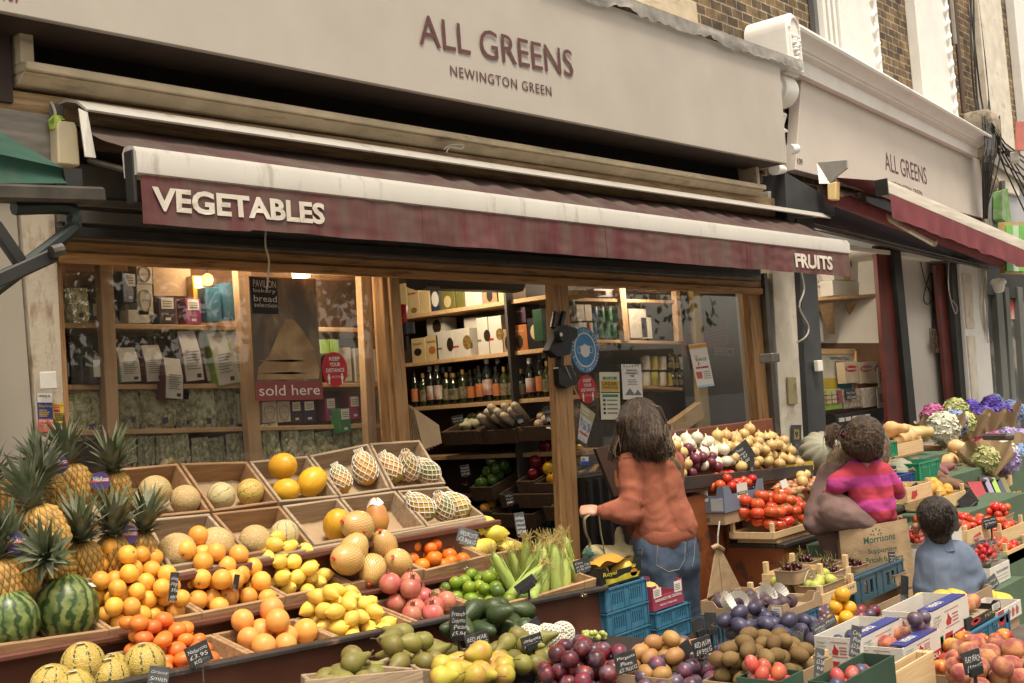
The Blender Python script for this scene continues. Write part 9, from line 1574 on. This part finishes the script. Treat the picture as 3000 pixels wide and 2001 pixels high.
ma=N_.new("ShaderNodeMath");ma.operation='MULTIPLY_ADD';L.new(sx.outputs[2],ma.inputs[0]);ma.inputs[1].default_value=2*math.pi/.125;zr=A(2530,1410,-.1).z;ma.inputs[2].default_value=-zr*2*math.pi/.125+math.pi/2+.3
sn=N_.new("ShaderNodeMath");sn.operation='SINE';L.new(ma.outputs[0],sn.inputs[0]);gt=N_.new("ShaderNodeMath");gt.operation='LESS_THAN';gt.inputs[1].default_value=0;L.new(sn.outputs[0],gt.inputs[0])
mx=N_.new("ShaderNodeMix");mx.data_type='RGBA';L.new(gt.outputs[0],mx.inputs[0]);L.new(src,mx.inputs[6]);mx.inputs[7].default_value=(.38,.035,.06,1);L.new(mx.outputs[2],p.inputs["Base Color"])
blob("striped_top",[(A(2508,1388,-.01),.072,A(2535,1480,-.01),.078),(A(2560,1385,.0),.072,A(2580,1480,.0),.08),(A(2540,1480,-.02),.08,A(2565,1500,-.02),.078),(A(2590,1490,.0),.065,A(2600,1510,.0),.05),(A(2500,1388,-.02),.058,A(2452,1418,-.03),.056),(A(2452,1418,-.03),.055,A(2436,1442,-.01),.036),(A(2582,1385,.02),.058,A(2618,1425,.05),.05),(A(2618,1425,.05),.05,A(2632,1445,.07),.035)],jm,CH_,fold=.006,fs=9,vox=.009,smooth=4)
dh=hairmat("dark_curls",(.028,.016,.010),(.085,.05,.028));hc=blob("hair",[(Cc+V((0,-.01,.026)),.104,Cc+V((-.02,-.015,.0)),.104),(A(2505,1300,-.04),.07,A(2535,1330,-.03),.05),(A(2550,1305,-.03),.055,A(2568,1325,-.01),.035),(A(2485,1275,-.02),.04,A(2472,1270,-.0),.016),(A(2470,1270,0),.016,A(2446,1258,.0),.032),(A(2446,1258,0),.034,A(2432,1285,.0),.026),(A(2432,1285,0),.024,A(2438,1312,.0),.008)],dh,CH_,fold=.008,fs=22,smooth=2,vox=.008)
bvC=surf(hc);mb=MB()
for k in range(60):
 x,y=rh.uniform(2478,2585),rh.uniform(1240,1320);q=onto(bvC,fine([(2478,1272),((x+2478)/2+rh.uniform(-8,8),(y+1262)/2),(x,y),(x+rh.uniform(-12,12),y+rh.uniform(8,20))],6),.0015)
 if len(q)>5:mb.tube([c_+V((rh.uniform(-.002,.002),0,.003*math.sin(i*1.3+k)))for i,c_ in enumerate(q)],.0028,4)
for k in range(30):x,y=rh.uniform(2425,2470),rh.uniform(1250,1270);mb.tube([A(2472,1271,-.02),A(x,y-8,-.03),A(x-14,y+22,-.03),A(x-8+rh.uniform(-10,12),y+58+rh.uniform(-10,10),-.02)],[.003,.0028,.002,.0006],4)
for k in range(30):a_=rh.uniform(-.2,3.3);q=Cc+(RT*math.cos(a_)+UP*math.sin(a_))*.105;mb.tube([q-(q-Cc)*.2,q+(q-Cc)*.05,q+(q-Cc)*.12+RT*rh.uniform(-.03,.03)],[.0012,.0009,.0004],3)
mb.build("curls",hairmat("brown_curl",(.05,.03,.018),(.15,.09,.05)),hc,smooth=True);MB().lathe([(.006,-.006),(.013,-.006),(.015,0),(.013,.006),(.006,.006)],10,A(2475,1272,-.03)).build("hair_band",mat("pink_band",(.55,.05,.22),.5),hc)
PBG=thing("paper_bag","brown paper carrier bag with green lettering beside the cherries","bag",A(2560,1780,-.1));d0=-.12
bagp=mat("carrier_kraft",(.36,.245,.135),.75,vary=.08,scale=5,bump=.5,bscale=9,bdist=.03);q0,q1,q2,q3_=A(2490,1900,d0),A(2705,1860,d0),A(2656,1519,d0+.03),A(2458,1556,d0+.03)
def bgf(u,v):p=lerp4([q0,q1,q2,q3_],u,v);return p+FW*(.012*noise.noise(V((u*4,v*3,1)))+.01*noise.noise(V((u*9,v*2,4)))-.02*math.sin(u*3.14)*math.sin(v*3.14))
MB().grid(bgf,24,24).build("front_panel",bagp,PBG,smooth=True);bk_=FW*.13+RT*.02
MB().grid(lambda u,v:lerp4([q1,q1+bk_,q2+bk_,q2],u,v)-RT*.03*math.sin(u*3.14)*(.3+v*.7),8,12).build("side_panel",bagp,PBG,smooth=True);MB().grid(lambda u,v:lerp4([q0,q0+bk_,q3_+bk_,q3_],u,v)+RT*.03*math.sin(u*3.14)*(.3+v*.7),8,12).build("side_panel",bagp,PBG,smooth=True);MB().grid(lambda u,v:lerp4([q0+bk_,q1+bk_,q2+bk_,q3_+bk_],u,v),4,4).build("back_panel",bagp,PBG)
bgreen=mat("bag_green_ink",(.02,.085,.06),.7)
def btext(t,x0,y0,x1,y1,h):
 p,q=A(x0,y0,d0-.01),A(x1,y1,d0-.01);text(t,p,q-p,(q3_-q0),bgreen,w=(q-p).length,h=h/F*D,parent=PBG,bold=.02,off=.008)
btext("Morrisons",2530,1595,2622,1579,20);btext("Supporting",2543,1628,2627,1616,19);btext("British farmers",2537,1651,2645,1637,16);mb=MB()
for k,(x,y,a_)in enumerate(((2566,1550,0),(2557,1556,.5),(2576,1554,-.5),(2552,1566,.9),(2581,1563,-.9),(2560,1567,.4),(2573,1565,-.4))):mb.poly([A(x,y,d0-.022)+(RT*(.003*math.cos(t*.785)*math.cos(a_)-.0075*math.sin(t*.785)*math.sin(a_))+UP*(.0075*math.sin(t*.785)*math.cos(a_)+.003*math.cos(t*.785)*math.sin(a_)))for t in range(8)],FW*.0006)
mb.build("leaf_emblem",bgreen,PBG)
D=(at(2770,1600,Y=-2.5)-CAM).dot(FW);Cb=A(2742,1530,0);fb_=V((.72,.66,-.12));bf_=ground(2775,1900,D)
BY=blob("person",headcaps(Cb,fb_,ZA,.80,.118)+[(A(2748,1565,.0),.046,A(2750,1600,.0),.052),(A(2760,1645,.02),.05,A(2770,1760,.02),.06),(A(2710,1640,.0),.036,A(2705,1740,-.0),.03),(A(2835,1650,.03),.036,A(2850,1730,.05),.03),(A(2850,1730,.05),.028,A(2820,1760,.12),.022),(A(2705,1740,0),.028,A(2720,1790,.1),.022),(A(2750,1790,.03),.06,bf_+ZA*.25,.045),(bf_+ZA*.25,.045,bf_+ZA*.03,.035),(A(2790,1790,.06),.06,bf_+V((.08,-.06,.25)),.045),(bf_+V((.08,-.06,.25)),.045,bf_+V((.08,-.06,.03)),.035)]+hand(A(2818,1762,.13),FW-UP*.3,-UP,.62)+hand(A(2722,1792,.12),FW-UP*.3,-UP,.62),skin2,vox=.007,smooth=3,loc=V((bf_.x,bf_.y,0)))
tag(BY,"young boy with short dark hair in a blue fleece, seen from behind","person");face(BY,Cb,fb_,ZA,.80,skin2)
fl_m=mat("blue_fleece",(.15,.19,.265),.95,vary=.12,scale=9,bump=.5,bscale=11,bdist=.02,stretch=(1.4,1.4,.5))
blob("fleece",[(A(2742,1640,.0),.085,A(2750,1740,.0),.098),(A(2800,1640,.04),.085,A(2800,1740,.04),.095),(A(2722,1640,.0),.055,A(2712,1720,.0),.055),(A(2822,1640,.04),.062,A(2848,1690,.04),.058),(A(2848,1690,.04),.058,A(2832,1740,.09),.05),(A(2750,1622,.02),.06,A(2790,1622,.03),.06),(A(2745,1740,.02),.10,A(2800,1780,.05),.10)],fl_m,BY,fold=.006,fs=8,vox=.009,smooth=5)
mb=MB();c0,c1=A(2751,1600,.0),A(2749,1574,.0);mb.rings([[c+(RT*math.cos(t*.2618)*r_+FW*math.sin(t*.2618)*r_*.95)for t in range(24)]for c,r_ in((c0-UP*.012,.068),(c0,.062),(c1,.055),(c1+UP*.003,.053),(c1-UP*.004,.050))],True,False,False);mb.build("collar",fl_m,BY,smooth=True)
blob("trousers",[(A(2752,1790,.03),.075,bf_+ZA*.28,.055),(bf_+ZA*.28,.055,bf_+ZA*.06,.045),(A(2792,1790,.06),.075,bf_+V((.08,-.06,.28)),.055),(bf_+V((.08,-.06,.28)),.055,bf_+V((.08,-.06,.06)),.045)],mat("dark_trousers",(.03,.03,.035),.9),BY)
for o_ in(V((0,0,0)),V((.08,-.06,0))):MB().bb(bf_+o_+V((-.035,-.035,-.038)),bf_+o_+V((.1,.05,.02))).build("shoe",black,BY,bevel=.015)
fu=fb_.normalized();bh=hairmat("short_black_hair",(.016,.011,.008),(.055,.038,.028));hb_=blob("hair",[(Cb+ZA*.030-fu*.012,.084,Cb+ZA*.018-fu*.026,.086),(Cb+ZA*.05,.066,Cb+ZA*.05+fu*.03,.06),(Cb-ZA*.01-fu*.04,.065,Cb-ZA*.048-fu*.030,.050)],bh,BY,vox=.006,smooth=3,fold=.0015,fs=40)
bv_=surf(hb_);mb=MB()
for k in range(420):
 x,y=rh.uniform(2696,2790),rh.uniform(1478,1572);q=onto(bv_,[(x,y),(x+(x-2742)*.06+rh.uniform(-2,2),y+5),(x+(x-2742)*.1+rh.uniform(-3,3),y+10)],.0015)
 if len(q)==3:mb.tube(q,[.0012,.0012,.0004],3)
mb.build("hair_strands",hairmat("brown_black_strand",(.018,.012,.009),(.042,.03,.022)),hb_)
